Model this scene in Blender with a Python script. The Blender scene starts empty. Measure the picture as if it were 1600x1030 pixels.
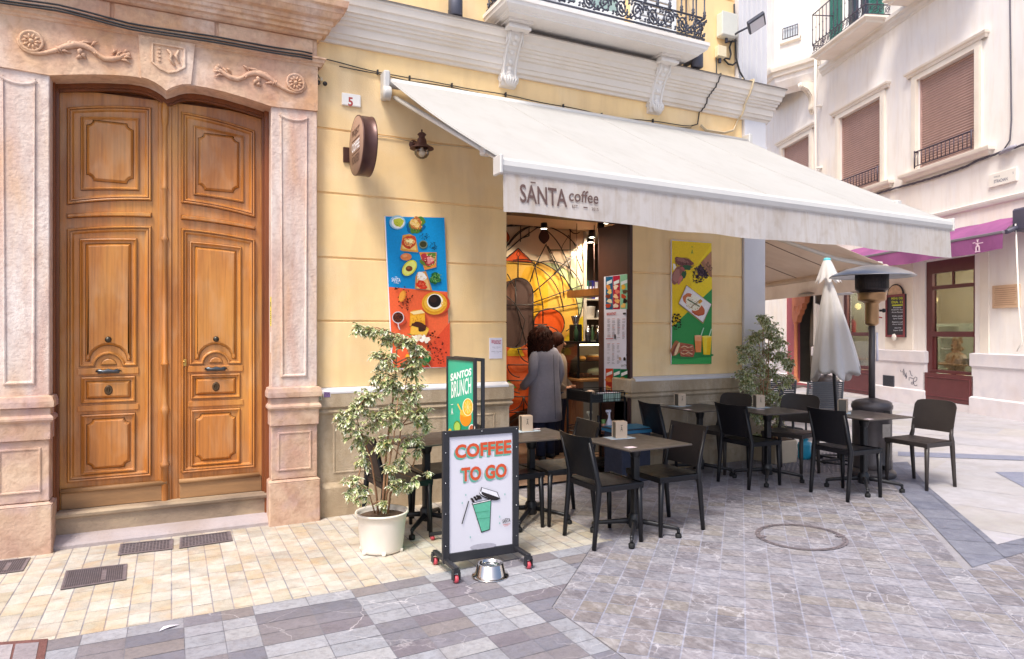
import bpy, bmesh, math, random
from mathutils import Vector, Matrix
from mathutils.geometry import tessellate_polygon
R = math.radians; PI = math.pi
random.seed(7)
scene = bpy.context.scene
COL = scene.collection

# ---------------------------------------------------------------- camera, sky, sun, exposure
F = 1067.0; CX = 800.0; HY = 519.0; EYE = 1.55; YAW = R(63.5)
cam_d = bpy.data.cameras.new('camera'); cam = bpy.data.objects.new('camera', cam_d); COL.objects.link(cam)
cam.location = (0, -6, EYE); cam.rotation_euler = (PI/2, 0, YAW - PI/2)
cam_d.sensor_width = 36; cam_d.lens = 36*F/1600
cam_d.shift_y = (HY-515)/1600.0
cam_d.clip_start = .05; cam_d.clip_end = 500
scene.camera = cam
SUN_EL, SUN_AZ = 58, 218       # azimuth (from +X, ccw) the light comes from
world = bpy.data.worlds.new('World'); scene.world = world; world.use_nodes = True
wn = world.node_tree.nodes; wl = world.node_tree.links
sky = wn.new('ShaderNodeTexSky'); sky.sky_type = 'NISHITA'; sky.sun_disc = False
sky.sun_elevation = R(SUN_EL); sky.sun_rotation = R(90-SUN_AZ); sky.air_density = .9; sky.dust_density = 3.5
wn['Background'].inputs['Strength'].default_value = .135
wl.new(sky.outputs[0], wn['Background'].inputs[0])
sd = bpy.data.lights.new('sun', 'SUN'); sun = bpy.data.objects.new('sun', sd); COL.objects.link(sun)
sd.energy = 2.05; sd.angle = R(16); sd.color = (1, .95, .86)
sv = Vector((math.cos(R(SUN_EL))*math.cos(R(SUN_AZ)), math.cos(R(SUN_EL))*math.sin(R(SUN_AZ)), math.sin(R(SUN_EL))))
sun.rotation_euler = sv.to_track_quat('Z', 'Y').to_euler()
scene.view_settings.view_transform = 'Standard'; scene.view_settings.look = 'None'
scene.view_settings.exposure = 0.90
scene.cycles.max_bounces = 8; scene.cycles.diffuse_bounces = 5; scene.cycles.transparent_max_bounces = 12

# ---------------------------------------------------------------- measured geometry of the place
FW = (math.cos(YAW), math.sin(YAW)); RT = (math.sin(YAW), -math.cos(YAW))
def ray(x):
    t = (x-CX)/F; return (FW[0]+RT[0]*t, FW[1]+RT[1]*t)
def gz(X): return max(-.044, min(.045, .02*(X-3.2)))          # the street rises gently to the right
def W(x, y, Y=0.):                                            # point of the cafe front (plane Y) -> X, Z
    d = ray(x); s = (Y+6)/d[1]; return (s*d[0], EYE-(y-HY)*s/F)
def G(x, y, h=0.):
    z = h
    for _ in range(8):
        s = (EYE-z)*F/(y-HY); d = ray(x); z = h+gz(s*d[0])
    return (s*d[0], -6+s*d[1], z)
A2 = R(248.9); U2 = (math.cos(A2), math.sin(A2)); N2 = (-U2[1], U2[0])
_d = ray(1522); O2 = (12.6*_d[0], -6+12.6*_d[1])
def B(x, y, off=0.):                                          # point of the white building's front -> u, z
    d = ray(x); ex = -O2[0]; ey = -6-O2[1]
    s = (off-(ex*N2[0]+ey*N2[1]))/(d[0]*N2[0]+d[1]*N2[1])
    return ((ex+s*d[0])*U2[0]+(ey+s*d[1])*U2[1], EYE-(y-HY)*s/F)

# ---------------------------------------------------------------- colours and materials
def hexc(h):
    h = h.lstrip('#'); v = [int(h[i:i+2], 16)/255 for i in (0, 2, 4)]
    return tuple(((c+.055)/1.055)**2.4 if c > .04045 else c/12.92 for c in v)
MATS = {}
def M(name, col=None, rough=.6, var=.12, scale=4., bump=0., bscale=60., metal=0., coat=0., stain=None, attr=False,
      stretch=(1, 1, 1), trans=0., spec=.5, emit=0., streak=None, alpha=1., veins=None):
    if name in MATS: return MATS[name]
    m = bpy.data.materials.new(name); m.use_nodes = True; nt = m.node_tree; N = nt.nodes; L = nt.links
    bs = N['Principled BSDF']; MATS[name] = m
    bs.inputs['Roughness'].default_value = rough; bs.inputs['Metallic'].default_value = metal
    bs.inputs['Coat Weight'].default_value = coat; bs.inputs['Coat Roughness'].default_value = .15
    bs.inputs['Specular IOR Level'].default_value = spec
    tc = N.new('ShaderNodeTexCoord'); mp = N.new('ShaderNodeMapping'); mp.inputs['Scale'].default_value = stretch
    L.new(tc.outputs['Object'], mp.inputs[0])
    if attr:
        a = N.new('ShaderNodeAttribute'); a.attribute_name = 'Col'; cur = a.outputs['Color']
    else:
        rgb = N.new('ShaderNodeRGB'); c = hexc(col) if isinstance(col, str) else col
        rgb.outputs[0].default_value = (*c, 1); cur = rgb.outputs[0]
    def mul(cur, fac_socket, lo, hi, a0=.3, a1=.7):
        mr = N.new('ShaderNodeMapRange'); L.new(fac_socket, mr.inputs[0])
        mr.inputs[1].default_value = a0; mr.inputs[2].default_value = a1
        mr.inputs[3].default_value = lo; mr.inputs[4].default_value = hi
        v = N.new('ShaderNodeVectorMath'); v.operation = 'SCALE'; L.new(cur, v.inputs[0]); L.new(mr.outputs[0], v.inputs['Scale'])
        return v.outputs[0]
    if var:
        n1 = N.new('ShaderNodeTexNoise'); n1.inputs['Scale'].default_value = scale; n1.inputs['Detail'].default_value = 8
        n1.inputs['Roughness'].default_value = .62; L.new(mp.outputs[0], n1.inputs['Vector'])
        cur = mul(cur, n1.outputs[0], 1-var, 1+var*.7)
    for st in ([stain] if stain and not isinstance(stain, list) else (stain or [])):
        sc, amt, ss = st[:3]
        mp2 = N.new('ShaderNodeMapping'); mp2.inputs['Scale'].default_value = st[3] if len(st) > 3 else (1, 1, 1)
        mp2.inputs['Location'].default_value = (3.1*len(N), 1.7, .3)
        L.new(tc.outputs['Object'], mp2.inputs[0])
        n2 = N.new('ShaderNodeTexNoise'); n2.inputs['Scale'].default_value = ss; n2.inputs['Detail'].default_value = 6
        n2.inputs['Distortion'].default_value = .4; L.new(mp2.outputs[0], n2.inputs['Vector'])
        mr = N.new('ShaderNodeMapRange'); L.new(n2.outputs[0], mr.inputs[0]); mr.inputs[1].default_value = .47; mr.inputs[2].default_value = .7
        mr.inputs[4].default_value = amt
        mx = N.new('ShaderNodeMix'); mx.data_type = 'RGBA'; L.new(mr.outputs[0], mx.inputs[0]); L.new(cur, mx.inputs[6])
        mx.inputs[7].default_value = (*hexc(sc), 1); cur = mx.outputs[2]
    if veins:
        vc, vs, vw, va = veins
        nz = N.new('ShaderNodeTexNoise'); nz.inputs['Scale'].default_value = vs*1.3; nz.inputs['Detail'].default_value = 5; L.new(mp.outputs[0], nz.inputs['Vector'])
        mxv = N.new('ShaderNodeVectorMath'); mxv.operation = 'MULTIPLY_ADD'; L.new(nz.outputs['Color'], mxv.inputs[0])
        mxv.inputs[1].default_value = (.45/vs*2,)*3; L.new(mp.outputs[0], mxv.inputs[2])
        vo = N.new('ShaderNodeTexVoronoi'); vo.feature = 'DISTANCE_TO_EDGE'; vo.inputs['Scale'].default_value = vs; L.new(mxv.outputs[0], vo.inputs['Vector'])
        mr = N.new('ShaderNodeMapRange'); L.new(vo.outputs['Distance'], mr.inputs[0]); mr.inputs[1].default_value = 0; mr.inputs[2].default_value = vw
        mr.inputs[3].default_value = va; mr.inputs[4].default_value = 0
        ng = N.new('ShaderNodeTexNoise'); ng.inputs['Scale'].default_value = vs*.45; ng.inputs['Detail'].default_value = 3; L.new(mp.outputs[0], ng.inputs['Vector'])
        mg = N.new('ShaderNodeMapRange'); L.new(ng.outputs[0], mg.inputs[0]); mg.inputs[1].default_value = .48; mg.inputs[2].default_value = .62
        mm = N.new('ShaderNodeMath'); mm.operation = 'MULTIPLY'; L.new(mr.outputs[0], mm.inputs[0]); L.new(mg.outputs[0], mm.inputs[1])
        mx = N.new('ShaderNodeMix'); mx.data_type = 'RGBA'; L.new(mm.outputs[0], mx.inputs[0]); L.new(cur, mx.inputs[6])
        mx.inputs[7].default_value = (*hexc(vc), 1); cur = mx.outputs[2]
    L.new(cur, bs.inputs['Base Color'])
    if rough > .12 and metal < .5:
        nr = N.new('ShaderNodeTexNoise'); nr.inputs['Scale'].default_value = scale*2.3; L.new(mp.outputs[0], nr.inputs['Vector'])
        mr = N.new('ShaderNodeMapRange'); L.new(nr.outputs[0], mr.inputs[0]); mr.inputs[3].default_value = max(.05, rough-.12); mr.inputs[4].default_value = min(1, rough+.12)
        L.new(mr.outputs[0], bs.inputs['Roughness'])
    if bump:
        n3 = N.new('ShaderNodeTexNoise'); n3.inputs['Scale'].default_value = bscale; n3.inputs['Detail'].default_value = 6
        L.new(mp.outputs[0], n3.inputs['Vector'])
        bp = N.new('ShaderNodeBump'); bp.inputs['Strength'].default_value = bump; bp.inputs['Distance'].default_value = .01
        L.new(n3.outputs[0], bp.inputs['Height']); L.new(bp.outputs[0], bs.inputs['Normal'])
    if emit:
        L.new(cur, bs.inputs['Emission Color']); bs.inputs['Emission Strength'].default_value = emit
    if trans:
        tr = N.new('ShaderNodeBsdfTranslucent'); L.new(cur, tr.inputs[0]); ms = N.new('ShaderNodeMixShader'); ms.inputs[0].default_value = trans
        out = N['Material Output']; L.new(bs.outputs[0], ms.inputs[1]); L.new(tr.outputs[0], ms.inputs[2]); L.new(ms.outputs[0], out.inputs[0])
    if alpha < 1:
        bs.inputs['Alpha'].default_value = alpha
    return m
def glass(name, tint='#ffffff', rough=.02, thru=.8):
    if name in MATS: return MATS[name]
    m = bpy.data.materials.new(name); m.use_nodes = True; N = m.node_tree.nodes; L = m.node_tree.links; MATS[name] = m
    for n in list(N):
        if n.type == 'BSDF_PRINCIPLED': N.remove(n)
    t = N.new('ShaderNodeBsdfTransparent'); t.inputs[0].default_value = (*hexc(tint), 1)
    g = N.new('ShaderNodeBsdfGlossy'); g.inputs['Roughness'].default_value = rough
    f = N.new('ShaderNodeFresnel'); f.inputs[0].default_value = 1.45
    mr = N.new('ShaderNodeMapRange'); L.new(f.outputs[0], mr.inputs[0]); mr.inputs[3].default_value = (1-thru)*.3; mr.inputs[4].default_value = .9
    ms = N.new('ShaderNodeMixShader'); L.new(mr.outputs[0], ms.inputs[0]); L.new(t.outputs[0], ms.inputs[1]); L.new(g.outputs[0], ms.inputs[2])
    L.new(ms.outputs[0], N['Material Output'].inputs[0]); return m

# ---------------------------------------------------------------- mesh builder
class MB:
    def __init__(s): s.v = []; s.f = []; s.mi = []; s.c = []; s.sm = []
    def add(s, vs, fs, mi=0, col=None, sm=False):
        o = len(s.v); s.v += [tuple(v) for v in vs]
        for f in fs:
            s.f.append([i+o for i in f]); s.mi.append(mi); s.c.append(col or (1, 1, 1)); s.sm.append(sm)
        return s
    def quad(s, a, b, c, d, mi=0, col=None): return s.add([a, b, c, d], [(0, 1, 2, 3)], mi, col)
    def box(s, x0, x1, y0, y1, z0, z1, mi=0, col=None, mat=None, bev=0.):
        if x0 > x1: x0, x1 = x1, x0
        if y0 > y1: y0, y1 = y1, y0
        if z0 > z1: z0, z1 = z1, z0
        b = min(bev, (x1-x0)*.45, (y1-y0)*.45, (z1-z0)*.45)
        if b <= 0:
            vs = [(x, y, z) for x in (x0, x1) for y in (y0, y1) for z in (z0, z1)]
            fs = [(0, 1, 3, 2), (4, 6, 7, 5), (0, 4, 5, 1), (2, 3, 7, 6), (0, 2, 6, 4), (1, 5, 7, 3)]
        else:
            vs = []; fs = []; idx = {}
            for i, (X, sx) in enumerate(((x0, 1), (x1, -1))):
                for j, (Y, sy) in enumerate(((y0, 1), (y1, -1))):
                    for k, (Z, sz) in enumerate(((z0, 1), (z1, -1))):
                        idx[i, j, k] = (len(vs), len(vs)+1, len(vs)+2)
                        vs += [(X, Y+sy*b, Z+sz*b), (X+sx*b, Y, Z+sz*b), (X+sx*b, Y+sy*b, Z)]
            for i in (0, 1): fs.append([idx[i, j, k][0] for j, k in ((0, 0), (0, 1), (1, 1), (1, 0))][::(1 if i == 0 else -1)])
            for j in (0, 1): fs.append([idx[i, j, k][1] for i, k in ((0, 0), (1, 0), (1, 1), (0, 1))][::(1 if j == 0 else -1)])
            for k in (0, 1): fs.append([idx[i, j, k][2] for i, j in ((0, 0), (0, 1), (1, 1), (1, 0))][::(1 if k == 0 else -1)])
            for j in (0, 1):
                for k in (0, 1): fs.append([idx[0, j, k][1], idx[1, j, k][1], idx[1, j, k][2], idx[0, j, k][2]])
            for i in (0, 1):
                for k in (0, 1): fs.append([idx[i, 0, k][0], idx[i, 1, k][0], idx[i, 1, k][2], idx[i, 0, k][2]])
                for j in (0, 1): fs.append([idx[i, j, 0][0], idx[i, j, 1][0], idx[i, j, 1][1], idx[i, j, 0][1]])
            for i in (0, 1):
                for j in (0, 1):
                    for k in (0, 1): fs.append(list(idx[i, j, k]))
        if mat is not None: vs = [tuple(mat @ Vector(v)) for v in vs]
        return s.add(vs, fs, mi, col)
    def prism(s, poly, y0, y1, mi=0, axis='y', mat=None, col=None, sm=False):   # polygon in XZ (axis y), XY (axis z) or YZ (axis x)
        n = len(poly)
        def P(p, t): return (p[0], t, p[1]) if axis == 'y' else ((p[0], p[1], t) if axis == 'z' else (t, p[0], p[1]))
        vs = [P(p, y0) for p in poly]+[P(p, y1) for p in poly]
        if mat is not None: vs = [tuple(mat @ Vector(v)) for v in vs]
        s.add(vs, [list(range(n)), list(range(2*n-1, n-1, -1))], mi, col)
        o = len(s.v)-2*n
        for i in range(n):
            j = (i+1) % n; s.f.append([o+i, o+j, o+n+j, o+n+i]); s.mi.append(mi); s.c.append(col or (1, 1, 1)); s.sm.append(sm)
        return s
    def tube(s, pts, r, seg=8, mi=0, col=None, cap=True, flat=1., up=None, sm=True):
        pts = [Vector(p) for p in pts]; n = len(pts); rs = r if isinstance(r, (list, tuple)) else [r]*n
        vs = []; prev = None
        for i, p in enumerate(pts):
            t = (pts[min(i+1, n-1)]-pts[max(i-1, 0)])
            t = t.normalized() if t.length > 1e-9 else Vector((0, 0, 1))
            if up is not None:
                a = Vector(up) - t*t.dot(Vector(up))
                if a.length < 1e-5: a = t.orthogonal()
                a.normalize()
            elif prev is None: a = t.orthogonal().normalized()
            else:
                a = prev - t*t.dot(prev)
                a = a.normalized() if a.length > 1e-5 else t.orthogonal().normalized()
            prev = a; b = t.cross(a)
            for k in range(seg):
                an = 2*PI*k/seg; vs.append(p + a*(math.cos(an)*rs[i]*flat) + b*(math.sin(an)*rs[i]))
        fs = [(i*seg+k, i*seg+(k+1) % seg, (i+1)*seg+(k+1) % seg, (i+1)*seg+k) for i in range(n-1) for k in range(seg)]
        s.add(vs, fs, mi, col, sm)
        if cap: 
            o = len(s.v)-len(vs)
            s.f += [[o+k for k in range(seg)][::-1], [o+(n-1)*seg+k for k in range(seg)]]; s.mi += [mi, mi]; s.c += [col or (1, 1, 1)]*2; s.sm += [False, False]
        return s
    def lathe(s, prof, c=(0, 0, 0), seg=24, mi=0, col=None, axis='z', sc=(1, 1), sm=True, mat=None, jit=None):
        vs = []; n = len(prof)
        for (r, h) in prof:
            for k in range(seg):
                a = 2*PI*k/seg; rr = r*(jit(a, h) if jit else 1); x = math.cos(a)*rr*sc[0]; y = math.sin(a)*rr*sc[1]
                p = (x, y, h) if axis == 'z' else ((x, h, y) if axis == 'y' else (h, x, y))
                p = Vector(p)
                if mat is not None: p = mat @ p
                vs.append((p[0]+c[0], p[1]+c[1], p[2]+c[2]))
        fs = [(i*seg+k, i*seg+(k+1) % seg, (i+1)*seg+(k+1) % seg, (i+1)*seg+k) for i in range(n-1) for k in range(seg)]
        s.add(vs, fs, mi, col, sm)
        return s
    def ball(s, c, r, seg=12, rings=8, mi=0, col=None, sc=(1, 1, 1), mat=None):
        vs = []; 
        for i in range(rings+1):
            t = PI*i/rings
            for k in range(seg):
                a = 2*PI*k/seg; p = Vector((math.sin(t)*math.cos(a)*r*sc[0], math.sin(t)*math.sin(a)*r*sc[1], math.cos(t)*r*sc[2]))
                if mat is not None: p = mat @ p
                vs.append((p[0]+c[0], p[1]+c[1], p[2]+c[2]))
        fs = [(i*seg+k, i*seg+(k+1) % seg, (i+1)*seg+(k+1) % seg, (i+1)*seg+k) for i in range(rings) for k in range(seg)]
        return s.add(vs, fs, mi, col, True)
    def molding(s, path, prof, mi=0, closed=False, cap=True):    # path in XY, profile (out, z); out = right of the travel direction
        n = len(path); P = [Vector((p[0], p[1])) for p in path]; vs = []
        for i in range(n):
            ds = []
            if i > 0 or closed: ds.append((P[i]-P[i-1]).normalized())
            if i < n-1 or closed: ds.append((P[(i+1) % n]-P[i]).normalized())
            ns = [Vector((d.y, -d.x)) for d in ds]
            if len(ns) == 2:
                b = ns[0]+ns[1]; b = b/(1+ns[0].dot(ns[1]))
            else: b = ns[0]
            for (o, z) in prof: vs.append((P[i].x+b.x*o, P[i].y+b.y*o, z))
        m = len(prof); fs = []
        for i in range(n if closed else n-1):
            j = (i+1) % n
            for k in range(m-1): fs.append((i*m+k, j*m+k, j*m+k+1, i*m+k+1))
        s.add(vs, fs, mi)
        if cap and not closed:
            o = len(s.v)-len(vs)
            for i in (0, n-1):
                b0 = o+i*m; s.f.append([b0+k for k in range(m)]); s.mi.append(mi); s.c.append((1, 1, 1)); s.sm.append(False)
        return s
    def field(s, outer, holes, y, mi=0):                         # flat XZ face with holes
        lp = [[Vector((p[0], p[1], 0)) for p in r] for r in [outer]+holes]; fl = [p for r in lp for p in r]
        return s.add([(p.x, y, p.y) for p in fl], [tuple(t) for t in tessellate_polygon(lp)], mi)
    def relief(s, poly, prof, mi=0, cap=True, mi_cap=None):      # XZ polygon, rings (inset, y)
        rings = [[(p[0], y, p[1]) for p in inset(poly, d)] for d, y in prof]; n = len(poly); vs = [p for r in rings for p in r]
        fs = [(i*n+k, i*n+(k+1) % n, (i+1)*n+(k+1) % n, (i+1)*n+k) for i in range(len(rings)-1) for k in range(n)]
        s.add(vs, fs, mi)
        if cap:
            o = len(s.v)-n; s.f.append([o+k for k in range(n)]); s.mi.append(mi if mi_cap is None else mi_cap); s.c.append((1, 1, 1)); s.sm.append(False)
        return s
    def xf(s, mat, start=0):
        for i in range(start, len(s.v)): s.v[i] = tuple(mat @ Vector(s.v[i]))
        return s
    def build(s, name, mats, parent=None, world=True):
        me = bpy.data.meshes.new(name)
        F_, MI, C_, SM = [], [], [], []
        for f, a, b, c in zip(s.f, s.mi, s.c, s.sm):
            if len(f) > 4:
                for t in tessellate_polygon([[Vector(s.v[i]) for i in f]]): F_.append([f[i] for i in t]); MI.append(a); C_.append(b); SM.append(c)
            else: F_.append(f); MI.append(a); C_.append(b); SM.append(c)
        s.f, s.mi, s.c, s.sm = F_, MI, C_, SM
        me.from_pydata([tuple(v) for v in s.v], [], s.f)
        for m in (mats if isinstance(mats, (list, tuple)) else [mats]): me.materials.append(M(m) if isinstance(m, str) else m)
        me.polygons.foreach_set('material_index', s.mi); me.polygons.foreach_set('use_smooth', s.sm)
        if any(c != (1, 1, 1) for c in s.c):
            ca = me.color_attributes.new('Col', 'FLOAT_COLOR', 'CORNER'); buf = []
            for p, c in zip(me.polygons, s.c): buf += [c[0], c[1], c[2], 1.]*p.loop_total
            ca.data.foreach_set('color', buf)
        bm = bmesh.new(); bm.from_mesh(me); bmesh.ops.recalc_face_normals(bm, faces=bm.faces[:])
        bm.to_mesh(me); bm.free(); me.update()
        o = bpy.data.objects.new(name, me); COL.objects.link(o)
        if parent is not None:
            o.parent = parent
            if world and parent.type == 'EMPTY': o.location = (-parent.location[0], -parent.location[1], -parent.location[2])
        return o
def inset(poly, d):
    n = len(poly)
    if d == 0: return list(poly)
    ar = sum(poly[i][0]*poly[(i+1) % n][1]-poly[(i+1) % n][0]*poly[i][1] for i in range(n)); sg = 1 if ar > 0 else -1
    out = []
    for i in range(n):
        a, b, c = Vector(poly[i-1]), Vector(poly[i]), Vector(poly[(i+1) % n])
        e1 = (b-a).normalized(); e2 = (c-b).normalized(); n1 = Vector((-e1.y, e1.x))*sg; n2 = Vector((-e2.y, e2.x))*sg
        k = n1+n2; q = max(.35, 1+n1.dot(n2)); p = b+k/q*d; out.append((p.x, p.y))
    return out
def clip(poly, region):                                          # Sutherland-Hodgman, region convex ccw
    out = poly
    for i in range(len(region)):
        a = region[i]; b = region[(i+1) % len(region)]; inp = out; out = []
        if not inp: return []
        side = lambda p: (b[0]-a[0])*(p[1]-a[1])-(b[1]-a[1])*(p[0]-a[0])
        for j in range(len(inp)):
            p, q = inp[j-1], inp[j]; sp, sq = side(p), side(q)
            if (sp >= 0) != (sq >= 0):
                t = sp/(sp-sq); out.append((p[0]+(q[0]-p[0])*t, p[1]+(q[1]-p[1])*t))
            if sq >= 0: out.append(q)
    return out
def arc(cx, cz, r, a0, a1, n, r2=None): return [(cx+r*math.cos(R(a0+(a1-a0)*i/n)), cz+(r2 or r)*math.sin(R(a0+(a1-a0)*i/n))) for i in range(n+1)]

# ---------------------------------------------------------------- things and parts
def tag(o, label=None, cat=None, group=None, kind=None):
    if label: o['label'] = label
    if cat: o['category'] = cat
    if group: o['group'] = group
    if kind: o['kind'] = kind
    return o
def thing(name, label, cat, loc=(0, 0, 0), rz=0., group=None):
    o = bpy.data.objects.new(name, None); COL.objects.link(o); o.empty_display_size = .1
    o.location = loc; o.rotation_euler = (0, 0, rz); return tag(o, label, cat, group)
def dup(root, loc, rz, label, group=None):
    r = root.copy(); COL.objects.link(r); r.location = loc; r.rotation_euler = (0, 0, rz); r['label'] = label
    if group: r['group'] = group
    for ch in list(root.children):
        c = ch.copy(); COL.objects.link(c); c.parent = r
        for g in list(ch.children):
            d = g.copy(); COL.objects.link(d); d.parent = c
    return r
_tc = {}
def text2d(string, shear=0., bold=.0):
    k = (string, shear, bold)
    if k in _tc: return _tc[k]
    cu = bpy.data.curves.new('t', 'FONT'); cu.body = string; cu.shear = shear; cu.offset = bold; cu.resolution_u = 3; cu.align_x = 'CENTER'
    ob = bpy.data.objects.new('t', cu); COL.objects.link(ob)
    dg = bpy.context.evaluated_depsgraph_get(); me = bpy.data.meshes.new_from_object(ob.evaluated_get(dg))
    v = [(p.co.x, p.co.y) for p in me.vertices]; f = [list(p.vertices) for p in me.polygons]
    bpy.data.objects.remove(ob); bpy.data.curves.remove(cu); bpy.data.meshes.remove(me)
    x0 = min(p[0] for p in v); x1 = max(p[0] for p in v); y0 = min(p[1] for p in v); y1 = max(p[1] for p in v)
    _tc[k] = ([((p[0]-x0)/(x1-x0), (p[1]-y0)/(y1-y0)) for p in v], f); return _tc[k]
class Dec:                                                       # flat printing, drawn in photo coordinates mapped on its real plane
    def __init__(s, plane, off=.0): s.mb = MB(); s.pl = plane; s.k = 0; s.off = off
    def P(s, p, k): return s.pl(p[0], p[1], s.off-.00025*k)
    def poly(s, pts, col, lift=True):
        if lift: s.k += 1
        s.mb.add([s.P(p, s.k) for p in pts], [list(range(len(pts)))], 0, hexc(col)); return s
    def ell(s, cx, cy, rx, ry, col, rot=0, n=20, a0=0, a1=360):
        c, sn = math.cos(R(rot)), math.sin(R(rot)); pts = []
        m = n if a1-a0 >= 360 else n+1
        for i in range(m):
            a = R(a0+(a1-a0)*i/n); x = rx*math.cos(a); y = ry*math.sin(a); pts.append((cx+x*c-y*sn, cy+x*sn+y*c))
        return s.poly(pts, col)
    def line(s, pts, w, col, lift=True):
        if lift: s.k += 1
        L = []; Rr = []
        for i, p in enumerate(pts):
            a = Vector(pts[max(0, i-1)]); b = Vector(pts[min(len(pts)-1, i+1)]); d = (b-a)
            d = d.normalized() if d.length > 0 else Vector((1, 0)); nn = Vector((-d.y, d.x))*w/2
            L.append((p[0]+nn.x, p[1]+nn.y)); Rr.append((p[0]-nn.x, p[1]-nn.y))
        vs = [s.P(p, s.k) for p in L]+[s.P(p, s.k) for p in Rr]; n = len(pts)
        s.mb.add(vs, [(i, i+1, n+i+1, n+i) for i in range(n-1)], 0, hexc(col)); return s
    def ring(s, cx, cy, rx, ry, w, col, a0=0, a1=360, n=28):
        return s.line([(cx+rx*math.cos(R(a0+(a1-a0)*i/n)), cy+ry*math.sin(R(a0+(a1-a0)*i/n))) for i in range(n+1)], w, col)
    def text(s, string, bl, br, h, col, shear=0., bold=0., up=None):
        vs, fs = text2d(string, shear, bold); s.k += 1; up = up or (0, -h)
        s.mb.add([s.P((bl[0]+(br[0]-bl[0])*u+up[0]*v, bl[1]+(br[1]-bl[1])*u+up[1]*v), s.k) for u, v in vs], fs, 0, hexc(col)); return s
    def dots(s, cx, cy, rx, ry, n, r, col, seed=1, rot=0):
        rd = random.Random(seed); s.k += 1
        for i in range(n):
            a = rd.random()*6.28; q = math.sqrt(rd.random()); x = rx*q*math.cos(a); y = ry*q*math.sin(a); c, sn = math.cos(R(rot)), math.sin(R(rot))
            X = cx+x*c-y*sn; Y = cy+x*sn+y*c; rr = r*(.7+.6*rd.random()); b = rd.random()*3; f = .55+.4*rd.random()
            s.mb.add([s.P((X+rr*math.cos(b)*math.cos(t*1.05)-f*rr*math.sin(b)*math.sin(t*1.05), Y+rr*math.sin(b)*math.cos(t*1.05)+f*rr*math.cos(b)*math.sin(t*1.05)), s.k) for t in range(6)], [list(range(6))], 0, hexc(col))
        return s
    def blob(s, cx, cy, rx, ry, col, seed=1, rot=0, amp=.18, n=22):
        rd = random.Random(seed); ph = [rd.random()*6.28 for _ in range(4)]; c, sn = math.cos(R(rot)), math.sin(R(rot)); pts = []
        for i in range(n):
            a = 2*PI*i/n; k = 1+amp*(.5*math.sin(2*a+ph[0])+.4*math.sin(3*a+ph[1])+.3*math.sin(5*a+ph[2])+.25*math.sin(8*a+ph[3]))
            x = rx*k*math.cos(a); y = ry*k*math.sin(a); pts.append((cx+x*c-y*sn, cy+x*sn+y*c))
        return s.poly(pts, col)
    def build(s, name, parent, world=True, mat='print'): return s.mb.build(name, mat, parent, world)
def planeY(Y): return lambda x, y, o: (W(x, y, Y+o)[0], Y+o, W(x, y, Y+o)[1])
def planeB(off): return lambda x, y, o: (B(x, y, off+o)[0], off+o, B(x, y, off+o)[1])

# palette
M('print', attr=True, rough=.45, var=.10, scale=60, spec=.3)
M('leaf', attr=True, rough=.42, var=.15, scale=8, trans=.25)
M('plaster_yellow', '#f7d59c', .85, .05, 1.6, .3, 90, stain=[('#ecc99a', .4, .9), ('#f6e2c0', .4, 2.2), ('#e0c092', .2, 7), ('#c9a67c', .28, 4, (1.6, 1.6, .22))])
M('plaster_pale', '#efe0bf', .85, .05, 2., .2, 90, stain=('#e6c993', .4, 1.2))
M('plaster_white', '#f3eeea', .8, .04, 1.5, .15, 80, stain=[('#efe0cd', .5, .7), ('#e3e0e4', .45, 3., (1, 1, .3)), ('#dbcfc3', .3, 6, (1.6, 1.6, .25))])
M('trim_cream', '#e0d6ca', .7, .05, 3, .2, 60, stain=('#cdbca6', .4, 1.5))
M('trim_pale', '#ede4d8', .7, .05, 3, .2, 60, stain=('#dccab4', .4, 1.6, (1, 1, .5)))
M('trim_white', '#e3ded9', .7, .05, 3, .2, 60, stain=('#cfc4b6', .45, 1.6, (1, 1, .5)))
M('pilaster_paint', '#d2d0d3', .6, .04, 3, .1, 60)
M('dado_stone', '#b7a48a', .8, .12, 5, .4, 70, stain=[('#937c60', .7, 1.6, (1, 1, .5)), ('#d0c3b2', .6, 2.6, (1, 1, .4)), ('#7d6a54', .4, 9, (1, 1, .25)), ('#a08a6e', .5, 22)])
M('stone_portal', '#d9b697', .75, .12, 3.5, .5, 45, stain=[('#c08a74', .6, 2.0, (1, 1, .7)), ('#e6d3c6', .8, 2.1, (1, 1, .5)), ('#c68f58', .6, 3.0), ('#9f7264', .35, 8), ('#8d6a56', .3, 22)])
M('stone_portal_light', '#d8c4b8', .75, .12, 4.5, .5, 45, stain=[('#c2917c', .7, 3.4, (1.6, 1, .25)), ('#d8ab7c', .6, 3.0, (1.8, 1, .35)), ('#e6dcd6', .7, 2.6, (1.3, 1, .3)), ('#ab8f88', .4, 11, (1, 1, .35)), ('#9a7a6c', .3, 26)])
M('stone_portal_base', '#c4a28c', .78, .12, 4, .5, 40, stain=[('#ab7c6e', .5, 3.0, (1, 1, .6)), ('#dcc4a8', .8, 3.2, (1, 1, .5)), ('#b39ba6', .6, 3.6), ('#8f6a54', .4, 14), ('#b08a66', .25, 6)])
M('step_stone', '#a99ea0', .75, .1, 5, .4, 60, stain=('#8e7864', .4, 2.5))
M('sill_stone', '#9a8672', .8, .16, 6, .5, 40, stain=[('#5f4f40', .7, 3, (.5, 1, 1)), ('#c2ac8c', .5, 4, (.5, 1, 2))])
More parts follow.
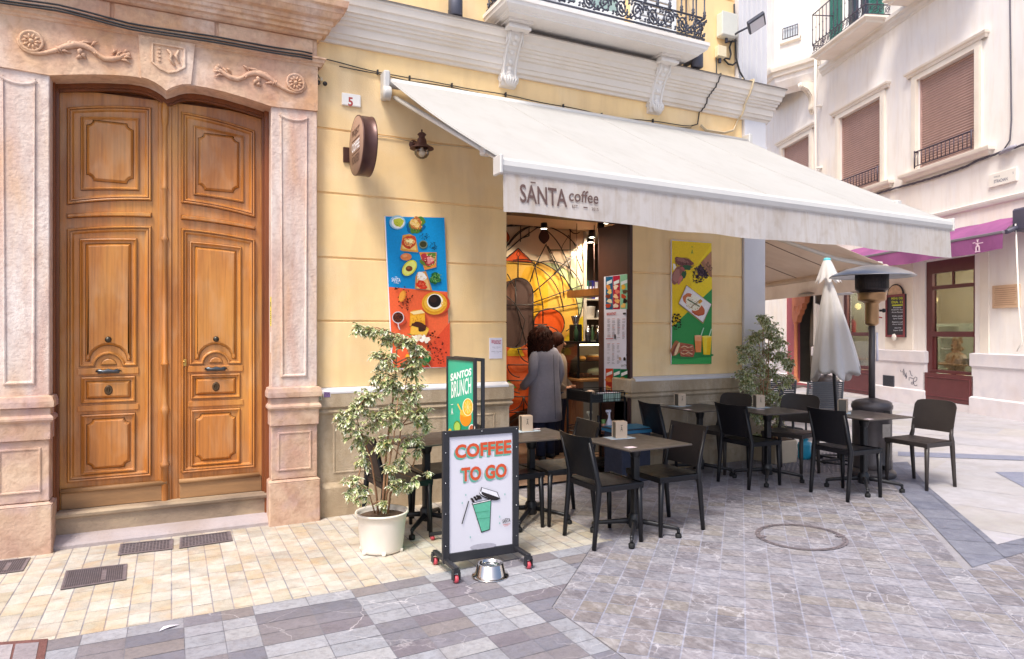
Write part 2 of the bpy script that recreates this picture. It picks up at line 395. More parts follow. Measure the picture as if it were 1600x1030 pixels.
# ---------------------------------------------------------------- ground and paving
M('ground_grout', '#8f8c92', .9, .12, 12, .3, 120)
M('tile_yellow', attr=True, rough=.7, var=.16, scale=14, bump=.35, bscale=55, stain=[('#b8956a', .45, 6.), ('#cfc8c0', .6, 3.5), ('#a08a7c', .35, 13)])
M('tile_slab', attr=True, rough=.62, var=.10, scale=10, bump=.2, bscale=70, stain=[('#8d8790', .3, 3.), ('#7a7472', .3, 17), ('#55525a', .3, 34)], veins=('#d9d3d6', 2.6, .012, .55))
M('tile_square', attr=True, rough=.55, var=.16, scale=12, bump=.25, bscale=70, stain=[('#7a706a', .35, 2.2), ('#9a99a6', .45, 1.1), ('#c3c0c8', .35, 24, (1, .4, 1)), ('#6e6468', .3, 15), ('#4e4a50', .35, 38)], veins=('#cdcbd3', 7.5, .035, .5))
M('tile_band', attr=True, rough=.6, var=.14, scale=12, bump=.2, bscale=70, stain=[('#858894', .4, 9)], veins=('#9a9ca8', 9, .03, .4))
M('tile_large', attr=True, rough=.65, var=.07, scale=8, bump=.15, bscale=70, stain=[('#bdb8bf', .5, .7), ('#8f8780', .35, 3), ('#9a949a', .4, 12)])
def ground_sheet():
    mb = MB(); xs = [-80, -30, -8, -4, 1.0, 5.45, 8, 15, 40, 120]; ys = [-80, -30, -12, -6, -3, 0, 3, 8, 20, 60, 120]
    vs = [(x, y, gz(x)-.006) for x in xs for y in ys]; n = len(ys)
    return mb.add(vs, [(i*n+j, (i+1)*n+j, (i+1)*n+j+1, i*n+j+1) for i in range(len(xs)-1) for j in range(n-1)]).build('ground', 'ground_grout')
tag(ground_sheet(), kind='structure')
def clip_x(reg, a, b): return [(a, -99), (b, -99), (b, 99), (a, 99)]
def hsh(i, j, k=0):
    v = math.sin(i*127.1+j*311.7+k*74.7)*43758.5453; return v-math.floor(v)
def tiles(name, mat, region, org, ang, cw, rl, pal, gap=.006, gy=None, grout=None, shift=None, colf=None, widths=None, jit=.0004, regions=None):
    mb = MB(); ca, sa = math.cos(R(ang)), math.sin(R(ang))
    loc = lambda p: ((p[0]-org[0])*ca+(p[1]-org[1])*sa, -(p[0]-org[0])*sa+(p[1]-org[1])*ca)
    glo = lambda p: (org[0]+p[0]*ca-p[1]*sa, org[1]+p[0]*sa+p[1]*ca)
    gy = gy or gap
    for reg in (regions or [region]):
        if grout:
            xc = sorted({min(max(x, min(p[0] for p in reg)), max(p[0] for p in reg)) for x in (1.0, 5.45, min(p[0] for p in reg), max(p[0] for p in reg))})
            for xa, xb in zip(xc, xc[1:]):
                g = clip(clip_x(reg, xa, xb), reg)
                if len(g) > 2: mb.add([(p[0], p[1], gz(p[0])-.0018) for p in g], [list(range(len(g)))], 0, hexc(grout))
        lr = [loc(p) for p in reg]
        x0 = min(p[0] for p in lr); x1 = max(p[0] for p in lr); y0 = min(p[1] for p in lr); y1 = max(p[1] for p in lr)
        cols = []
        if widths:
            x = 0.; i = 0
            while x < x1: cols.append((i, x, widths[i % len(widths)])); x += widths[i % len(widths)]; i += 1
            x = 0.; i = -1
            while x > x0: w = widths[i % len(widths)]; x -= w; cols.append((i, x, w)); i -= 1
        else: cols = [(i, i*cw, cw) for i in range(math.floor(x0/cw), math.ceil(x1/cw)+1)]
        for i, cx, w in cols:
            if cx > x1 or cx+w < x0: continue
            sh = (shift(i) if shift else 0); L = rl(i) if callable(rl) else rl
            for j in range(math.floor((y0-sh)/L)-1, math.ceil((y1-sh)/L)+1):
                q = [(cx+gap/2, sh+j*L+gy/2), (cx+w-gap/2, sh+j*L+gy/2), (cx+w-gap/2, sh+(j+1)*L-gy/2), (cx+gap/2, sh+(j+1)*L-gy/2)]
                q = clip(q, lr)
                if len(q) < 3: continue
                g = [glo(p) for p in q]; c = colf(i, j) if colf else pal[int(hsh(i, j)*len(pal))]
                c = hexc(c); k = .94+.12*hsh(i, j, 3); dz = (hsh(i, j, 5)-.5)*jit*2; tx = (hsh(i, j, 6)-.5)*.005; ty = (hsh(i, j, 7)-.5)*.005
                mb.add([(p[0], p[1], gz(p[0])+dz+(p[0]-g[0][0])*tx+(p[1]-g[0][1])*ty) for p in g], [list(range(len(g)))], 0, tuple(v*k for v in c))
    return tag(mb.build(name, mat), kind='structure')
YE = -1.77
tiles('pavement', 'tile_yellow', [(-6, YE), (2.95, YE), (2.98, .02), (-6, .02)], (0, 0), 0, .108, lambda i: .15+.05*hsh(i, 9),
      ['#b5b1a6', '#aea89b', '#bab6ad', '#b0a794', '#b3aea5', '#b5ac9b', '#bdb9b1', '#a9a49b'], gap=.007, shift=lambda i: hsh(i, 2)*.2, gy=.003, grout='#86858f')
def slabcol(i, j):
    g = (math.floor(i/2)+math.floor((j+1)/3)) % 2
    return ['#9b9ca4', '#94969f', '#a1a1a6', '#92939c'][int(hsh(i, j)*4)] if g else ['#74727c', '#7a757b', '#70707c', '#827b7c', '#716b74'][int(hsh(i, j)*5)]
DG = .006
tiles('street', 'tile_slab', None, (.06, YE), 0, .27, .142, None, gap=.0045, grout='#74757f', colf=slabcol, widths=[.19, .17, .3, .27, .21, .27],
      regions=[[(-9, -12), (1.95, -12), (1.95, YE), (-9, YE)], [(1.95, -2.6), (2.78, YE), (1.95, YE)]])
SQ = ['#86858d', '#807f88', '#8d8b92', '#76727a', '#8b8684', '#7c7678', '#93919a', '#726e75', '#888287', '#847d7a']
c45 = [(-.005, 0), (0, 0)]
tiles('plaza', 'tile_square', None, (1.95, -2.6), 45, .145, .15, SQ, gap=.009, grout='#9698aa',
      regions=[[(2.955, -1.6), (2.955, -3.38), (4.63, -3.38), (6.38, -1.63), (7.2, -.85), (7.2, .25), (2.985, .25)][::1],
               [(1.96, -2.605), (1.96, -3.38), (2.955, -3.38), (2.955, -1.61)], [(1.96, -12), (16, -12), (16, -3.38), (1.96, -3.38)]])
tiles('kerb_band', 'tile_band', None, (4.63, -3.38), 45, .30, .26, ['#6b6d7c', '#66697a', '#727482', '#626474'], gap=.004,
      regions=[[(4.635, -3.376), (5.07, -3.376), (6.62, -1.83), (6.385, -1.635)], [(6.385, -1.635), (6.62, -1.83), (7.65, -.95), (7.2, -.855)], [(5.07, -3.376), (14, -3.376), (14, -3.2), (5.24, -3.2)]])
tiles('road', 'tile_large', None, (6, -2), 20, .75, 1.15, ['#a5a3a8', '#9f9ea5', '#a9a6a9', '#a4a09f'], gap=.004, shift=lambda i: hsh(i, 4)*.8,
      regions=[[(5.25, -3.195), (16, -3.195), (16, -1.83), (6.625, -1.83)], [(6.625, -1.829), (16, -1.829), (16, -.951), (7.655, -.951)], [(7.2, -.85), (7.65, -.95), (16, -.95), (16, .25), (7.2, .25)], [(6.6, .255), (16, .255), (22, 24), (6.6, 24)]], grout='#a9a6b0')
def dark_strip():
    mb = MB()
    for q in ([(1403, 706), (1600, 713), (1600, 720), (1403, 713)], [(1555, 738), (1600, 738), (1600, 762)]):
        mb.add([(*G(*p)[:2], gz(G(*p)[0])+.004) for p in q], [list(range(len(q)))], 0, hexc('#7a7e93'))
    return mb.build('paving_stripe', 'tile_band')
tag(dark_strip(), kind='structure')

# ---------------------------------------------------------------- covers and grates set in the paving
M('cast_iron', '#8a8086', .6, .2, 20, .3, 90, metal=.5, stain=('#7a6c68', .5, 8)); M('slot_dark', '#4c464c', .7, .1, 20)
M('dark_metal', '#26262a', .45, .15, 20, 0, metal=.6)
def grate(name, label, cat, q, cols, rows, kind, group=None):
    # q: four photo points on the ground TL TR BR BL
    P = [G(*p) for p in q]; root = thing(name, label, cat, P[0], group=group)
    def at(u, v, z): 
        a = [P[0][k]+(P[1][k]-P[0][k])*u for k in (0, 1)]; b = [P[3][k]+(P[2][k]-P[3][k])*u for k in (0, 1)]
        x = a[0]+(b[0]-a[0])*v; y = a[1]+(b[1]-a[1])*v; return (x, y, gz(x)+z)
    mb = MB(); mb.add([at(0, 0, .003), at(1, 0, .003), at(1, 1, .003), at(0, 1, .003)], [(0, 1, 2, 3)])
    mb.build('plate', 'cast_iron', root)
    fr = MB(); e = .035; f = e*1.6
    for (u0, u1, v0, v1) in ((0, 1, 0, f), (0, 1, 1-f, 1), (0, e, f, 1-f), (1-e, 1, f, 1-f)):
        fr.add([at(u0, v0, .0065), at(u1, v0, .0065), at(u1, v1, .0065), at(u0, v1, .0065)], [(0, 1, 2, 3)])
    fr.build('rim', 'cast_iron', root)
    st = MB()
    for i in range(cols):
        for j in range(rows):
            if kind == 'cover' and i in (cols//3*2, cols//3*2+1) and 1 < j < rows-2: continue
            u = e+.02+(1-2*e-.04)*i/cols; v = f+.03+(1-2*f-.06)*j/rows; du = .6*(1-2*e)/cols; dv = (.45 if kind == 'slots' else .7)*(1-2*f)/rows
            st.add([at(u, v, .0055), at(u+du, v, .0055), at(u+du, v+dv, .0055), at(u, v+dv, .0055)], [(0, 1, 2, 3)])
    st.build('slots' if kind == 'slots' else 'tread', 'slot_dark', root)
    return root
grate('vent_grate', 'small slotted iron grate below the doorstep, left of its pair', 'grate', [(188, 851), (271, 843), (270, 859), (184, 869)], 14, 6, 'slots', 'grates below the doorstep')
grate('vent_grate', 'small slotted iron grate below the doorstep, nearer the pedestal of the right pilaster', 'grate', [(281, 841), (360, 831), (364, 846), (280, 858)], 14, 6, 'slots', 'grates below the doorstep')
grate('utility_cover', 'ribbed rectangular iron cover alone in the middle of the yellow paving', 'cover', [(103, 893), (199, 882), (197, 907), (94, 923)], 26, 14, 'cover')
grate('utility_cover', 'ribbed reddish iron cover against the base of the left pilaster', 'cover', [(-40, 882), (48, 872), (36, 893), (-60, 906)], 22, 12, 'cover')
def recessed():
    P = [G(*p) for p in ((-60, 1009), (75, 999), (64, 1060), (-80, 1075))]; c = P[0]
    root = thing('paved_cover', 'recessed cover with reddish steel edge at the bottom left corner of the paving', 'cover', c)
    mb = MB(); z = gz(0)+.004
    at = lambda u, v: tuple(P[0][k]*(1-u)*(1-v)+P[1][k]*u*(1-v)+P[2][k]*u*v+P[3][k]*(1-u)*v for k in (0, 1))
    M('rust_edge', '#7b5552', .6, .25, 18, .2, 80, metal=.3)
    mb.add([(*at(*p), z) for p in ((0, 0), (1, 0), (1, 1), (0, 1))], [(0, 1, 2, 3)]); mb.build('steel_edge', 'rust_edge', root)
    m2 = MB()
    for i in range(3):
        m2.add([(*at(.03+i*.3, .1), z+.003), (*at(.30+i*.3, .1), z+.003), (*at(.30+i*.3, .9), z+.003), (*at(.03+i*.3, .9), z+.003)], [(0, 1, 2, 3)], 0, hexc(['#9c959b', '#a7a0a4', '#8f878d'][i]))
    m2.build('inlay', 'tile_slab', root)
recessed()
def manhole():
    c = G(1251, 839); root = thing('manhole_cover', 'round manhole cover filled with paving stones and ringed in dark iron', 'cover', c)
    mb = MB(); n = 56
    for r0, r1, z in ((.285, .298, .005), (.306, .322, .0055)):
        vs = [(c[0]+r*math.cos(2*PI*k/n), c[1]+r*math.sin(2*PI*k/n), gz(c[0]+r*math.cos(2*PI*k/n))+z) for r in (r0, r1) for k in range(n)]
        mb.add(vs, [(k, (k+1) % n, n+(k+1) % n, n+k) for k in range(n)])
    for k in range(n):
        if k % 2: 
            a = 2*PI*k/n; b = a+.06
            mb.add([(c[0]+r*math.cos(t), c[1]+r*math.sin(t), gz(c[0]+r*math.cos(t))+.005) for r, t in ((.298, a), (.306, a), (.306, b), (.298, b))], [(0, 1, 2, 3)])
    for a in (R(-28), R(152)):
        p = Vector((c[0]+.29*math.cos(a), c[1]+.29*math.sin(a), gz(c[0]+.29*math.cos(a))+.006)); mb.box(p.x-.035, p.x+.035, p.y-.02, p.y+.02, p.z, p.z+.002)
    mb.build('iron_ring', 'cast_iron', root)
manhole()
def tactile():
    P = [G(*p) for p in ((1222, 708), (1318, 706), (1325, 740), (1208, 741))]; root = thing('ribbed_mat', 'dark ribbed drainage mat on the ground between the last tables and the corner plant', 'mat', P[3])
    at = lambda u, v: (P[0][0]*(1-u)*(1-v)+P[1][0]*u*(1-v)+P[2][0]*u*v+P[3][0]*(1-u)*v, P[0][1]*(1-u)*(1-v)+P[1][1]*u*(1-v)+P[2][1]*u*v+P[3][1]*(1-u)*v)
    M('mat_grey', '#77737c', .8, .1, 10); M('mat_dark', '#4f4c55', .8, .1, 10)
    b = MB(); b.add([(*at(*p), .044) for p in ((0, 0), (1, 0), (1, 1), (0, 1))], [(0, 1, 2, 3)]); b.build('backing', 'mat_dark', root)
    r = MB(); n = 16
    for i in range(n):
        u = (i+.2)/n; w = .55/n; r.add([(*at(u, .04), .05), (*at(u+w, .04), .05), (*at(u+w, .96), .05), (*at(u, .96), .05)], [(0, 1, 2, 3)])
    r.build('ribs', 'mat_grey', root)
tactile()
# ---------------------------------------------------------------- the cafe building
SX, SY = 6.39, 0.0                                     # street corner
def side(t, out=0.): return (SX+(-U2[0])*t+N2[0]*out, SY+(-U2[1])*t+N2[1]*out)
cafe = thing('cafe_building', 'pale yellow corner building with grooved plaster, white cornice and an open cafe doorway', 'building', (1.1, 0, 0))
DX0, DX1, DZ = 2.93, 4.44, 2.80
def quadwall(mb, x0, x1, z0, z1, y, ops, depth, mi=0):     # front skin with openings and their reveals
    xs = sorted({x0, x1, *[v for o in ops for v in o[:2]]}); zs = sorted({z0, z1, *[v for o in ops for v in o[2:4]]})
    for a, b in zip(xs, xs[1:]):
        for c, d in zip(zs, zs[1:]):
            if any(o[0] <= a and b <= o[1] and o[2] <= c and d <= o[3] for o in ops): continue
            mb.quad((a, y, c), (b, y, c), (b, y, d), (a, y, d), mi)
    for o in ops:
        a, b, c, d = o[:4]; e = y+depth
        mb.quad((a, y, c), (a, e, c), (a, e, d), (a, y, d), mi); mb.quad((b, y, c), (b, e, c), (b, e, d), (b, y, d), mi)
        mb.quad((a, y, d), (b, y, d), (b, e, d), (a, e, d), mi)
        if c > z0: mb.quad((a, y, c), (b, y, c), (b, e, c), (a, e, c), mi)
def cafe_walls():
    mb = MB(); gv = .012; op = [(DX0, DX1, -.2, DZ)]; BW = (3.35, 4.42, 4.5, 6.9)
    quadwall(mb, 1.1, SX-.02, -.2, 8.5, .014, op+[BW], .3)
    zs = [1.06, 1.645, 2.195, 2.755, 3.31, 4.08]
    for z0, z1 in zip(zs, zs[1:]):
        for (a, b) in ((1.12, DX0), (DX1, 6.02)):
            if z0 < DZ <= z1 or z1 <= DZ:
                bb = [(a, b)]
            else: bb = [(1.12, 6.02)] if a == 1.12 else []
            if z0 < DZ < z1:
                bb = [(a, b)]
            for (p, q) in bb:
                zt = z1-gv*.5; zb = z0+gv*.5
                vs = [(p, .014, zb-.002), (q, .014, zb-.002), (q, 0, zb+.006), (p, 0, zb+.006), (q, 0, zt-.006), (p, 0, zt-.006), (q, .014, zt+.002), (p, .014, zt+.002)]
                mb.add(vs, [(0, 1, 2, 3), (3, 2, 4, 5), (5, 4, 6, 7)])
                for X in (p, q): mb.quad((X, .3 if X in (DX0, DX1) else .014, zb), (X, 0, zb), (X, 0, zt), (X, .3 if X in (DX0, DX1) else .014, zt))
    mb.box(DX0, DX1, 0, .3, DZ, 3.304)                              # piece over the doorway
    for z0, z1 in ((4.42, 5.42), (5.43, 6.4)):                      # upper storey courses
        for (a, b) in ((1.12, 3.1), (4.66, 5.9)): mb.box(a, b, 0, .013, z0, z1-.01)
    mb.build('wall', 'plaster_yellow', cafe)
    sw = MB(); a = side(0); b = side(14)
    sw.quad((a[0], a[1], -.2), (b[0], b[1], -.2), (b[0], b[1], 8.5), (a[0], a[1], 8.5)); sw.quad((SX-.02, .014, -.2), (a[0], a[1], -.2), (a[0], a[1], 8.5), (SX-.02, .014, 8.5))
    sw.quad((1.1, .014, 8.5), (SX, 0, 8.5), (b[0], b[1], 8.5), (1.1, 13, 8.5)); sw.build('side_wall', 'plaster_yellow', cafe)
cafe_walls()
def dado():
    prof = [(.0, 1.065), (.05, 1.04), (.055, 1.03), (.055, .905), (.035, .885), (.045, .875), (.05, .86), (.04, .845), (.025, .835), (.02, .80), (.02, .25), (.05, .215), (.055, .205), (.055, -.2)]
    mb = MB(); mb.molding([(1.1, 0), (DX0, 0), (DX0, .3)], prof); mb.molding([(DX1, .3), (DX1, 0), (SX, 0), side(8)], prof)
    # sunk fields between the mouldings
    for (x0, x1) in ((1.25, 2.8), (4.62, 5.2), (5.3, 5.92)):
        mb.relief([(x0, .32), (x1, .32), (x1, .77), (x0, .77)], [(0, -.02), (.008, -.026), (.016, -.026), (.022, -.0215)])
    mb.build('dado', 'dado_stone', cafe)
    le = MB(); le.molding([(1.1, 0), (DX0-.001, 0)], [(.0005, 1.069), (.052, 1.044), (.057, 1.034), (.057, 1.02)]); le.molding([(DX1+.001, 0), (SX, 0), side(8)], [(.0005, 1.069), (.052, 1.044), (.057, 1.034), (.057, 1.02)])
    le.build('ledge', 'pilaster_paint', cafe)
dado()
def pilasters():
    mb = MB()
    mb.box(6.03, SX-.02, -.03, .01, 1.05, 3.72, bev=.004); mb.box(6.0, SX-.005, -.045, .01, 3.715, 3.77); mb.box(6.03, SX-.02, -.035, .01, 3.765, 4.05)
    mb.build('pilaster', 'pilaster_paint', cafe); mb = MB()
    mb.box(5.92, SX-.015, -.05, .012, 4.42, 8.4)
    for i in range(5): mb.box(5.975+i*.075, 6.005+i*.075, -.058, -.052, 4.5, 8.3)
    mb.build('pilaster', 'pilaster_paint', cafe)
pilasters()
CORN = [(0, 4.05), (.035, 4.05), (.045, 4.075), (.075, 4.085), (.085, 4.12), (.10, 4.125), (.10, 4.19), (.125, 4.2), (.13, 4.225), (.15, 4.23), (.155, 4.255), (.175, 4.262), (.18, 4.285), (.2, 4.29), (.21, 4.335), (.23, 4.345), (.245, 4.40), (.255, 4.405), (.255, 4.425), (0, 4.44)]
def cornice():
    mb = MB(); sc = .8
    mb.molding([(1.13, 0), (SX, 0), side(9)], [(o*sc, z) for o, z in CORN]); mb.build('cornice', 'trim_cream', cafe)
    f = MB(); f.molding([(1.13, 0), (SX, 0), side(9)], [(.0, 4.447), (.212, 4.432), (.214, 4.42)]); M('lead', '#6d655f', .6, .15, 8, metal=.3); f.build('flashing', 'lead', cafe)
cornice()
# corbels under the balcony
def corbel(xc):
    mb = MB(); w = .082
    prof = [(0, 3.93), (-.045, 3.94), (-.07, 3.975), (-.075, 4.02), (-.06, 4.06), (-.065, 4.10), (-.085, 4.16), (-.12, 4.24), (-.17, 4.31), (-.21, 4.35), (-.215, 4.40), (0, 4.40)]
    mb.prism(prof, xc-w, xc+w, axis='x')
    mb.box(xc-w-.035, xc+w+.035, -.30, .0, 4.40, 4.425); mb.box(xc-w-.02, xc+w+.02, -.28, .0, 4.4255, 4.455); mb.box(xc-w-.045, xc+w+.045, -.32, 0, 4.456, 4.478)
    for sx in (-1, 1):
        X = xc+sx*(w+.004)
        for cy, cz, r in ((-.145, 4.335, .062), (-.045, 4.00, .045)):    # volutes on the cheeks
            sp = [(X, cy+math.cos(t)*r*(1-t/14), cz+math.sin(t)*r*(1-t/14)) for t in [k*.4 for k in range(30)]]
            mb.tube(sp, .0085, 6)
        mb.tube([(xc+sx*(w-.02), y-.006, z) for y, z in prof[2:11]], .013, 6)
    for y, z in prof[3:10]:
        mb.ball((xc, y-.004, z), .028, 8, 6, sc=(1, .7, 1))
    for k in range(5):
        mb.tube([(xc+(k-2)*.022, -.07, 4.03), (xc+(k-2)*.03, -.1, 4.0), (xc+(k-2)*.02, -.08, 3.955), (xc, -.04, 3.935)], [.008, .013, .012, .006], 6)
    mb.build('corbel', 'trim_white', cafe)
for xc in (2.93, 4.71): corbel(xc)
# balcony
BX0, BX1, BY = 2.68, 5.08, -.49
def balcony():
    mb = MB(); path = [(BX0+.06, 0), (BX0+.06, BY+.06), (BX1-.06, BY+.06), (BX1-.06, 0)]
    mb.molding(path, [(-.06, 4.478), (-.02, 4.478), (-.015, 4.49), (.0, 4.495), (.0, 4.50), (.02, 4.51), (.045, 4.53), (.05, 4.56), (.06, 4.565), (.06, 4.60), (.0, 4.602)])
    mb.quad((BX0+.12, 0, 4.4785), (BX1-.12, 0, 4.4785), (BX1-.12, BY+.12, 4.4785), (BX0+.12, BY+.12, 4.4785)); mb.quad((BX0, 0, 4.601), (BX1, 0, 4.601), (BX1, BY, 4.601), (BX0, BY, 4.601))
    b = mb.build('balcony', 'trim_white', cafe)
    M('iron', '#4a4c58', .5, .15, 14, metal=.35, stain=('#5a5a66', .4, 12))
    fr = MB(); Z0, Z1 = 4.64, 4.86; c = .04
    path = [(BX0+c, 0), (BX0+c, BY+c), (BX1-c, BY+c), (BX1-c, 0)]
    for a, bb in zip(path, path[1:]):
        for z in (Z0, Z1): fr.tube([(*a, z), (*bb, z)], .011, 4)
        L = (Vector(bb)-Vector(a)).length; n = max(1, round(L/.2)); d = (Vector(bb)-Vector(a))/L
        for i in range(n):                                # scrolling acanthus units
            s0 = L*i/n; w = L/n; fl = 1 if i % 2 else -1; zc = (Z0+Z1)/2
            P = lambda u, v: (a[0]+d.x*(s0+u*w), a[1]+d.y*(s0+u*w), zc+fl*v)
            fr.tube([P(.5+.36*math.cos(t)*(1-t/15), .09*math.sin(t)*(1-t/15)) for t in [k*.42 for k in range(24)]], .0095, 5)
            fr.tube([P(-.15+1.3*k/9, -.08*math.cos(PI*k/9*1.0)) for k in range(10)], .009, 5)
            for (u, v, an) in ((.08, .05, .6), (.92, -.05, -.6), (.3, -.085, .2), (.75, .085, .2), (.5, .03, 1.2), (.18, -.03, 2), (.66, -.03, .9), (.02, -.07, 1.4), (.35, .06, 2.4), (.6, -.07, .4), (.85, .02, 1.9), (.4, -.02, .2), (.12, .085, .1), (.9, -.085, 0.1)):
                q = P(u, v); e = P(u+.11*math.cos(an), v+.04*math.sin(an)); fr.tube([q, ((q[0]+e[0])/2, (q[1]+e[1])/2-.006, (q[2]+e[2])/2+.008), e], [.006, .015, .004], 5)
            fr.ball(P(.5, 0), .014, 6, 5)
    fr.build('frieze', 'iron', b, world=False)
    tr = MB(); 
    for a, bb in zip(path, path[1:]): tr.tube([(*a, 5.55), (*bb, 5.55)], .016, 6)
    tr.build('handrail', 'iron', b, world=False)
    pts = [(BX0+c, BY*.5)]+[(BX0+c+i*(BX1-BX0-2*c)/15, BY+c) for i in range(16)]+[(BX1-c, BY*.66), (BX1-c, BY*.33)]
    for (x, y) in pts:
        ba = MB(); ba.lathe([(.013, Z1), (.013, Z1+.02), (.02, Z1+.03), (.012, Z1+.045), (.018, Z1+.06), (.008, Z1+.08), (.008, 5.2), (.014, 5.22), (.008, 5.24), (.008, 5.54)], (x, y, 0), 8)
        ba.build('baluster', 'iron', b, world=False)
balcony()
def balcony_door():
    M('white_paint', '#e9ebee', .4, .04, 4); M('pane_green', '#9fb6b2', .15, .1, 2)
    s = MB(); s.box(3.10, 3.35, -.02, .012, 4.60, 6.9); s.box(4.42, 4.66, -.02, .012, 4.60, 6.9); f = s.build('window_surround', 'trim_white', cafe)
    d = MB()
    for x0, x1 in ((3.36, 3.88), (3.89, 4.41)):
        d.box(x0, x0+.08, .10, .14, 4.6, 6.8); d.box(x1-.08, x1, .10, .14, 4.6, 6.8); d.box(x0+.08, x1-.08, .10, .14, 4.6, 5.0); d.box(x0+.08, x1-.08, .10, .14, 6.7, 6.8)
    dd = d.build('balcony_door', 'white_paint', cafe); p = MB()
    for x0, x1 in ((3.44, 3.80), (3.97, 4.33)): p.box(x0, x1, .12, .125, 5.0, 6.7)
    p.build('pane', 'pane_green', dd, world=False)
    for x0, x1 in ((2.78, 3.33), (4.44, 4.99)):
        k = MB(); k.box(x0, x0+.05, -.06, -.022, 4.62, 6.8); k.box(x1-.05, x1, -.06, -.022, 4.62, 6.8)
        for i in range(34): k.box(x0+.05, x1-.05, -.055, -.03, 4.66+i*.062, 4.70+i*.062)
        k.build('shutter', 'white_paint', cafe)
balcony_door()

# ---------------------------------------------------------------- the stone portal with its double door
PY = -.085; FY = -.10
portal = thing('portal_building', 'pink and ochre stone portal front with carved lintel around a varnished double door', 'building', (-.03, 0, 0))
XL0, XL1, XR0, XR1 = -1.14, -.79, .735, 1.105
def opening_curve():
    l = [(-.79, 3.404), (-.6, 3.442), (-.44, 3.468), (-.3, 3.482), (-.22, 3.483), (-.16, 3.474), (-.11, 3.455), (-.07, 3.432), (-.037, 3.405)]
    r = [(-2*.0325-x+.01, z) for x, z in reversed(l[:-1])]; r = [(min(x, XR0), z) for x, z in r]; r[-1] = (XR0, 3.404); return l+r
def portal_stone():
    for nm, x0, x1 in (('l', XL0, XL1), ('r', XR0, XR1)):
        mb = MB()
        mb.box(x0, x1, PY, .17, 1.09, 3.42, bev=.006)
        px0, px1 = x0+.075, x1-.085; c = (px0+px1)/2; hw = (px1-px0)/2
        top = [(c+hw*math.cos(t), 3.37-.042*math.sin(t)) for t in [PI*k/10 for k in range(11)]]
        poly = [(px0, 1.175), (px1, 1.175)]+top
        mb.relief(poly, [(0, PY-.0005), (.004, PY-.012), (.012, PY-.014), (.02, PY-.010), (.026, PY-.003)])
        mb.build('pilaster', 'stone_portal_light', portal)
        b = MB(); Y = PY-.005
        b.box(x0-.01, x1+.01, Y-.02, .17, .775, 1.005, bev=.004)
        path = [(x0-.01, .1), (x0-.01, Y-.02), (x1+.01, Y-.02), (x1+.01, .1)]
        b.molding(path, [(0, 1.005), (.022, 1.012), (.022, 1.05), (.012, 1.085), (.0, 1.09), (-.02, 1.095), (-.2, 1.096)]); b.molding(path, [(0, .955), (.008, .95), (.018, .935), (.018, .92), (.006, .905), (0, .9)])
        b.box(x0, x1, Y, .17, .33, .775, bev=.005); b.relief([(x0+.05, .40), (x1-.05, .40), (x1-.05, .72), (x0+.05, .72)], [(0, Y-.0005), (.003, Y-.009), (.012, Y-.009), (.016, Y-.003)])
        b.box(x0-.02, x1+.02, Y-.03, .17, -.2, .31, bev=.008); b.molding([(x0-.02, .1), (x0-.02, Y-.03), (x1+.02, Y-.03), (x1+.02, .1)], [(.0, .31), (-.02, .325), (-.1, .33)])
        b.build('pedestal', 'stone_portal_base', portal)
    mb = MB(); oc = opening_curve()
    poly = [(XL0-.02, 3.42)]+[(XL1, 3.42-.016)]+oc[1:-1]+[(XR0, 3.404), (XR1+.002, 3.42), (XR1+.002, 3.80), (XL0-.02, 3.80)]
    mb.prism(poly, FY, .17); mb.build('lintel', 'stone_portal', portal)
    k = MB(); k.prism([(-.205, 3.482), (-.16, 3.474), (-.11, 3.455), (-.07, 3.432), (-.037, 3.405), (-.004, 3.432), (.036, 3.455), (.086, 3.474), (.135, 3.483), (.165, 3.80), (-.225, 3.80)], FY-.022, FY+.002)
    k.relief([(-.14, 3.76), (.10, 3.76), (.10, 3.60), (.04, 3.555), (-.02, 3.535), (-.08, 3.555), (-.14, 3.60)], [(0, FY-.0225), (.004, FY-.034), (.014, FY-.034), (.02, FY-.022), (.022, FY-.021)])
    for i, (x, z, w) in enumerate(((-.085, 3.72, .02), (-.085, 3.69, .018), (-.085, 3.66, .02), (-.085, 3.63, .017))): k.box(x-w/2, x+w/2, FY-.03, FY-.02, z-.008, z+.008)
    k.tube([(-.03, FY-.026, 3.72), (.0, FY-.03, 3.69), (-.01, FY-.028, 3.65), (.02, FY-.03, 3.61)], [.008, .014, .012, .01], 6); k.tube([(.05, FY-.026, 3.73), (.03, FY-.03, 3.68), (.055, FY-.028, 3.63)], [.008, .013, .009], 6)
    k.build('keystone', 'stone_portal', portal)
    s = MB(); path = [(-4, .0), (-4, FY), (XR1+.02, FY), (XR1+.02, .05)]
    s.molding([(-4, FY), (XR1+.02, FY), (XR1+.02, .05)], [(0, 3.79), (.008, 3.795), (.014, 3.81), (.03, 3.82), (.034, 3.845), (.045, 3.85), (.045, 3.862), (0, 3.872)]); s.build('string_course', 'stone_portal', portal)
    fz = MB(); fz.box(-4, XR1, FY+.03, .1, 3.80, 4.06)
    for x0, x1 in ((-1.9, -.41), (-.385, .31), (.335, 1.07)):
        fz.box(x0, x1, FY+.012, FY+.04, 3.885, 4.02, bev=.006)
    fz.build('frieze', 'stone_portal', portal)
    c = MB(); pr = [(0, 4.02), (.02, 4.03), (.03, 4.05), (.06, 4.055), (.065, 4.08), (.085, 4.09), (.09, 4.115), (.10, 4.12), (.10, 4.155), (.135, 4.165), (.16, 4.20), (.17, 4.205), (.175, 4.24), (.2, 4.25), (.21, 4.30), (0, 4.32)]
    c.molding([(-4, FY), (XR1+.01, FY), (XR1+.01, .05)], pr); c.build('cornice', 'stone_portal', portal)
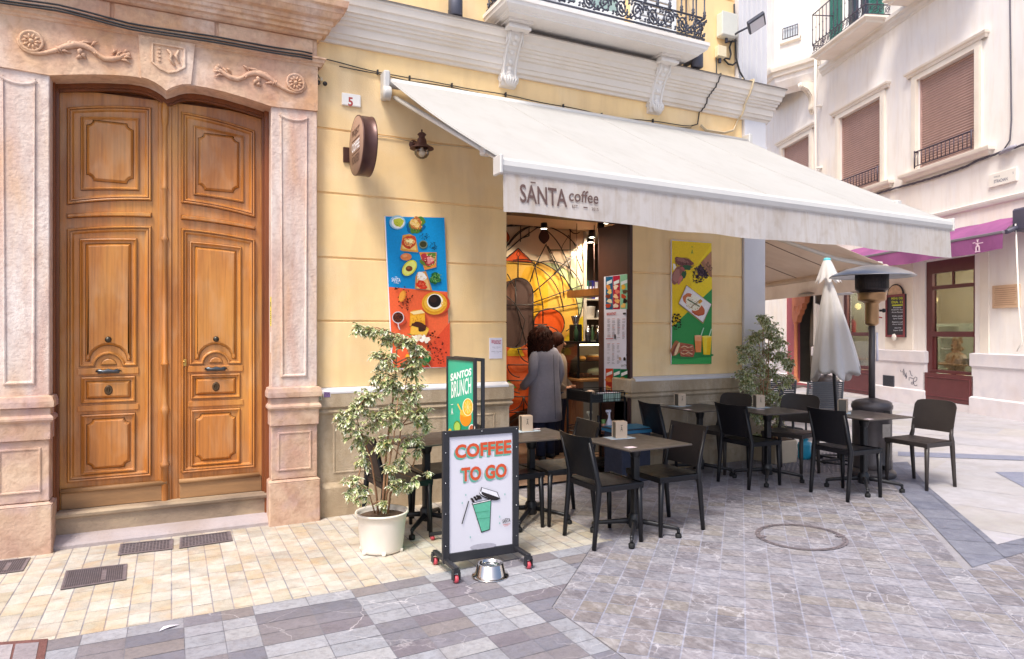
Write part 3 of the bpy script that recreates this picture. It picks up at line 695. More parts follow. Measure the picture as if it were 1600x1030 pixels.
    w = MB(); w.box(-4, XL0-.005, -.06, .3, -.2, 3.8); w.box(-4, 1.1, -.04, .3, 4.3, 8.5); w.build('wall', 'stone_portal_light', portal)
    # carved scrolls: rosette, stem, leaves and a curled head on each side
    for sx, cx in ((1, -.895), (-1, .925)):
        m = MB(); Y = FY-.001; cz = 3.625; X = lambda d: cx+sx*d
        m.lathe([(.0, -.004), (.074, -.004), (.078, -.016), (.066, -.022), (.058, -.012), (.016, -.012), (.014, -.024), (.0, -.028)], (cx, Y, cz), 24, axis='y')
        for k in range(10):
            a = 2*PI*k/10; m.tube([(cx+math.cos(a)*.02, Y-.012, cz+math.sin(a)*.02), (cx+math.cos(a)*.038, Y-.017, cz+math.sin(a)*.038), (cx+math.cos(a)*.057, Y-.012, cz+math.sin(a)*.057)], [.004, .0105, .004], 6)
        st = [(-.082, .0), (-.075, -.04), (-.045, -.078), (.0, -.092), (.05, -.088), (.1, -.07), (.15, -.045), (.2, -.012), (.26, .015), (.32, .02), (.37, .0), (.41, -.035), (.45, -.055), (.5, -.05), (.545, -.03), (.575, -.005), (.6, .02)]
        m.tube([(X(a), Y-.008, cz+b+.01) for a, b in st], [.005, .008, .010, .012, .013, .014, .017, .022, .026, .024, .019, .016, .019, .021, .018, .013, .006], 8, up=(0, 1, 0), flat=.8)
        for (p, q, r) in (((.22, .0), (.3, .055), .014), ((.26, .03), (.38, .06), .012), ((.3, -.0), (.29, -.05), .02), ((.3, -.03), (.33, -.065), .016), ((.36, .03), (.41, .075), .010), ((.16, -.04), (.24, -.04), .010), ((.2, .01), (.27, .045), .012), ((.52, -.03), (.56, .03), .011), ((.55, -.03), (.62, -.05), .010), ((.56, -.02), (.63, -.005), .010), ((.5, .0), (.53, .03), .012), ((.57, .02), (.61, .04), .012), ((.31, -.06), (.27, -.07), .014)):
            m.tube([(X(p[0]), Y-.006, cz+p[1]), (X((p[0]+q[0])/2), Y-.014, cz+(p[1]+q[1])/2+.008), (X(q[0]), Y-.006, cz+q[1])], [r*.5, r, r*.3], 7)
        for d in (.17, .185, .40, .415): m.tube([(X(d), Y-.012, cz-.055+(d > .3)*.02), (X(d-.012), Y-.026, cz-.03+(d > .3)*.01), (X(d-.02), Y-.012, cz-.008)], .005, 5)
        m.ball((X(.6), Y-.008, cz+.015), .02, 8, 6, sc=(1, .6, 1))
        m.build('carving', 'stone_portal', portal)
portal_stone()
def door():
    M('door_wood', '#bc7632', .36, .18, 3., .08, 90, coat=.2, stretch=(11, 11, .5), stain=[('#7c4620', .55, 1.1, (2.2, 2.2, .8)), ('#d3974a', .8, 1.0, (1.8, 1.8, .8)), ('#5a2e14', .3, 6.5, (8, 8, .3)), ('#c9ab88', .25, 3, (3, 3, 1.))])
    M('door_wood_dark', '#7c4119', .38, .18, 3., .06, 90, coat=.25, stretch=(9, 9, .55), stain=('#4a2410', .5, 2., (3, 3, .5)))
    M('door_wood_grey', '#a07850', .6, .18, 3., .15, 90, stretch=(.8, 9, 9), stain=('#6b5138', .6, 2.5, (.6, 1, 3)))
    c = -.037
    ar = lambda x, z, k: z-k*((x-c)/.67)**2
    def hp(x0, x1, zb, kb, zt, kt, n=8):                      # polygon with arched bottom and top edge
        return [(x0+(x1-x0)*i/n, ar(x0+(x1-x0)*i/n, zb, kb)) for i in range(n+1)]+[(x1-(x1-x0)*i/n, ar(x1-(x1-x0)*i/n, zt, kt)) for i in range(n+1)]
    def notch(x0, x1, z0, z1, r, bump=None):
        p = []
        for (cx, cz, a0, a1) in ((x0, z0, 90, 0), (x1, z0, 180, 90), (x1, z1, 270, 180), (x0, z1, 0, -90)):
            p += arc(cx, cz, r, a0, a1, 4)
        return p
    YD = .15
    fr = MB()
    fr.box(-.805, -.775, .06, .19, -.02, 3.43, bev=.004); fr.box(.70, .745, .06, .19, -.02, 3.43, bev=.004)
    fr.box(-.775, -.757, .11, .19, .2, 3.39); fr.box(.685, .70, .11, .19, .2, 3.39)
    fr.box(-.80, .74, YD+.05, YD+.07, .0, 3.6)
    f = fr.build('door_frame', 'door_wood_dark', portal)
    oc = opening_curve()
    hd = MB(); low = [(x, z-.035) for x, z in oc]
    hd.prism([(x, z+.03) for x, z in oc]+list(reversed(low)), .10, .19); hd.prism([(x, z-.034) for x, z in oc]+[(x, z-.052) for x, z in reversed(oc)], .12, .19)
    hd.build('transom_mould', 'door_wood_dark', portal)
    for nm, X0, X1, ox0, ox1, ix0, ix1 in (('l', -.757, .045, -.712, -.14, -.622, -.252), ('r', .049, .685, .068, .635, .138, .518)):
        lf = MB(); g = .0035
        def ring(poly, prof, cap=False): lf.relief(poly, [(0, YD), (.0005, YD+.014), (g, YD+.014)]+[(i+g+.0005, y) for i, y in prof], cap=cap)
        P1_ = [(0, YD-.018), (.008, YD-.026), (.015, YD-.022), (.018, YD-.006), (.022, YD-.006), (.024, YD-.018), (.032, YD-.016), (.044, YD), ]
        P2_ = [(0, YD-.014), (.009, YD-.019), (.014, YD-.008), (.022, YD)]
        P3_ = [(0, YD+.004), (.016, YD-.016), (.02, YD-.018)]
        w1, w2 = .048, .026
        top = [(X1-(X1-X0)*i/10, min(3.40, ar(X1-(X1-X0)*i/10, 3.43, .06))) for i in range(11)]; out = [(X0, .20), (X1, .20)]+top
        lf.prism(out, YD+.02, YD+.045)
        A1 = hp(ox0, ox1, 2.595, .08, 3.34, .085); A2 = hp(ox0, ox1, 2.462, .05, 2.503, .055); A3 = hp(ox0, ox1, .405, 0, 2.395, .06)
        lf.field(out, [A1, A2, A3], YD)
        ring(A1, P1_); ring(A2, [(0, YD-.018), (.006, YD-.028), (.013, YD-.028)], True); ring(A3, P1_)
        B1 = hp(ox0+.088, ox1-.088, 2.67, .05, 3.245, .06); lf.field(inset(A1, w1), [B1], YD); ring(B1, P2_)
        C1 = notch(ox0+.125, ox1-.125, 2.712, 3.188, .045); lf.field(inset(B1, w2), [C1], YD); ring(C1, P3_, True)
        hx = (ix0+ix1)/2; r = .088
        def tall(i, rr):
            b = [(ix0+i, 1.292+i), (hx-rr, 1.292+i)]+arc(hx, 1.292+i, rr, 180, 0, 10)[1:-1]+[(hx+rr, 1.292+i), (ix1-i, 1.292+i)]
            return b+[(ix1-i-(ix1-ix0-2*i)*k/8, ar(ix1-i-(ix1-ix0-2*i)*k/8, 2.285-i, .04)) for k in range(9)]
        T1 = tall(-.01, r+.004); SC = [(hx+.055*math.cos(t), 1.292+.055*math.sin(t)) for t in [PI*k/10 for k in range(11)]]
        q4 = lambda a, b, c_, d: [(a, c_), (b, c_), (b, d), (a, d)]
        Pa, Pb = q4(ix0, ix1, 1.0, 1.208), q4(ix0, ix1, .455, .918)
        lf.field(inset(A3, w1), [T1, SC, Pa, Pb], YD)
        ring(T1, P2_); T2 = tall(.03, r+.036); lf.field(inset(T1, w2), [T2], YD); ring(T2, P3_, True); ring(SC, [(0, YD-.008), (.008, YD-.012)], True)
        lf.box(ix0-.02, ix1+.02, YD-.012, YD+.01, 1.222, 1.272, bev=.004)
        for Q_, I_ in ((Pa, q4(ix0+.034, ix1-.034, 1.034, 1.174)), (Pb, notch(ix0+.036, ix1-.036, .491, .882, .04))): ring(Q_, P2_); lf.field(inset(Q_, w2), [I_], YD); ring(I_, P3_, True)
        lf.box(ix0-.02, ix1+.02, YD-.010, YD+.01, .94, .985, bev=.003)
        l = lf.build('door_leaf', 'door_wood', portal)
        bt = MB(); bt.box(X0+.01, X1-.06 if nm == 'l' else X1, YD-.018, YD+.002, .205, .33, bev=.004); bt.build('kick_board', 'door_wood_grey', l, world=False)
        rl = MB(); zr = .345; rl.tube([(X0+.005, YD-.02, zr), (X1-.075 if nm == 'l' else X1-.02, YD-.02, zr)], .019, 10); rl.build('weather_bar', 'door_wood_grey', l, world=False)
        kn = MB(); M('knob_metal', '#4b463e', .35, .1, 20, metal=.8); kn.lathe([(.0, -.05), (.014, -.048), (.023, -.038), (.024, -.03), (.016, -.02), (.008, -.014), (.008, 0), (.016, .003)], (hx, YD-.012, 1.492), 16, axis='y'); kn.build('knob', 'knob_metal', l, world=False)
        hd2 = MB(); Y = YD-.045; M('handle_metal', '#5d6267', .28, .15, 20, metal=.9)
        hd2.tube([(hx-.085, YD-.012, 1.248), (hx-.078, Y, 1.25), (hx-.06, Y-.004, 1.252), (hx-.035, Y-.008, 1.246), (hx, Y-.01, 1.252), (hx+.035, Y-.008, 1.246), (hx+.06, Y-.004, 1.252), (hx+.078, Y, 1.25), (hx+.085, YD-.012, 1.248)], [.004, .008, .015, .012, .017, .012, .015, .008, .004], 10)
        hd2.box(hx-.072, hx+.072, YD-.02, YD-.01, 1.228, 1.247, bev=.004); hd2.build('door_handle', 'handle_metal', l, world=False)
        es = MB(); M('bronze', '#5b4630', .45, .2, 20, metal=.6); es.lathe([(0, -.005), (.012, -.006), (.014, -.009), (.024, -.008), (.028, -.004), (.03, 0)], (hx, YD-.016, 1.10), 18, axis='y', sc=(1, 1.35)); es.box(hx-.004, hx+.004, YD-.028, YD-.02, 1.085, 1.115); es.build('escutcheon', 'bronze', l, world=False)
        if nm == 'l':
            po = MB(); xx = -.047; h = lambda *a: a
            po.lathe([(.026, .195), (.026, .47), (.034, .475), (.034, .495), (.023, .51), (.022, .88), (.03, .9), (.034, .93), (.026, .95), (.022, .97), (.021, 1.28), (.028, 1.285), (.028, 1.30), (.020, 1.31), (.018, 2.27), (.026, 2.28), (.028, 2.30), (.018, 2.32), (.018, 2.69), (.026, 2.70), (.018, 2.72), (.018, 3.2), (.024, 3.22), (.03, 3.3), (.026, 3.36), (.02, 3.40)], (xx, YD-.012, 0), 14)
            po.box(-.095, .0, YD-.012, YD+.002, .2, 3.39, bev=.004); po.build('astragal', 'door_wood', l, world=False)
        else:
            lk = MB(); M('brass', '#c8a25a', .3, .1, 20, metal=.8); lk.box(.075, .11, YD-.022, YD-.001, 1.275, 1.33, bev=.003); lk.lathe([(0, -.032), (.009, -.03), (.009, -.02)], (.092, YD, 1.31), 12, axis='y'); lk.build('lock', 'brass', l, world=False)
    s = MB(); s.prism([(YD+.05, .03), (.07, .03), (.07, .15), (.045, .165), (.04, .185), (.055, .2), (YD+.05, .205)], -.785, .728, axis='x'); s.build('threshold', 'sill_stone', portal)
    d = MB(); d.prism([(-.06, -.2), (-.06, -.02), (-.045, -.005), (.02, .022), (.12, .046), (.2, .048), (.2, -.2)], -.788, .733, axis='x'); d.build('doorstep', 'step_stone', portal)
door()
st = MB(); M('sticker_yellow', '#f2e21c', .4, .03); st.box(.739, .7405, -.07, -.03, 1.60, 1.80)
# ---------------------------------------------------------------- things fixed to the cafe front
def box_thing(name, label, cat, mats, parts, loc, group=None):
    r = thing(name, label, cat, loc, group=group)
    for n, m, fn in parts: mb = MB(); fn(mb); mb.build(n, m, r)
    return r
M('sticker_yellow', '#f2e21c', .4, .03); M('ink_black', '#26211f', .5, .05); M('plaque_white', '#efeae2', .35, .04); M('ink_red', '#b5524a', .5, .05); M('paper', '#e4e0ee', .7, .02)
M('brown_metal', '#56382f', .38, .12, 10, metal=.35, stain=('#4a3a50', .3, 4)); M('sign_face', '#9d7d6a', .5, .05, 6)
st = thing('warning_sticker', 'tall yellow warning sticker on the inner edge of the portal, right of the door', 'sticker', (.734, -.06, 1.68))
mb = MB(); mb.box(.7325, .7345, -.082, -.035, 1.60, 1.84); mb.build('sheet', 'sticker_yellow', st)
mb = MB()
for i in range(7): mb.box(.7315, .7323, -.072, -.045-.01*(i % 2), 1.62+i*.016, 1.626+i*.016)
mb.box(.7315, .7323, -.07, -.048, 1.76, 1.80); mb.build('print', 'ink_black', st)
st = thing('name_sticker', 'narrow pale label below the yellow sticker on the portal edge', 'sticker', (.734, -.06, 1.5))
mb = MB(); mb.box(.7325, .7345, -.07, -.045, 1.38, 1.55); mb.build('sheet', 'plaque_white', st)
# number plaque
r = thing('number_plaque', 'small white tile plaque with red number 5 on the yellow wall', 'plaque', (1.41, 0, 3.53))
mb = MB(); mb.box(1.327, 1.494, -.022, 0, 3.53, 3.638, bev=.006); mb.build('tile', 'plaque_white', r)
d = Dec(planeY(-.0225)); d.text('5', (544, 165.5), (551.5, 166.5), 14, '#b0453f', bold=.03); d.build('number', r)
# cables along the front
M('cable_black', '#2b2a2c', .5, .1, 20); M('cable_cream', '#d9c6a4', .6, .08, 20); M('cable_white', '#e6e4e4', .5, .05)
def cable(name, label, paths, mat='cable_black', rad=.006, clips=None, cat='cable'):
    r = thing(name, label, cat, paths[0][0]); mb = MB()
    for p in paths: mb.tube(p, rad, 6)
    mb.build('wire', mat, r)
    if clips:
        c = MB()
        for q in clips: c.box(q[0]-.006, q[0]+.006, q[1]-.012, q[1]+.012, q[2]-.02, q[2]+.02)
        c.build('clip', mat, r)
    return r
def along(pxs, Y, dz=0., n=5):
    out = []
    for (a, b) in zip(pxs, pxs[1:]):
        for k in range(n): 
            t = k/n; x = a[0]+(b[0]-a[0])*t; y = a[1]+(b[1]-a[1])*t; X, Z = W(x, y, Y); out.append((X, Y, Z+dz+.006*math.sin(X*7)))
    X, Z = W(*pxs[-1], Y); out.append((X, Y, Z+dz)); return out
pp = [(-30, -6), (90, 14), (200, 40), (300, 58), (400, 73), (488, 89)]
cable('cable_bundle', 'thick black cable bundle sagging along the stone portal string course', [along(pp, -.155), along([(x, y+3) for x, y in pp], -.16, -.004), along([(x, y-4) for x, y in pp], -.15, .006)], rad=.007)
pw = [(488, 89), (530, 98), (590, 112), (640, 123), (706, 133), (790, 149), (880, 166), (940, 180), (1020, 190), (1080, 197)]
cable('wall_cable', 'black cable clipped along the yellow wall above the white awning', [along(pw, -.02), along([(x, y+4+2*math.sin(x*.05)) for x, y in pw[1:]], -.018)], rad=.0045, clips=[along([p, p], -.018)[0] for p in pw[2:-1]])
def hug(x0, x1): n = len(CORN)-1; return [(x0+(x1-x0)*i/n, -(o*.8+.014+(.0 if i < n else .05)), z+(.012 if i > n-2 else 0)) for i, (o, z) in enumerate(CORN)]
cc = [(X, -.02, Z) for X, Z in (W(1080, 197, -.02), W(1090, 194, -.02))]+hug(5.36, 5.50)+[(5.52, -.1, 4.47), (5.6, -.03, 4.48), (5.6, -.03, 4.7)]
cable('cornice_cable', 'black cable looping up over the cornice to the junction boxes', [cc], rad=.007)
cc = [(W(x, y, Y)[0], Y, W(x, y, Y)[1]) for x, y, Y in ((1094, 197, -.02), (1103, 205, -.02), (1130, 209, -.02), (1145, 205, -.02))]+hug(5.95, 5.98)+[(5.9, -.12, 4.47)]
cable('cream_cable', 'cream painted cable crossing the cornice near the street corner', [cc, [(a, b-.012, c+.012) for a, b, c in cc]], 'cable_cream', .008)
cable('riser_cable', 'thick dark cable rising from the cornice past the junction boxes', [[(5.98, -.1, 4.46), (5.92, -.07, 4.58), (5.90, -.03, 4.75), (5.89, -.025, 5.0), (5.88, -.02, 5.38)], [(5.9, -.03, 4.70), (5.85, -.03, 4.66), (5.78, -.03, 4.66), (5.72, -.03, 4.70), (5.70, -.03, 4.75)], [(5.9, -.03, 4.95), (5.83, -.03, 4.93), (5.80, -.03, 4.86), (5.82, -.03, 4.78), (5.8, -.03, 4.72), (5.72, -.03, 4.72)]], rad=.011)
cable('thin_cable', 'thin cable running up the yellow wall beside the balcony end', [[(5.16, -.01, 6.5), (5.17, -.012, 5.2), (5.2, -.012, 4.7), (5.27, -.015, 4.46)], [(5.19, -.01, 6.5), (5.2, -.012, 5.2), (5.24, -.012, 4.75), (5.3, -.015, 4.46)]], 'cable_cream', .006)
def jbox(name, label, x0, x1, z0, z1, dep, mat):
    r = thing(name, label, 'junction box', ((x0+x1)/2, 0, z0)); mb = MB(); mb.box(x0, x1, -dep, 0, z0, z1, bev=.012); mb.build('case', mat, r)
    mb = MB(); mb.box(x0-.006, x1+.006, -dep-.012, -dep+.002, z0+.01, z1+.006, bev=.005); mb.build('lid', mat, r)
    mb = MB(); mb.lathe([(.018, -.05), (.018, 0)], ((x0+x1)/2, -dep/2, z0), 10); mb.build('gland', 'iron', r)
M('box_grey', '#d3d2c8', .5, .05); M('box_cream', '#e2d3b0', .5, .05)
jbox('junction_box', 'larger grey green junction box high beside the corner pilaster', 5.62, 5.84, 4.94, 5.21, .10, 'box_grey')
jbox('junction_box', 'small cream junction box below the larger grey one', 5.59, 5.71, 4.70, 4.83, .06, 'box_cream')
def floodlight():
    r = thing('floodlight', 'square black framed floodlight angled over the street corner', 'floodlight', (5.83, -.03, 4.98)); q = [(1147, 40), (1163, 23), (1180, 30), (1163, 45)]
    mat = Matrix.Translation((5.88, -.36, 5.02)) @ Matrix.Rotation(R(40), 4, 'Z') @ Matrix.Rotation(R(-28), 4, 'X')
    mb = MB(); mb.box(-.15, .15, -.10, .10, -.02, .02, mat=mat, bev=.008); mb.build('housing', 'iron', r)
    g = MB(); g.box(-.125, .125, -.08, .08, -.0235, -.0205, mat=mat); M('lens', '#d8dbe2', .2, .03); g.build('lens', 'lens', r)
    b = MB(); b.tube([(5.83, -.01, 4.98), (5.80, -.16, 4.98), (5.84, -.3, 5.0)], .012, 6); b.box(5.80, 5.86, -.02, 0, 4.93, 5.02); b.build('bracket', 'iron', r)
floodlight()
def uplight(label, x, y=-.14):
    r = thing('wall_spotlight', label, 'wall light', (x, y, 4.44)); mb = MB(); M('spot_grey', '#565763', .45, .08, 8, metal=.3)
    mb.lathe([(.0, 4.452), (.062, 4.452), (.066, 4.456), (.066, 4.68), (.06, 4.685), (.0, 4.685)], (x, y, 0), 20); mb.build('cylinder', 'spot_grey', r)
    b = MB(); b.box(x-.02, x+.02, y+.06, 0, 4.53, 4.57); b.build('bracket', 'spot_grey', r)
uplight('grey cylindrical spotlight on the cornice left of the balcony', 2.34); uplight('grey cylindrical spotlight on the cornice under the right end of the balcony', 5.16, -.2)
def cctv():
    r = thing('sensor_pair', 'two small black lenses hanging from a wire beside the portal', 'sensor', (1.14, -.03, 3.7)); mb = MB()
    mb.tube([(1.098, -.02, 3.86), (1.10, -.02, 3.80), (1.13, -.02, 3.74), (1.145, -.03, 3.71)], .004, 6); mb.build('wire', 'cable_black', r)
    mb = MB(); mb.lathe([(0, 0), (.014, .002), (.014, .03), (.008, .035), (0, .036)], (1.147, -.035, 3.695), 10); mb.build('mount', 'cable_cream', r)
    for dx in (-.028, .03): mb = MB(); mb.ball((1.147+dx, -.05, 3.678), .02, 10, 8); mb.build('lens', 'ink_black', r)
cctv()
def round_sign():
    xs, xe, cy, cz, rr = 1.38, 1.495, -.325, 3.105, .245
    r = thing('round_sign', 'round brown metal sign projecting from the yellow wall with cut out lettering', 'sign', (1.43, -.05, cz))
    mb = MB(); mb.lathe([(0, xs), (rr-.006, xs), (rr, xs-.004), (rr+.003, xs), (rr+.003, xs+.01), (rr, xs+.012), (rr, xe-.012), (rr+.003, xe-.01), (rr+.003, xe), (0, xe)], (0, cy, cz), 48, axis='x'); mb.build('drum', 'brown_metal', r)
    f = MB(); f.lathe([(0, xs-.0045), (rr-.008, xs-.0045), (rr-.006, xs-.001)], (0, cy, cz), 48, axis='x'); f.build('face', 'sign_face', r)
    b = MB(); b.box(1.34, 1.48, -.02, 0, cz-.07, cz+.06, bev=.003); b.box(1.42, 1.46, -.09, -.02, cz-.04, cz+.03); b.build('wall_bracket', 'brown_metal', r)
    M('cut_dark', '#5c4238', .6, .05); M('cut_white', '#f0eef2', .4, .03)
    L = MB(); X = xs-.007
    for z in (.055, -.055): L.box(X, X+.002, cy-.13, cy+.13, cz+z-.003, cz+z+.003)
    def word(mb, s, z0, h, w):
        vs, fs = text2d(s, 0, .02); mb.add([(X, cy+w/2-u*w, cz+z0+v*h) for u, v in vs], fs)
    word(L, 'PROJECT', .075, .07, .25); word(L, 'ROASTERY', -.145, .07, .25); L.build('lettering', 'cut_dark', r)
    L = MB(); word(L, 'COFFEE', -.038, .074, .26); L.build('lettering', 'cut_white', r)
round_sign()
def wall_lamp():
    x, y = 2.005, -.17; r = thing('wall_lantern', 'rusty brown bell shaped wall lantern with clear glass under the awning arm', 'lamp', (x, y, 3.2)); M('rust_brown', '#5a3a32', .6, .2, 20, .2, 80, metal=.3)
    mb = MB(); mb.lathe([(0, 3.365), (.008, 3.36), (.006, 3.34), (.022, 3.335), (.04, 3.318), (.036, 3.31), (.028, 3.305), (.028, 3.285), (.036, 3.28), (.042, 3.262), (.045, 3.235), (.07, 3.215), (.105, 3.198), (.108, 3.19), (.10, 3.188), (.06, 3.2)], (x, y, 0), 22); mb.build('hood', 'rust_brown', r)
    mb = MB(); mb.tube([(x-.02, 0, 3.27), (x-.02, -.06, 3.27), (x-.01, -.1, 3.24), (x, y, 3.25)], .012, 8); mb.lathe([(0, -.012), (.04, -.012), (.045, 0)], (x-.02, 0, 3.265), 14, axis='y'); mb.build('bracket', 'rust_brown', r)
    mb = MB(); mb.lathe([(.062, 3.195), (.068, 3.17), (.064, 3.14), (.045, 3.115), (.02, 3.103), (0, 3.10)], (x, y, 0), 20); mb.build('glass', glass('lamp_glass', '#f4efe6', .05, .75), r)
    mb = MB(); mb.lathe([(.012, 3.2), (.014, 3.18), (.03, 3.16), (.03, 3.14), (.018, 3.122), (0, 3.118)], (x, y, 0), 14); M('bulb', '#f5f0e6', .2, .02, trans=.3); mb.build('bulb', 'bulb', r)
wall_lamp()
cable('lamp_cable', 'thin brown cable running along the wall groove to the lantern', [[(1.52, -.01, 3.30), (1.75, -.012, 3.305), (1.97, -.012, 3.29)], [(2.04, -.012, 3.28), (2.4, -.01, 3.30), (2.9, -.01, 3.31)]], 'cable_cream', .004)

# ---------------------------------------------------------------- the big white awning
M('awning_white', '#c2c0bd', .8, .03, 2, .2, 9, trans=.25, stain=[('#bab7b3', .4, 1.2), ('#aba69f', .2, 7, (1.5, .4, 1))]); M('awning_valance', '#cfcac8', .8, .05, 3, .15, 200, trans=.3, stain=[('#b8a996', .4, 3.0, (14, 14, .35)), ('#c0b3a5', .5, 1.5, (1, 1, 1)), ('#a08a70', .3, 5, (3, 3, 2))])
M('alu_white', '#c9c6c2', .4, .04, 8, metal=.1); M('logo_brown', '#5e4742', .6, .05)
AX0, AX1 = 1.73, 6.01; AWZ, AWY = 3.80, -.06; BYA = -2.38
barz = lambda X: 2.52-.05*(X-AX0)/(AX1-AX0)
def awning():
    r = thing('awning', 'large white fabric awning with lettered valance over the cafe tables', 'awning', (AX0, 0, AWZ))
    mb = MB(); nx, ny = 90, 14; th = .004
    def P(i, j, o): 
        X = AX0+(AX1-AX0)*i/nx; t = j/ny; z = AWZ*(1-t)+(barz(X)+.045)*t - .035*math.sin(PI*t)*(.8+.2*math.sin(X*2))-.006*math.sin(X*5.8+t*2)*t-.003*math.sin(X*13-t*4)*t; return (X, AWY+(BYA-.01-AWY)*t, z-o)
    for o in (0, th):
        mb.add([P(i, j, o) for i in range(nx+1) for j in range(ny+1)], [(i*(ny+1)+j, (i+1)*(ny+1)+j, (i+1)*(ny+1)+j+1, i*(ny+1)+j+1) for i in range(nx) for j in range(ny)], 0, None, True)
    for X in (0, nx): mb.add([P(X, j, o) for o in (0, th) for j in range(ny+1)], [(j, j+1, ny+2+j, ny+1+j) for j in range(ny)])
    mb.build('fabric', 'awning_white', r)
    sm = MB()
    for X in [AX0+.02]+[AX0+1.09*k for k in (1, 2, 3)]+[AX1-.02]: sm.tube([(X, P((X-AX0)/(AX1-AX0)*nx, j, 0)[1], P((X-AX0)/(AX1-AX0)*nx, j, 0)[2]+.0005) for j in range(ny+1)], .0028, 4, flat=.5)
    sm.build('seam', 'awning_valance', r)
    b = MB(); n = 20
    for k in range(1):
        prof = [(0, .055), (-.03, .05), (-.05, .03), (-.055, 0.), (-.045, -.03), (-.03, -.042), (.0, -.045), (.03, -.03), (.035, .03)]
        vs = [(X, BYA+p[0], barz(X)+p[1]) for X in (AX0-.01, AX1+.02) for p in prof]; m = len(prof)
        b.add(vs, [(i, (i+1) % m, m+(i+1) % m, m+i) for i in range(m)]+[tuple(range(m)), tuple(range(m, 2*m))], 0, None, False)
    b.build('front_bar', 'alu_white', r)
    for X in (AX0-.018, AX1+.022): e = MB(); e.box(X-.012, X+.008, BYA-.06, BYA+.045, barz(X)-.05, barz(X)+.062, bev=.006); e.build('end_cap', 'alu_white', r)
    v = MB(); nv, nh = 60, 5
    def V(i, j): X = AX0+(AX1-AX0-.0)*i/nv; t = j/nh; return (X, BYA-.032+.010*t*math.sin(X*5.1)+.006*t*math.sin(X*13)-.01*t, barz(X)-.04-(.235+.008*math.sin(X*2.3)+.004*math.sin(X*9))*t)
    v.add([V(i, j) for i in range(nv+1) for j in range(nh+1)], [(i*(nh+1)+j, (i+1)*(nh+1)+j, (i+1)*(nh+1)+j+1, i*(nh+1)+j+1) for i in range(nv) for j in range(nh)], 0, None, True)
    va = v.build('valance', 'awning_valance', r)
    L = MB(); pl = lambda x, z: (x, BYA-.0385+.010*((barz(x)-.04-z)/.235)*math.sin(x*5.1)+.006*((barz(x)-.04-z)/.235)*math.sin(x*13)-.01*((barz(x)-.04-z)/.235), z-.012*(x-AX0))
    def word(s, x0, x1, z0, z1, sh=0., bo=.0): 
        vs, fs = text2d(s, sh, bo); L.add([pl(x0+(x1-x0)*u, z0+(z1-z0)*v_) for u, v_ in vs], fs)
    word('SANTA', 1.835, 2.155, 2.315, 2.425, 0, .012); L.add([pl(1.908, 2.438), pl(1.942, 2.438), pl(1.942, 2.446), pl(1.908, 2.446)], [(0, 1, 2, 3)])
    word('coffee', 2.17, 2.385, 2.355, 2.43, .15, .008); word('EST.', 2.19, 2.235, 2.315, 2.334, 0, .01); word('2015', 2.33, 2.383, 2.312, 2.331, 0, .01)
    L.add([pl(2.27, 2.321), pl(2.3, 2.321), pl(2.3, 2.3285), pl(2.27, 2.3285)], [(0, 1, 2, 3)]); L.build('lettering', 'logo_brown', r)
    for X in (AX0+.06, AX1-.12):
        a = MB(); el = (X+.03, -1.98, 2.72); a.tube([(X, -.08, 3.64), el], .030, 8, flat=.7, up=(0, 0, 1)); a.tube([el, (X+.05, BYA+.02, barz(X)-.0)], .026, 8, flat=.7, up=(0, 0, 1)); a.box(el[0]-.035, el[0]+.035, el[1]-.04, el[1]+.04, el[2]-.03, el[2]+.03, bev=.01); a.build('arm', 'alu_white', r)
    c = MB(); c.tube([(AX0, -.075, 3.765), (AX1, -.075, 3.765)], .045, 12); 
    c.build('roller', 'alu_white', r)
    for X in (AX0-.03, AX1+.03): k = MB(); k.box(X-.03, X+.03, -.13, 0, 3.62, 3.86, bev=.012); k.lathe([(0, X-.034), (.055, X-.034), (.06, X-.02), (.06, X+.03)], (0, -.11, 3.66), 16, axis='x'); k.build('wall_bracket', 'alu_white', r)
awning()
def dirt():
    r = thing('bird_droppings', 'few dark specks lying on the right end of the white awning', 'droppings', (5.6, -1.1, 3.2)); mb = MB()
    for px, py, w, h in ((1188, 260, 8, 2), (1184, 267, 6, 1.5), (1210, 262, 6, 1.5), (1218, 264, 5, 1), (1252, 268, 9, 1.6), (1254, 272, 8, 1.6), (1256, 275, 6, 1.2), (908, 175, 5, 1)):
        d = ray(px)                                        # meet the sloping cloth
        for k in range(40):
            s = 5+k*.1; X, Y = s*d[0], -6+s*d[1]; z = EYE-(py-HY)*s/F; t = (Y-AWY)/(BYA-AWY)
            if 0 < t < 1 and z >= AWZ*(1-t)+(barz(X)+.045)*t: break
        zz = lambda Y: AWZ*(1-(Y-AWY)/(BYA-AWY))+(barz(X)+.045)*((Y-AWY)/(BYA-AWY))-.018
        w *= .004; h *= .008; mb.add([(X+math.cos(a)*w+.3*h*math.sin(a), Y+math.sin(a)*h, zz(Y+math.sin(a)*h)+.003) for a in [k*PI/4 for k in range(8)]], [list(range(8))])
    mb.build('specks', 'iron', r)
dirt()
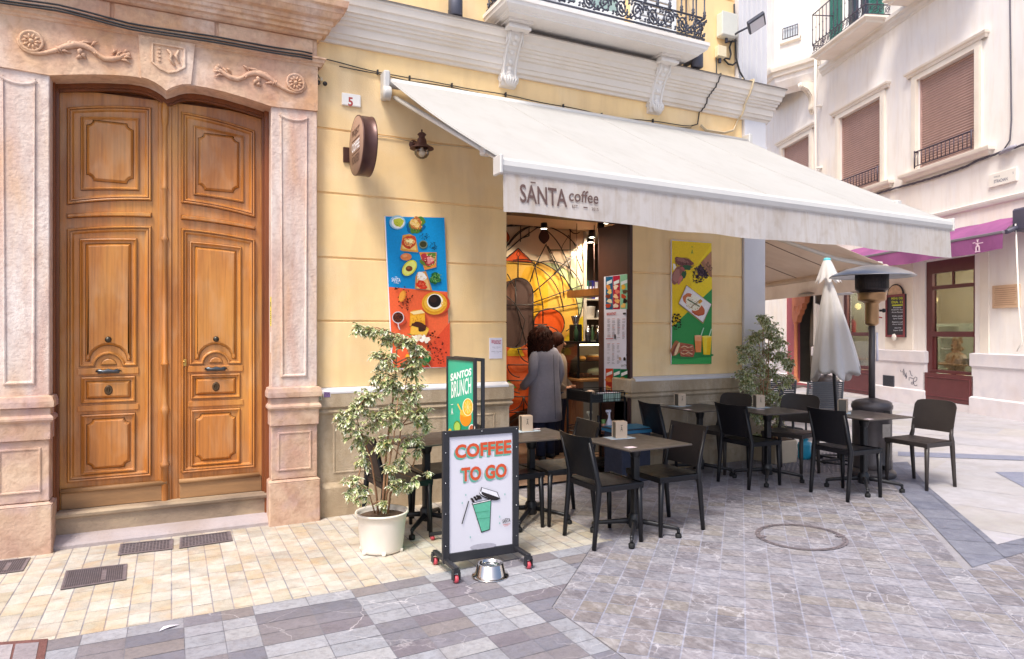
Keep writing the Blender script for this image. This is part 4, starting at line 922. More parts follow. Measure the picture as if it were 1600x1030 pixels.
# beige awning on the side street
M('awning_beige', '#ded1c6', .8, .04, 3, .1, 200, trans=.3, stain=('#b9a596', .3, 2))
def side_awning():
    t0, t1, out, zb, zw = .79, 6.2, 2.07, 2.42, 3.30; r = thing('side_awning', 'beige fabric awning over the side street behind the big white awning', 'awning', (*side(t0), zw))
    mb = MB()
    def P(t, u, o=0): x, y = side(t, .03+(out-.03)*u); return (x, y, zw+(zb+.04-zw)*u-.03*math.sin(PI*u)-o)
    for o in (0, .004): mb.add([P(t0+(t1-t0)*i/8, j/8, o) for i in range(9) for j in range(9)], [(i*9+j, i*9+9+j, i*9+10+j, i*9+j+1) for i in range(8) for j in range(8)])
    mb.build('fabric', 'awning_beige', r)
    sm = MB()
    for t in (1.9, 3.1, 4.3): sm.tube([P(t, j/8, .008) for j in range(9)], .006, 4)
    sm.build('seam', 'logo_brown', r)
    b = MB(); a, e = side(t0-.02, out), side(t1, out); b.tube([(*a, zb), (*e, zb)], .045, 10); b.build('front_bar', 'awning_beige', r)
    v = MB(); n = 24
    v.add([(*side(t0+(t1-t0)*i/n, out+.03+.008*math.sin(i*1.3)*j), zb-.03-.25*j) for i in range(n+1) for j in (0, 1)], [(2*i, 2*i+2, 2*i+3, 2*i+1) for i in range(n)]); v.build('valance', 'awning_beige', r)
    for t in (t0+.12,):
        k = MB(); el = side(t+.5, 1.1); w0 = side(t+.02, .06); w1 = side(t, out-.02)
        k.tube([(*side(t+.35, .06), zw-.22), (*side(t+.12, out-.55), zb+.14), (*w1, zb+.03)], .03, 8); k.box(w1[0]-.05, w1[0]+.05, w1[1]-.04, w1[1]+.04, zb-.02, zb+.09, bev=.01); k.build('arm', 'alu_white', r)
side_awning()

# ---------------------------------------------------------------- posters on the front
def poster1():
    c = [(1.706, 2.588), (2.273, 2.612), (2.333, 1.222), (1.775, 1.212)]
    r = thing('food_poster', 'tall tilted poster in blue and orange with toasts, avocado and coffee cup', 'poster', (2.0, -.03, 1.2))
    mb = MB(); mb.prism(list(reversed(c)), -.03, -.012); mb.build('board', 'paper', r)
    d = Dec(planeY(-.0303)); q = lambda x, y: (590+x/3.815, 320+y/3.815); Z = lambda pts: [q(*p) for p in pts]; s = 1/3.815
    def E(x, y, rx, ry, col, rot=0, **k): d.ell(*q(x, y), rx*s, ry*s, col, rot, **k)
    def Bl(x, y, rx, ry, col, seed=1, rot=0, amp=.18): d.blob(*q(x, y), rx*s, ry*s, col, seed, rot, amp)
    d.poly(Z([(47, 70), (398, 77), (416, 522), (66, 492)]), '#0a8fd0'); d.poly(Z([(66, 490), (416, 520), (431, 968), (92, 975)]), '#f0683c')
    for sh in ([(300, 850), (431, 700), (431, 966), (250, 972)],): d.poly(Z(sh), '#e2502f')
    E(112, 112, 46, 40, '#0672ab'); E(118, 105, 48, 42, '#9fc9dd'); E(121, 107, 38, 33, '#f2f2ee'); Bl(125, 105, 28, 28, '#c9cf45', 3); d.dots(*q(125, 105), 6, 6, 14, .8, '#9fae2c', 4)
    Bl(225, 130, 52, 44, '#065f96', 4); Bl(232, 120, 45, 50, '#4f7f36', 5, 20, .3); Bl(228, 112, 38, 36, '#b7683f', 6, 0, .2); Bl(222, 110, 28, 22, '#e9c987', 7, 40, .3); d.dots(*q(232, 115), 9, 11, 34, 1.1, '#e3b34a', 8); d.dots(*q(240, 150), 8, 4, 20, 1, '#2f6127', 9)
    d.poly(Z([(145, 190), (140, 270), (160, 285), (252, 290), (236, 262), (222, 190), (190, 176)]), '#0672ab'); d.poly(Z([(150, 182), (136, 270), (150, 276), (243, 284), (226, 192), (192, 174)]), '#d99a3f'); d.poly(Z([(158, 192), (146, 262), (232, 272), (218, 198), (190, 184)]), '#e7c374')
    Bl(188, 222, 42, 40, '#c2472a', 11, 0, .14); Bl(188, 222, 30, 27, '#e8a35e', 12, 30, .25); Bl(192, 218, 18, 15, '#f2e2a2', 13, 10, .3); d.dots(*q(188, 222), 9, 9, 30, .8, '#9c3220', 14)
    E(272, 240, 27, 25, '#16536e'); E(272, 237, 26, 24, '#6f7f6c'); E(272, 236, 20, 18, '#3a3a22'); d.dots(*q(278, 188), 8, 5, 34, .7, '#123d55', 15); d.dots(*q(332, 246), 6, 7, 30, .8, '#15364a', 16)
    E(164, 318, 34, 22, '#0672ab'); E(170, 311, 33, 22, '#d9804a'); E(162, 305, 16, 9, '#e99c66')
    d.poly(Z([(252, 290), (282, 388), (340, 380), (355, 285)]), '#0672ab'); d.poly(Z([(248, 283), (280, 390), (350, 372), (352, 284)]), '#d98b3d'); Bl(305, 330, 46, 40, '#5d7d32', 17, 0, .3); Bl(300, 328, 38, 32, '#b03440', 18, 30, .35); Bl(310, 330, 22, 18, '#dd8b8c', 19, 60, .4); Bl(288, 338, 12, 16, '#8f2430', 20, 0, .3); d.dots(*q(312, 330), 10, 9, 24, .9, '#eecf9a', 21)
    E(182, 385, 52, 38, '#0a6aa2', -45); E(190, 377, 54, 36, '#dfe02a', -50); E(190, 377, 47, 29, '#e9ec7e', -50); E(188, 381, 20, 17, '#7b4426'); E(184, 377, 8, 6, '#a9683e')
    d.poly(Z([(222, 500), (226, 430), (238, 404), (288, 396), (300, 430), (326, 512)]), '#c98a48'); d.poly(Z([(234, 498), (236, 430), (280, 404), (306, 470), (312, 508)]), '#e2b877'); Bl(262, 428, 28, 26, '#f3eee6', 22, 0, .2); Bl(262, 478, 34, 24, '#d4341f', 23, 10, .25); d.dots(*q(262, 478), 7, 5, 14, 1.2, '#ef7650', 24); d.dots(*q(262, 430), 6, 6, 14, .8, '#d6b98a', 25)
    Bl(345, 440, 36, 30, '#1c5c35', 26, 20, .4); d.dots(*q(345, 440), 9, 8, 60, 1.3, '#3b8a46', 27); d.dots(*q(350, 436), 9, 8, 30, .9, '#7fb85f', 28)
    d.text('SANTA', q(84, 458), q(136, 462), 24*s, '#f4f8fa', bold=.008); d.line([q(104, 430), q(116, 431)], 3*s, '#f4f8fa'); d.text('coffee', q(96, 468), q(127, 471), 8*s, '#f4f8fa', .2, .0)
    E(352, 590, 80, 66, '#cf4a2c'); E(339, 588, 76, 68, '#e3a52a'); E(339, 586, 68, 61, '#d9961e'); E(339, 583, 62, 54, '#ecb840'); E(342, 577, 48, 46, '#f6efe4'); E(340, 574, 39, 39, '#1d1211'); E(333, 566, 20, 18, '#33201b'); d.ring(*q(394, 590), 3.4, 3, 1.6, '#f2c24c')
    for k, (x, y, rx, ry, n, sd) in enumerate(((165, 560, 45, 75, 44, 31), (108, 500, 20, 12, 7, 32), (350, 860, 55, 95, 56, 33), (335, 770, 12, 18, 8, 34))): d.dots(*q(x, y), rx*s, ry*s, n, 1.25, '#5a2114', sd, rot=-20 if k == 2 else 0)
    E(148, 545, 20, 36, '#e0862c', 18); E(144, 545, 15, 32, '#f0a53e', 18)
    E(132, 684, 38, 36, '#c9492c'); E(122, 672, 36, 36, '#cfc8cc'); E(122, 672, 31, 31, '#3b1a12'); d.dots(*q(122, 672), 7.5, 7.5, 70, 1.1, '#7a3b26', 35); d.line([q(122, 706), q(124, 725), q(132, 745)], 4*s*1.6, '#d8cfd2')
    d.poly(Z([(200, 640), (190, 730), (295, 740), (290, 660), (262, 628)]), '#b83f26'); d.poly(Z([(194, 640), (190, 722), (284, 716), (282, 642), (262, 626), (214, 628)]), '#e59b20'); d.poly(Z([(192, 640), (262, 626), (282, 645), (216, 655)]), '#f4dba0'); d.poly(Z([(196, 662), (278, 656), (282, 690), (198, 700)]), '#f0b232'); d.dots(*q(236, 682), 9, 6, 22, .9, '#d2881a', 36)
    d.poly(Z([(200, 700), (192, 775), (290, 780), (308, 740), (256, 700)]), '#e6a832'); Bl(246, 722, 50, 20, '#4a2414', 37, 12, .2); d.poly(Z([(204, 722), (256, 736), (306, 748), (290, 776), (196, 772)]), '#f0bd48'); Bl(262, 744, 24, 12, '#3d1c10', 38, 20, .3)
    for i, (x, y) in enumerate(((225, 790), (250, 785), (275, 790), (300, 800), (235, 805), (265, 808), (290, 812))): Bl(x, y, 14, 12, ['#f4ead6', '#ead9b8', '#fbf5e8'][i % 3], 40+i, 0, .3)
    Bl(292, 925, 24, 28, '#2f7a3a', 50, 0, .4); d.dots(*q(292, 925), 6, 7, 26, 1.1, '#1c5a2b', 51); Bl(180, 905, 14, 14, '#f2b22e', 52)
    d.build('print', r)
poster1()
def poster2():
    r = thing('food_poster', 'tall yellow and green poster with sandwiches, beans and juice right of the doorway', 'poster', (5.25, -.03, 1.19))
    mb = MB(); mb.prism([(4.951, 1.193), (5.527, 1.189), (5.527, 2.572), (4.951, 2.573)], -.03, -.012); mb.build('board', 'paper', r)
    d = Dec(planeY(-.0303)); s = 1/4.905; q = lambda x, y: (1040+x*s, 370+y*s); Z = lambda pts: [q(*p) for p in pts]
    def E(x, y, rx, ry, col, rot=0, **k): d.ell(*q(x, y), rx*s, ry*s, col, rot, **k)
    def Bl(x, y, rx, ry, col, seed=1, rot=0, amp=.18): d.blob(*q(x, y), rx*s, ry*s, col, seed, rot, amp)
    d.poly(Z([(48, 28), (352, 48), (356, 400), (110, 640), (50, 600)]), '#f0cb12'); d.poly(Z([(352, 60), (356, 400), (230, 520), (180, 300)]), '#f7d81e'); d.poly(Z([(356, 400), (352, 975), (46, 978), (50, 690)]), '#2f9148'); d.poly(Z([(50, 600), (112, 640), (50, 692)]), '#efc812'); d.poly(Z([(50, 930), (352, 925), (350, 972), (46, 977)]), '#3aa552')
    d.text('A', q(195, 132), q(212, 133), 34*s, '#2c8a3a', bold=.01); d.line([q(196, 78), q(211, 79)], 4*s, '#2c8a3a')
    d.poly(Z([(56, 205), (95, 215), (60, 260)]), '#f4ede0'); Bl(145, 205, 72, 46, '#c9a01a', 2); Bl(140, 195, 66, 38, '#7c4a44', 3, 15, .2); Bl(128, 182, 44, 16, '#9d6a5e', 4, 15, .25); Bl(158, 236, 48, 17, '#2e5a34', 5, 10, .35); Bl(118, 260, 36, 26, '#b8605c', 6, 0, .3)
    Bl(92, 300, 40, 74, '#8f5a4e', 7, 12, .16); Bl(84, 300, 24, 56, '#ad776a', 8, 12, .2); Bl(134, 300, 18, 44, '#2e5532', 9, 18, .3); Bl(112, 330, 14, 34, '#c4736c', 10, 15, .3); d.dots(*q(130, 200), 13, 6, 40, .8, '#5c302e', 11)
    d.poly(Z([(270, 200), (352, 110), (355, 312), (340, 305)]), '#b98463'); d.poly(Z([(270, 200), (290, 178), (352, 270), (355, 312), (340, 305)]), '#a57352'); d.text('EURO', q(308, 215), q(345, 268), 38*s, '#4a2d22', bold=.02, up=(34*s*.5, -34*s*.75))
    d.poly(Z([(268, 206), (335, 305), (250, 300), (240, 250)]), '#3a2030'); d.dots(*q(268, 285), 12, 13, 100, 1.15, '#35202c', 12); d.dots(*q(262, 270), 8, 10, 50, .8, '#6a4a5a', 13); d.dots(*q(240, 330), 8, 5, 20, 1.1, '#3c222c', 14)
    d.poly(Z([(100, 520), (164, 378), (350, 520), (288, 668)]), '#a9a04a'); d.poly(Z([(98, 512), (160, 370), (354, 518), (286, 662)]), '#7d4b40'); d.poly(Z([(102, 510), (162, 375), (350, 518), (286, 656)]), '#e6e0e0'); d.poly(Z([(112, 508), (165, 390), (340, 518), (283, 642)]), '#f1ecec')
    Bl(178, 478, 48, 42, '#cf7442', 15, 20, .1); Bl(250, 560, 50, 46, '#c8643a', 16, 50, .14); Bl(212, 512, 64, 48, '#f0ead2', 17, 50, .14); Bl(230, 480, 40, 26, '#f5f0dc', 18, 40, .2); d.line([q(168, 480), q(262, 536)], 9*s, '#3b5a30'); d.line([q(190, 545), q(270, 480)], 5*s, '#7a5a2a'); Bl(266, 498, 20, 10, '#e0a03a', 19, -35); d.dots(*q(215, 510), 12, 10, 40, .7, '#b98b50', 20); d.line([q(200, 575), q(250, 606), q(290, 596)], 6*s, '#b5301e')
    d.dots(*q(84, 650), 8, 13, 55, 1.3, '#231810', 21)
    for x, y in ((222, 905), (282, 905)): E(x+40, y+2, 46, 12, '#2a8342')
    d.poly(Z([(222, 758), (278, 758), (272, 885), (230, 885)]), '#ee8a4a'); d.poly(Z([(222, 758), (278, 758), (276, 800), (225, 800)]), '#f4a873'); E(250, 760, 28, 6, '#f8bd90')
    d.poly(Z([(280, 762), (354, 766), (342, 905), (290, 903)]), '#f6c512'); d.poly(Z([(290, 770), (320, 772), (314, 895), (296, 895)]), '#fbdb3a'); E(317, 765, 37, 7, '#fde36a')
    d.line([q(272, 756), q(292, 698)], 8*s, '#bfe8c8'); d.line([q(334, 762), q(352, 706)], 8*s, '#bfe8c8')
    E(150, 922, 100, 14, '#2a8342'); Bl(76, 858, 34, 58, '#a8693f', 22, 22, .15); Bl(88, 862, 12, 50, '#e6c99a', 23, 22, .2); Bl(66, 868, 10, 44, '#7c3a28', 24, 22, .25)
    d.poly(Z([(112, 812), (212, 828), (226, 880), (212, 922), (116, 918), (106, 880)]), '#b05a40')
    for i in range(9): d.line([q(116+k*13, 834+i*10+6*math.sin(k*1.3+i*1.9)) for k in range(8)], 5*s, ['#7c3a2a', '#e9cfa6', '#c88a5a', '#93403a', '#dfb98c'][i % 5])
    d.build('print', r)
poster2()
def notices():
    r = thing('notice', 'small white notice with red heading on the wall left of the doorway', 'notice', (2.81, -.01, 1.29)); mb = MB()
    mb.box(2.745, 2.882, -.006, 0, 1.293, 1.494); mb.build('sheet', 'paper', r)
    d = Dec(planeY(-.0063)); s = 1/20.6; q = lambda x, y: (760+x*s, 520+y*s)
    d.text('BREAKFAST', q(165, 338), q(480, 352), 110*s, '#c46a7a', bold=.03); d.line([q(245, 353), q(470, 358)], 16*s, '#a5566a'); d.text('Lunes a Viernes', q(195, 472), q(450, 474), 24*s, '#6a6078', bold=.01); d.text('8:00 a 12:30', q(240, 515), q(385, 515), 18*s, '#8a809a'); d.text('Sabado y Domingo', q(165, 618), q(485, 616), 26*s, '#6a6078', bold=.01); d.text('9:00 a 13:00', q(245, 655), q(400, 655), 18*s, '#8a809a'); d.build('print', r)
    for lb, px, col in (('small pale green street sticker on the stone ledge by the portal', (497, 622), '#c4cbb0'), ('small purple graffiti sticker on the stone ledge by the portal', (511, 617), '#7d6590')):
        a = W(*px, -.058); t = thing('sticker', lb, 'sticker', (a[0], -.058, a[1])); m = MB(); m.box(a[0]-.03, a[0]+.03, -.0575, -.056, a[1]-.02, a[1]+.022); m.build('sheet', 'plaque_white', t)
        d = Dec(planeY(-.058)); d.poly([(px[0]-5, px[1]-4.5), (px[0]+5, px[1]-4), (px[0]+5, px[1]+3.5), (px[0]-5, px[1]+4)], col)
        d.line([(px[0]-4, px[1]+1), (px[0]-2, px[1]-3), (px[0], px[1]+2), (px[0]+2, px[1]-3), (px[0]+4, px[1]+1)], .9, '#3f3350'); d.build('print', t)
notices()
# ---------------------------------------------------------------- inside the cafe
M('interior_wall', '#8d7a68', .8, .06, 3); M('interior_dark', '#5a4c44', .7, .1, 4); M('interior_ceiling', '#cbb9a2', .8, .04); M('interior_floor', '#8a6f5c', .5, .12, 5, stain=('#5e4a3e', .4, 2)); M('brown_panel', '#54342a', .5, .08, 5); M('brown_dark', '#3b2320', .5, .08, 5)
MY = 2.3
def interior():
    mb = MB(); mb.quad((2.93, .3, .03), (6.45, .3, .03), (7.6, 3.4, .03), (2.93, 3.4, .03)); mb.quad((2.93, 0, .03), (4.44, 0, .03), (4.44, .3, .03), (2.93, .3, .03)); mb.build('cafe_floor', 'interior_floor', cafe)
    mb = MB(); mb.quad((2.6, .3, 3.0), (6.45, .3, 3.0), (7.6, 3.4, 3.0), (2.6, 3.4, 3.0)); mb.build('ceiling', 'interior_ceiling', cafe)
    mb = MB(); mb.quad((2.6, 3.4, 0), (7.6, 3.4, 0), (7.6, 3.4, 3), (2.6, 3.4, 3)); mb.quad((2.6, .3, 0), (2.6, 3.4, 0), (2.6, 3.4, 3), (2.6, .3, 3)); mb.quad((6.45, .3, 0), (7.6, 3.4, 0), (7.6, 3.4, 3), (6.45, .3, 3))
    quadwall(mb, 2.6, 6.45, 0, 3.0, .301, [(DX0, DX1, -.1, DZ)], .001); mb.build('inner_wall', 'interior_dark', cafe)
    m = MB(); m.box(DX0, DX1, .02, .29, DZ-.05, DZ-.001); m.build('door_header', 'brown_dark', cafe)
    m = MB(); m.box(DX1-.02, DX1-.001, -.006, .62, .03, DZ-.051); m.build('jamb_lining', 'brown_panel', cafe)
    m = MB(); m.box(DX1-.035, DX1-.021, -.008, .045, .03, DZ-.052); m.build('door_edge', 'brown_dark', cafe)
interior()
def mural():
    r = thing('wall_mural', 'cream, yellow and orange painted wall of circles and drops behind black iron lines', 'mural', (4.0, MY, 0))
    mb = MB(); mb.box(2.62, W(912, 400, MY)[0], MY, MY+.1, .03, 2.99); M('mural_cream', '#dcc6a8', .7, .05, 2); mb.build('panel', 'mural_cream', r)
    mb = MB(); x = W(911, 400, MY)[0]; mb.box(x, x+.05, MY-.02, MY+.12, .03, 2.99); mb.build('edge_trim', 'shelf_pale' if M('shelf_pale', '#b9b0a2', .5, .05) else 0, r)
    d = Dec(planeY(MY-.001)); s = 1/4.68; q = lambda x, y: (780+x*s, 300+y*s); Z = lambda pts: [q(*p) for p in pts]
    XL = -60
    def ang(c, rr, a0, a1, n=24, r2=None): return [q(c[0]+rr*math.cos(R(a0+(a1-a0)*i/n)), c[1]-(r2 or rr)*math.sin(R(a0+(a1-a0)*i/n))) for i in range(n+1)]
    d.poly(ang((330, 800), 285, 0, 360, 40), '#b3bd8c'); d.poly(ang((170, 905), 410, 0, 360, 48), '#dfae4c'); d.poly(ang((100, 905), 290, -10, 200, 40, 400), '#dfae4c')
    d.poly(ang((250, 760), 110, 0, 360, 30, 240), '#e0a828')
    d.poly(Z([(140, 412), (-30, 560), (260, 530)]), '#d9592b'); d.poly(Z([(0, 505), (260, 522), (260, 545), (0, 560)]), '#dfae4c')
    # lower half: orange scales
    d.poly(Z([(XL, 1090), (470, 1090), (470, 2100), (XL, 2100)]), '#cf5427')
    d.poly(Z([(560, 950), (470, 1090), (470, 1250), (620, 1250), (620, 900)]), '#d9c02e')
    d.poly(ang((365, 965), 112, 0, 360, 30), '#d8571f'); d.poly(ang((350, 1090), 105, 0, 360, 30), '#dd6a3a')
    d.poly(Z([(130, 1085), (60, 1165), (60, 1200), (185, 1200), (135, 1085)]), '#d8b22c'); d.poly(Z([(240, 1010), (180, 1090), (230, 1100), (250, 1060)]), '#e0b842')
    for (x, y) in ((240, 1090), (150, 1208), (150, 1322)): d.poly([q(x-90, y)]+ang((x, y), 90, 180, 360, 16, 108)+[q(x+90, y)], '#d8663c')
    d.poly(Z([(60, 1370), (60, 1435), (130, 1435)]), '#6f9a3e'); d.poly(Z([(220, 1430), (250, 1420), (250, 1400)]), '#c9cf4a')
    d.poly([q(60, 1440)]+ang((110, 1440), 90, 0, -70, 10, 110)+[q(60, 1550)], '#d5602f'); d.poly(Z([(60, 1660), (150, 1600), (240, 1570), (240, 1760), (60, 1760)]), '#4e2f22')
    # grey capsule, drops
    d.poly([q(-30, 1000)]+ang((146, 745), 102, 180, 0, 14, 115)[::-1][::-1]+[q(248, 1000)]+ang((110, 1000), 138, 0, -180, 16, 140), '#54403a')
    d.poly([q(-30, 760), q(30, 660), q(122, 640), q(118, 810), q(20, 770)], '#6d4b3c')
    def drop(cx, cy, w, h, col, out=True):
        p = [q(cx, cy-h)]+[q(cx+w*math.sin(PI*t)*(.55+.45*t), cy-h+2*h*(t**.85)*.97) for t in [k/12 for k in range(1, 12)]]+[q(cx, cy+h*.95)]
        p += [(2*q(cx, 0)[0]-a, b) for a, b in reversed(p[1:-1])]
        if col: d.poly(p, col)
        d.line(p+[p[0]], .85, '#2a1a16')
    drop(328, 318, 48, 66, '#4f3530'); drop(140, 452, 16, 22, '#d9592b'); drop(48, 325, 34, 52, '#d9592b'); drop(508, 405, 66, 90, None)
    for pp in (arc(350, 150, 62, 0, 180, 10),): d.poly([q(x, y) for x, y in pp], '#c9a43e')
    m = MB()
    def wire(pts, w=.008): m.tube([(W(*p, MY-.05)[0], MY-.05, W(*p, MY-.05)[1]) for p in pts], w, 5)
    for pts in (ang((350, 150), 62, 180, 360, 10), ang((145, 165), 75, 180, 360, 12, 82), [q(158, 140), q(156, 365)], [q(220, 140), q(218, 320)], [q(326, 200), q(326, 255)], [q(520, 190), q(518, 745)], [q(140, 470), q(138, 630)], ang((250, 1010), 330, 30, 150, 24, 760), ang((170, 905), 410, -15, 100, 30), ang((170, 905), 300, 5, 75, 24, 380), ang((365, 780), 250, -60, 110, 30, 275), ang((380, 560), 360, 60, 150, 20, 340),
                ang((200, 560), 420, 10, 120, 24, 330), [q(60, 180), q(640, 250)], [q(60, 250), q(230, 245), q(330, 270)], [q(345, 380), q(262, 545), q(225, 660)], [q(345, 390), q(460, 640), q(475, 780)], [q(262, 545), q(320, 830), q(320, 965)], [q(370, 425), q(612, 425)], [q(400, 600), q(565, 430)], [q(250, 735), q(590, 440)], [q(355, 395), q(540, 740)], [q(220, 320), q(160, 340), q(60, 430)], [q(340, 220), q(150, 350), q(60, 430)], [q(550, 440), q(610, 590)],
                [q(140, 412), q(262, 532)], [q(140, 412), q(20, 510)], [q(250, 810), q(612, 680)], [q(250, 880), q(612, 810)], [q(20, 826), q(315, 826)], [q(50, 505), q(260, 520)],
                ang((365, 965), 112, 0, 360, 30), ang((350, 1090), 105, -10, 190, 20), [q(60, 1265), q(240, 1265)], [q(60, 1380), q(240, 1380)], [q(60, 1497), q(240, 1497)], [q(60, 1612), q(240, 1608)], [q(130, 1150), q(240, 1150)], ang((240, 1150), 100, 180, 270, 10), ang((150, 1265), 90, 180, 270, 10), ang((150, 1380), 90, 180, 270, 10),
                [q(180, 1497), q(180, 1608)], ang((70, 1497), 105, 0, -90, 10), ang((290, 1497), 105, 180, 270, 10), [q(60, 1700), q(150, 1640), q(240, 1615)], ang((146, 745), 102, 0, 180, 14, 115), [q(248, 740), q(248, 1000)], ang((110, 1000), 138, -180, 0, 16, 140), [q(118, 640), q(122, 820), q(200, 1130)], [q(30, 740), q(110, 810), q(190, 940), q(150, 1100), q(120, 1135)],
                ang((560, 230), 55, 100, 300, 12, 75), [q(248, 970), q(350, 970)], [q(60, 600), q(130, 720)]): wire(pts)
    d.build('painting', r); m.build('iron_lines', 'ink_black', r)
mural()
WC = 'cafe interior'
def counter():
    r = thing('counter', 'cafe counter with brown panel side and wooden ledge under the glass case', 'counter', (4.6, 1.26, .03))
    M('counter_brown', '#9a7154', .55, .1, 6, stretch=(8, 8, .5)); M('counter_grey', '#8d8c86', .6, .06, 4); M('counter_wood', '#b98350', .4, .15, 5, stretch=(1, 6, 6))
    a = MB(); a.box(4.60, 4.62, 1.26, 2.25, .03, .93); 
    for i in range(14): a.box(4.592, 4.60, 1.27+i*.07, 1.33+i*.07, .05, .92)
    a.build('side_panel', 'counter_brown', r)
    a = MB(); a.box(4.62, 6.6, 1.26, 1.28, .03, .93); a.build('front_panel', 'counter_grey', r)
    a = MB(); a.box(4.55, 6.65, 1.20, 2.28, .93, .965, bev=.006); a.build('top', 'counter_wood', r)
counter()
def case():
    r = thing('display_case', 'lit glass cake display case with two shelves on the counter', 'display case', (4.6, 1.3, .966)); z0, z1 = .966, 1.40; x0, x1, y0, y1 = 4.57, 6.2, 1.30, 1.9
    a = MB()
    for (x, y) in ((x0, y0), (x0, y1), (4.98, y0), (5.5, y0), (x1, y0)): a.box(x-.012, x+.012, y-.012, y+.012, z0, z1)
    a.box(x0-.015, x1, y0-.015, y1+.015, z1, z1+.03); a.build('frame', 'dark_metal', r)
    g = MB(); g.box(x0+.013, x1, y0-.004, y0-.001, z0, z1); g.box(x0-.004, x0-.001, y0+.013, y1, z0, z1); g.build('glass', glass('case_glass', '#ffffff', .03, .9), r)
    s = MB(); s.box(x0+.02, x1-.02, y0+.02, y1, 1.17, 1.178); s.build('shelf', glass('shelf_glass', '#dfeeee', .05, .6), r)
    b = MB(); b.box(x0, x1, y1+.001, y1+.012, z0, z1); M('case_back', '#b9a88a', .6, .05); b.build('back_panel', 'case_back', r)
    l = MB(); l.box(x0+.02, x1-.02, y0+.02, y0+.05, z1-.02, z1-.002); M('strip_lamp', '#ffe9c4', .5, 0, emit=6.); l.build('light_strip', 'strip_lamp', r)
    M('cake_gold', '#c98d38', .6, .2, 20, .3); M('cake_brown', '#7a4424', .6, .25, 25, .3); M('cream', '#e8d9b6', .6, .1, 20, .2); M('yellow_food', '#e8b822', .5, .1)
    def food(nm, lb, cat, mat, x, y, z, fn, grp=None):
        t = thing(nm, lb, cat, (x, y, z)); m = MB(); fn(m, x, y, z); m.build('body', mat, t); return t
    t = food('cake', 'round golden cake on the upper glass shelf of the display case', 'cake', 'cake_gold', 5.15, 1.6, 1.18, lambda m, x, y, z: m.lathe([(.0, 0), (.24, 0), (.25, .03), (.24, .06), (.0, .065)], (x, y, z), 20))
    m = MB(); m.lathe([(.255, 0), (.26, .02), (.252, .045)], (5.15, 1.6, 1.18), 20, jit=lambda a, h: 1+.02*math.sin(14*a)); m.build('crust', 'cake_brown', t)
    m = MB(); m.lathe([(.2, .06), (.19, .075), (.0, .08)], (5.15, 1.6, 1.18), 20); m.build('glaze', 'cream', t)
    for i, x in enumerate((4.72, 4.78, 4.85)):
        t = food('pastry', 'flaky pastry piled at the left end of the upper shelf, piece %s from the glass' % ['nearest', 'second', 'farthest'][i], 'pastry', 'cake_gold', x, 1.45+i*.1, 1.18, lambda m, x, y, z: m.ball((x, y, z+.03), .05, 10, 7, sc=(1.2, .8, .6)))
    t = food('cream_cake', 'white cream cake on the bottom of the display case', 'cake', 'cream', 4.98, 1.5, .967, lambda m, x, y, z: m.lathe([(0, 0), (.13, 0), (.13, .07), (.11, .1), (.0, .12)], (x, y, z), 18, jit=lambda a, h: 1+.05*math.sin(9*a)))
    m = MB(); m.lathe([(.135, 0), (.14, .012), (.132, .03)], (4.98, 1.5, .967), 18); m.build('base', 'cake_brown', t)
    food('tart', 'yellow tart on a low stand at the bottom of the display case', 'tart', 'yellow_food', 5.27, 1.42, .967, lambda m, x, y, z: m.lathe([(0, 0), (.10, 0), (.1, .03), (.13, .04), (.12, .055), (.07, .06), (.06, .09), (.0, .1)], (x, y, z), 18))
    food('brownie_tray', 'tray of dark brownies at the bottom left of the display case', 'tray', 'cake_brown', 4.75, 1.6, .967, lambda m, x, y, z: [m.box(x-.11+i*.075, x-.05+i*.075, y-.2+j*.08, y-.135+j*.08, z, z+.05, bev=.008) for i in range(3) for j in range(4)])
    food('chocolate_cake', 'dark flat chocolate cake at the right of the display case bottom', 'cake', 'cake_brown', 5.5, 1.36, .967, lambda m, x, y, z: m.lathe([(0, 0), (.1, 0), (.1, .04), (.0, .045)], (x, y, z), 18))
case()
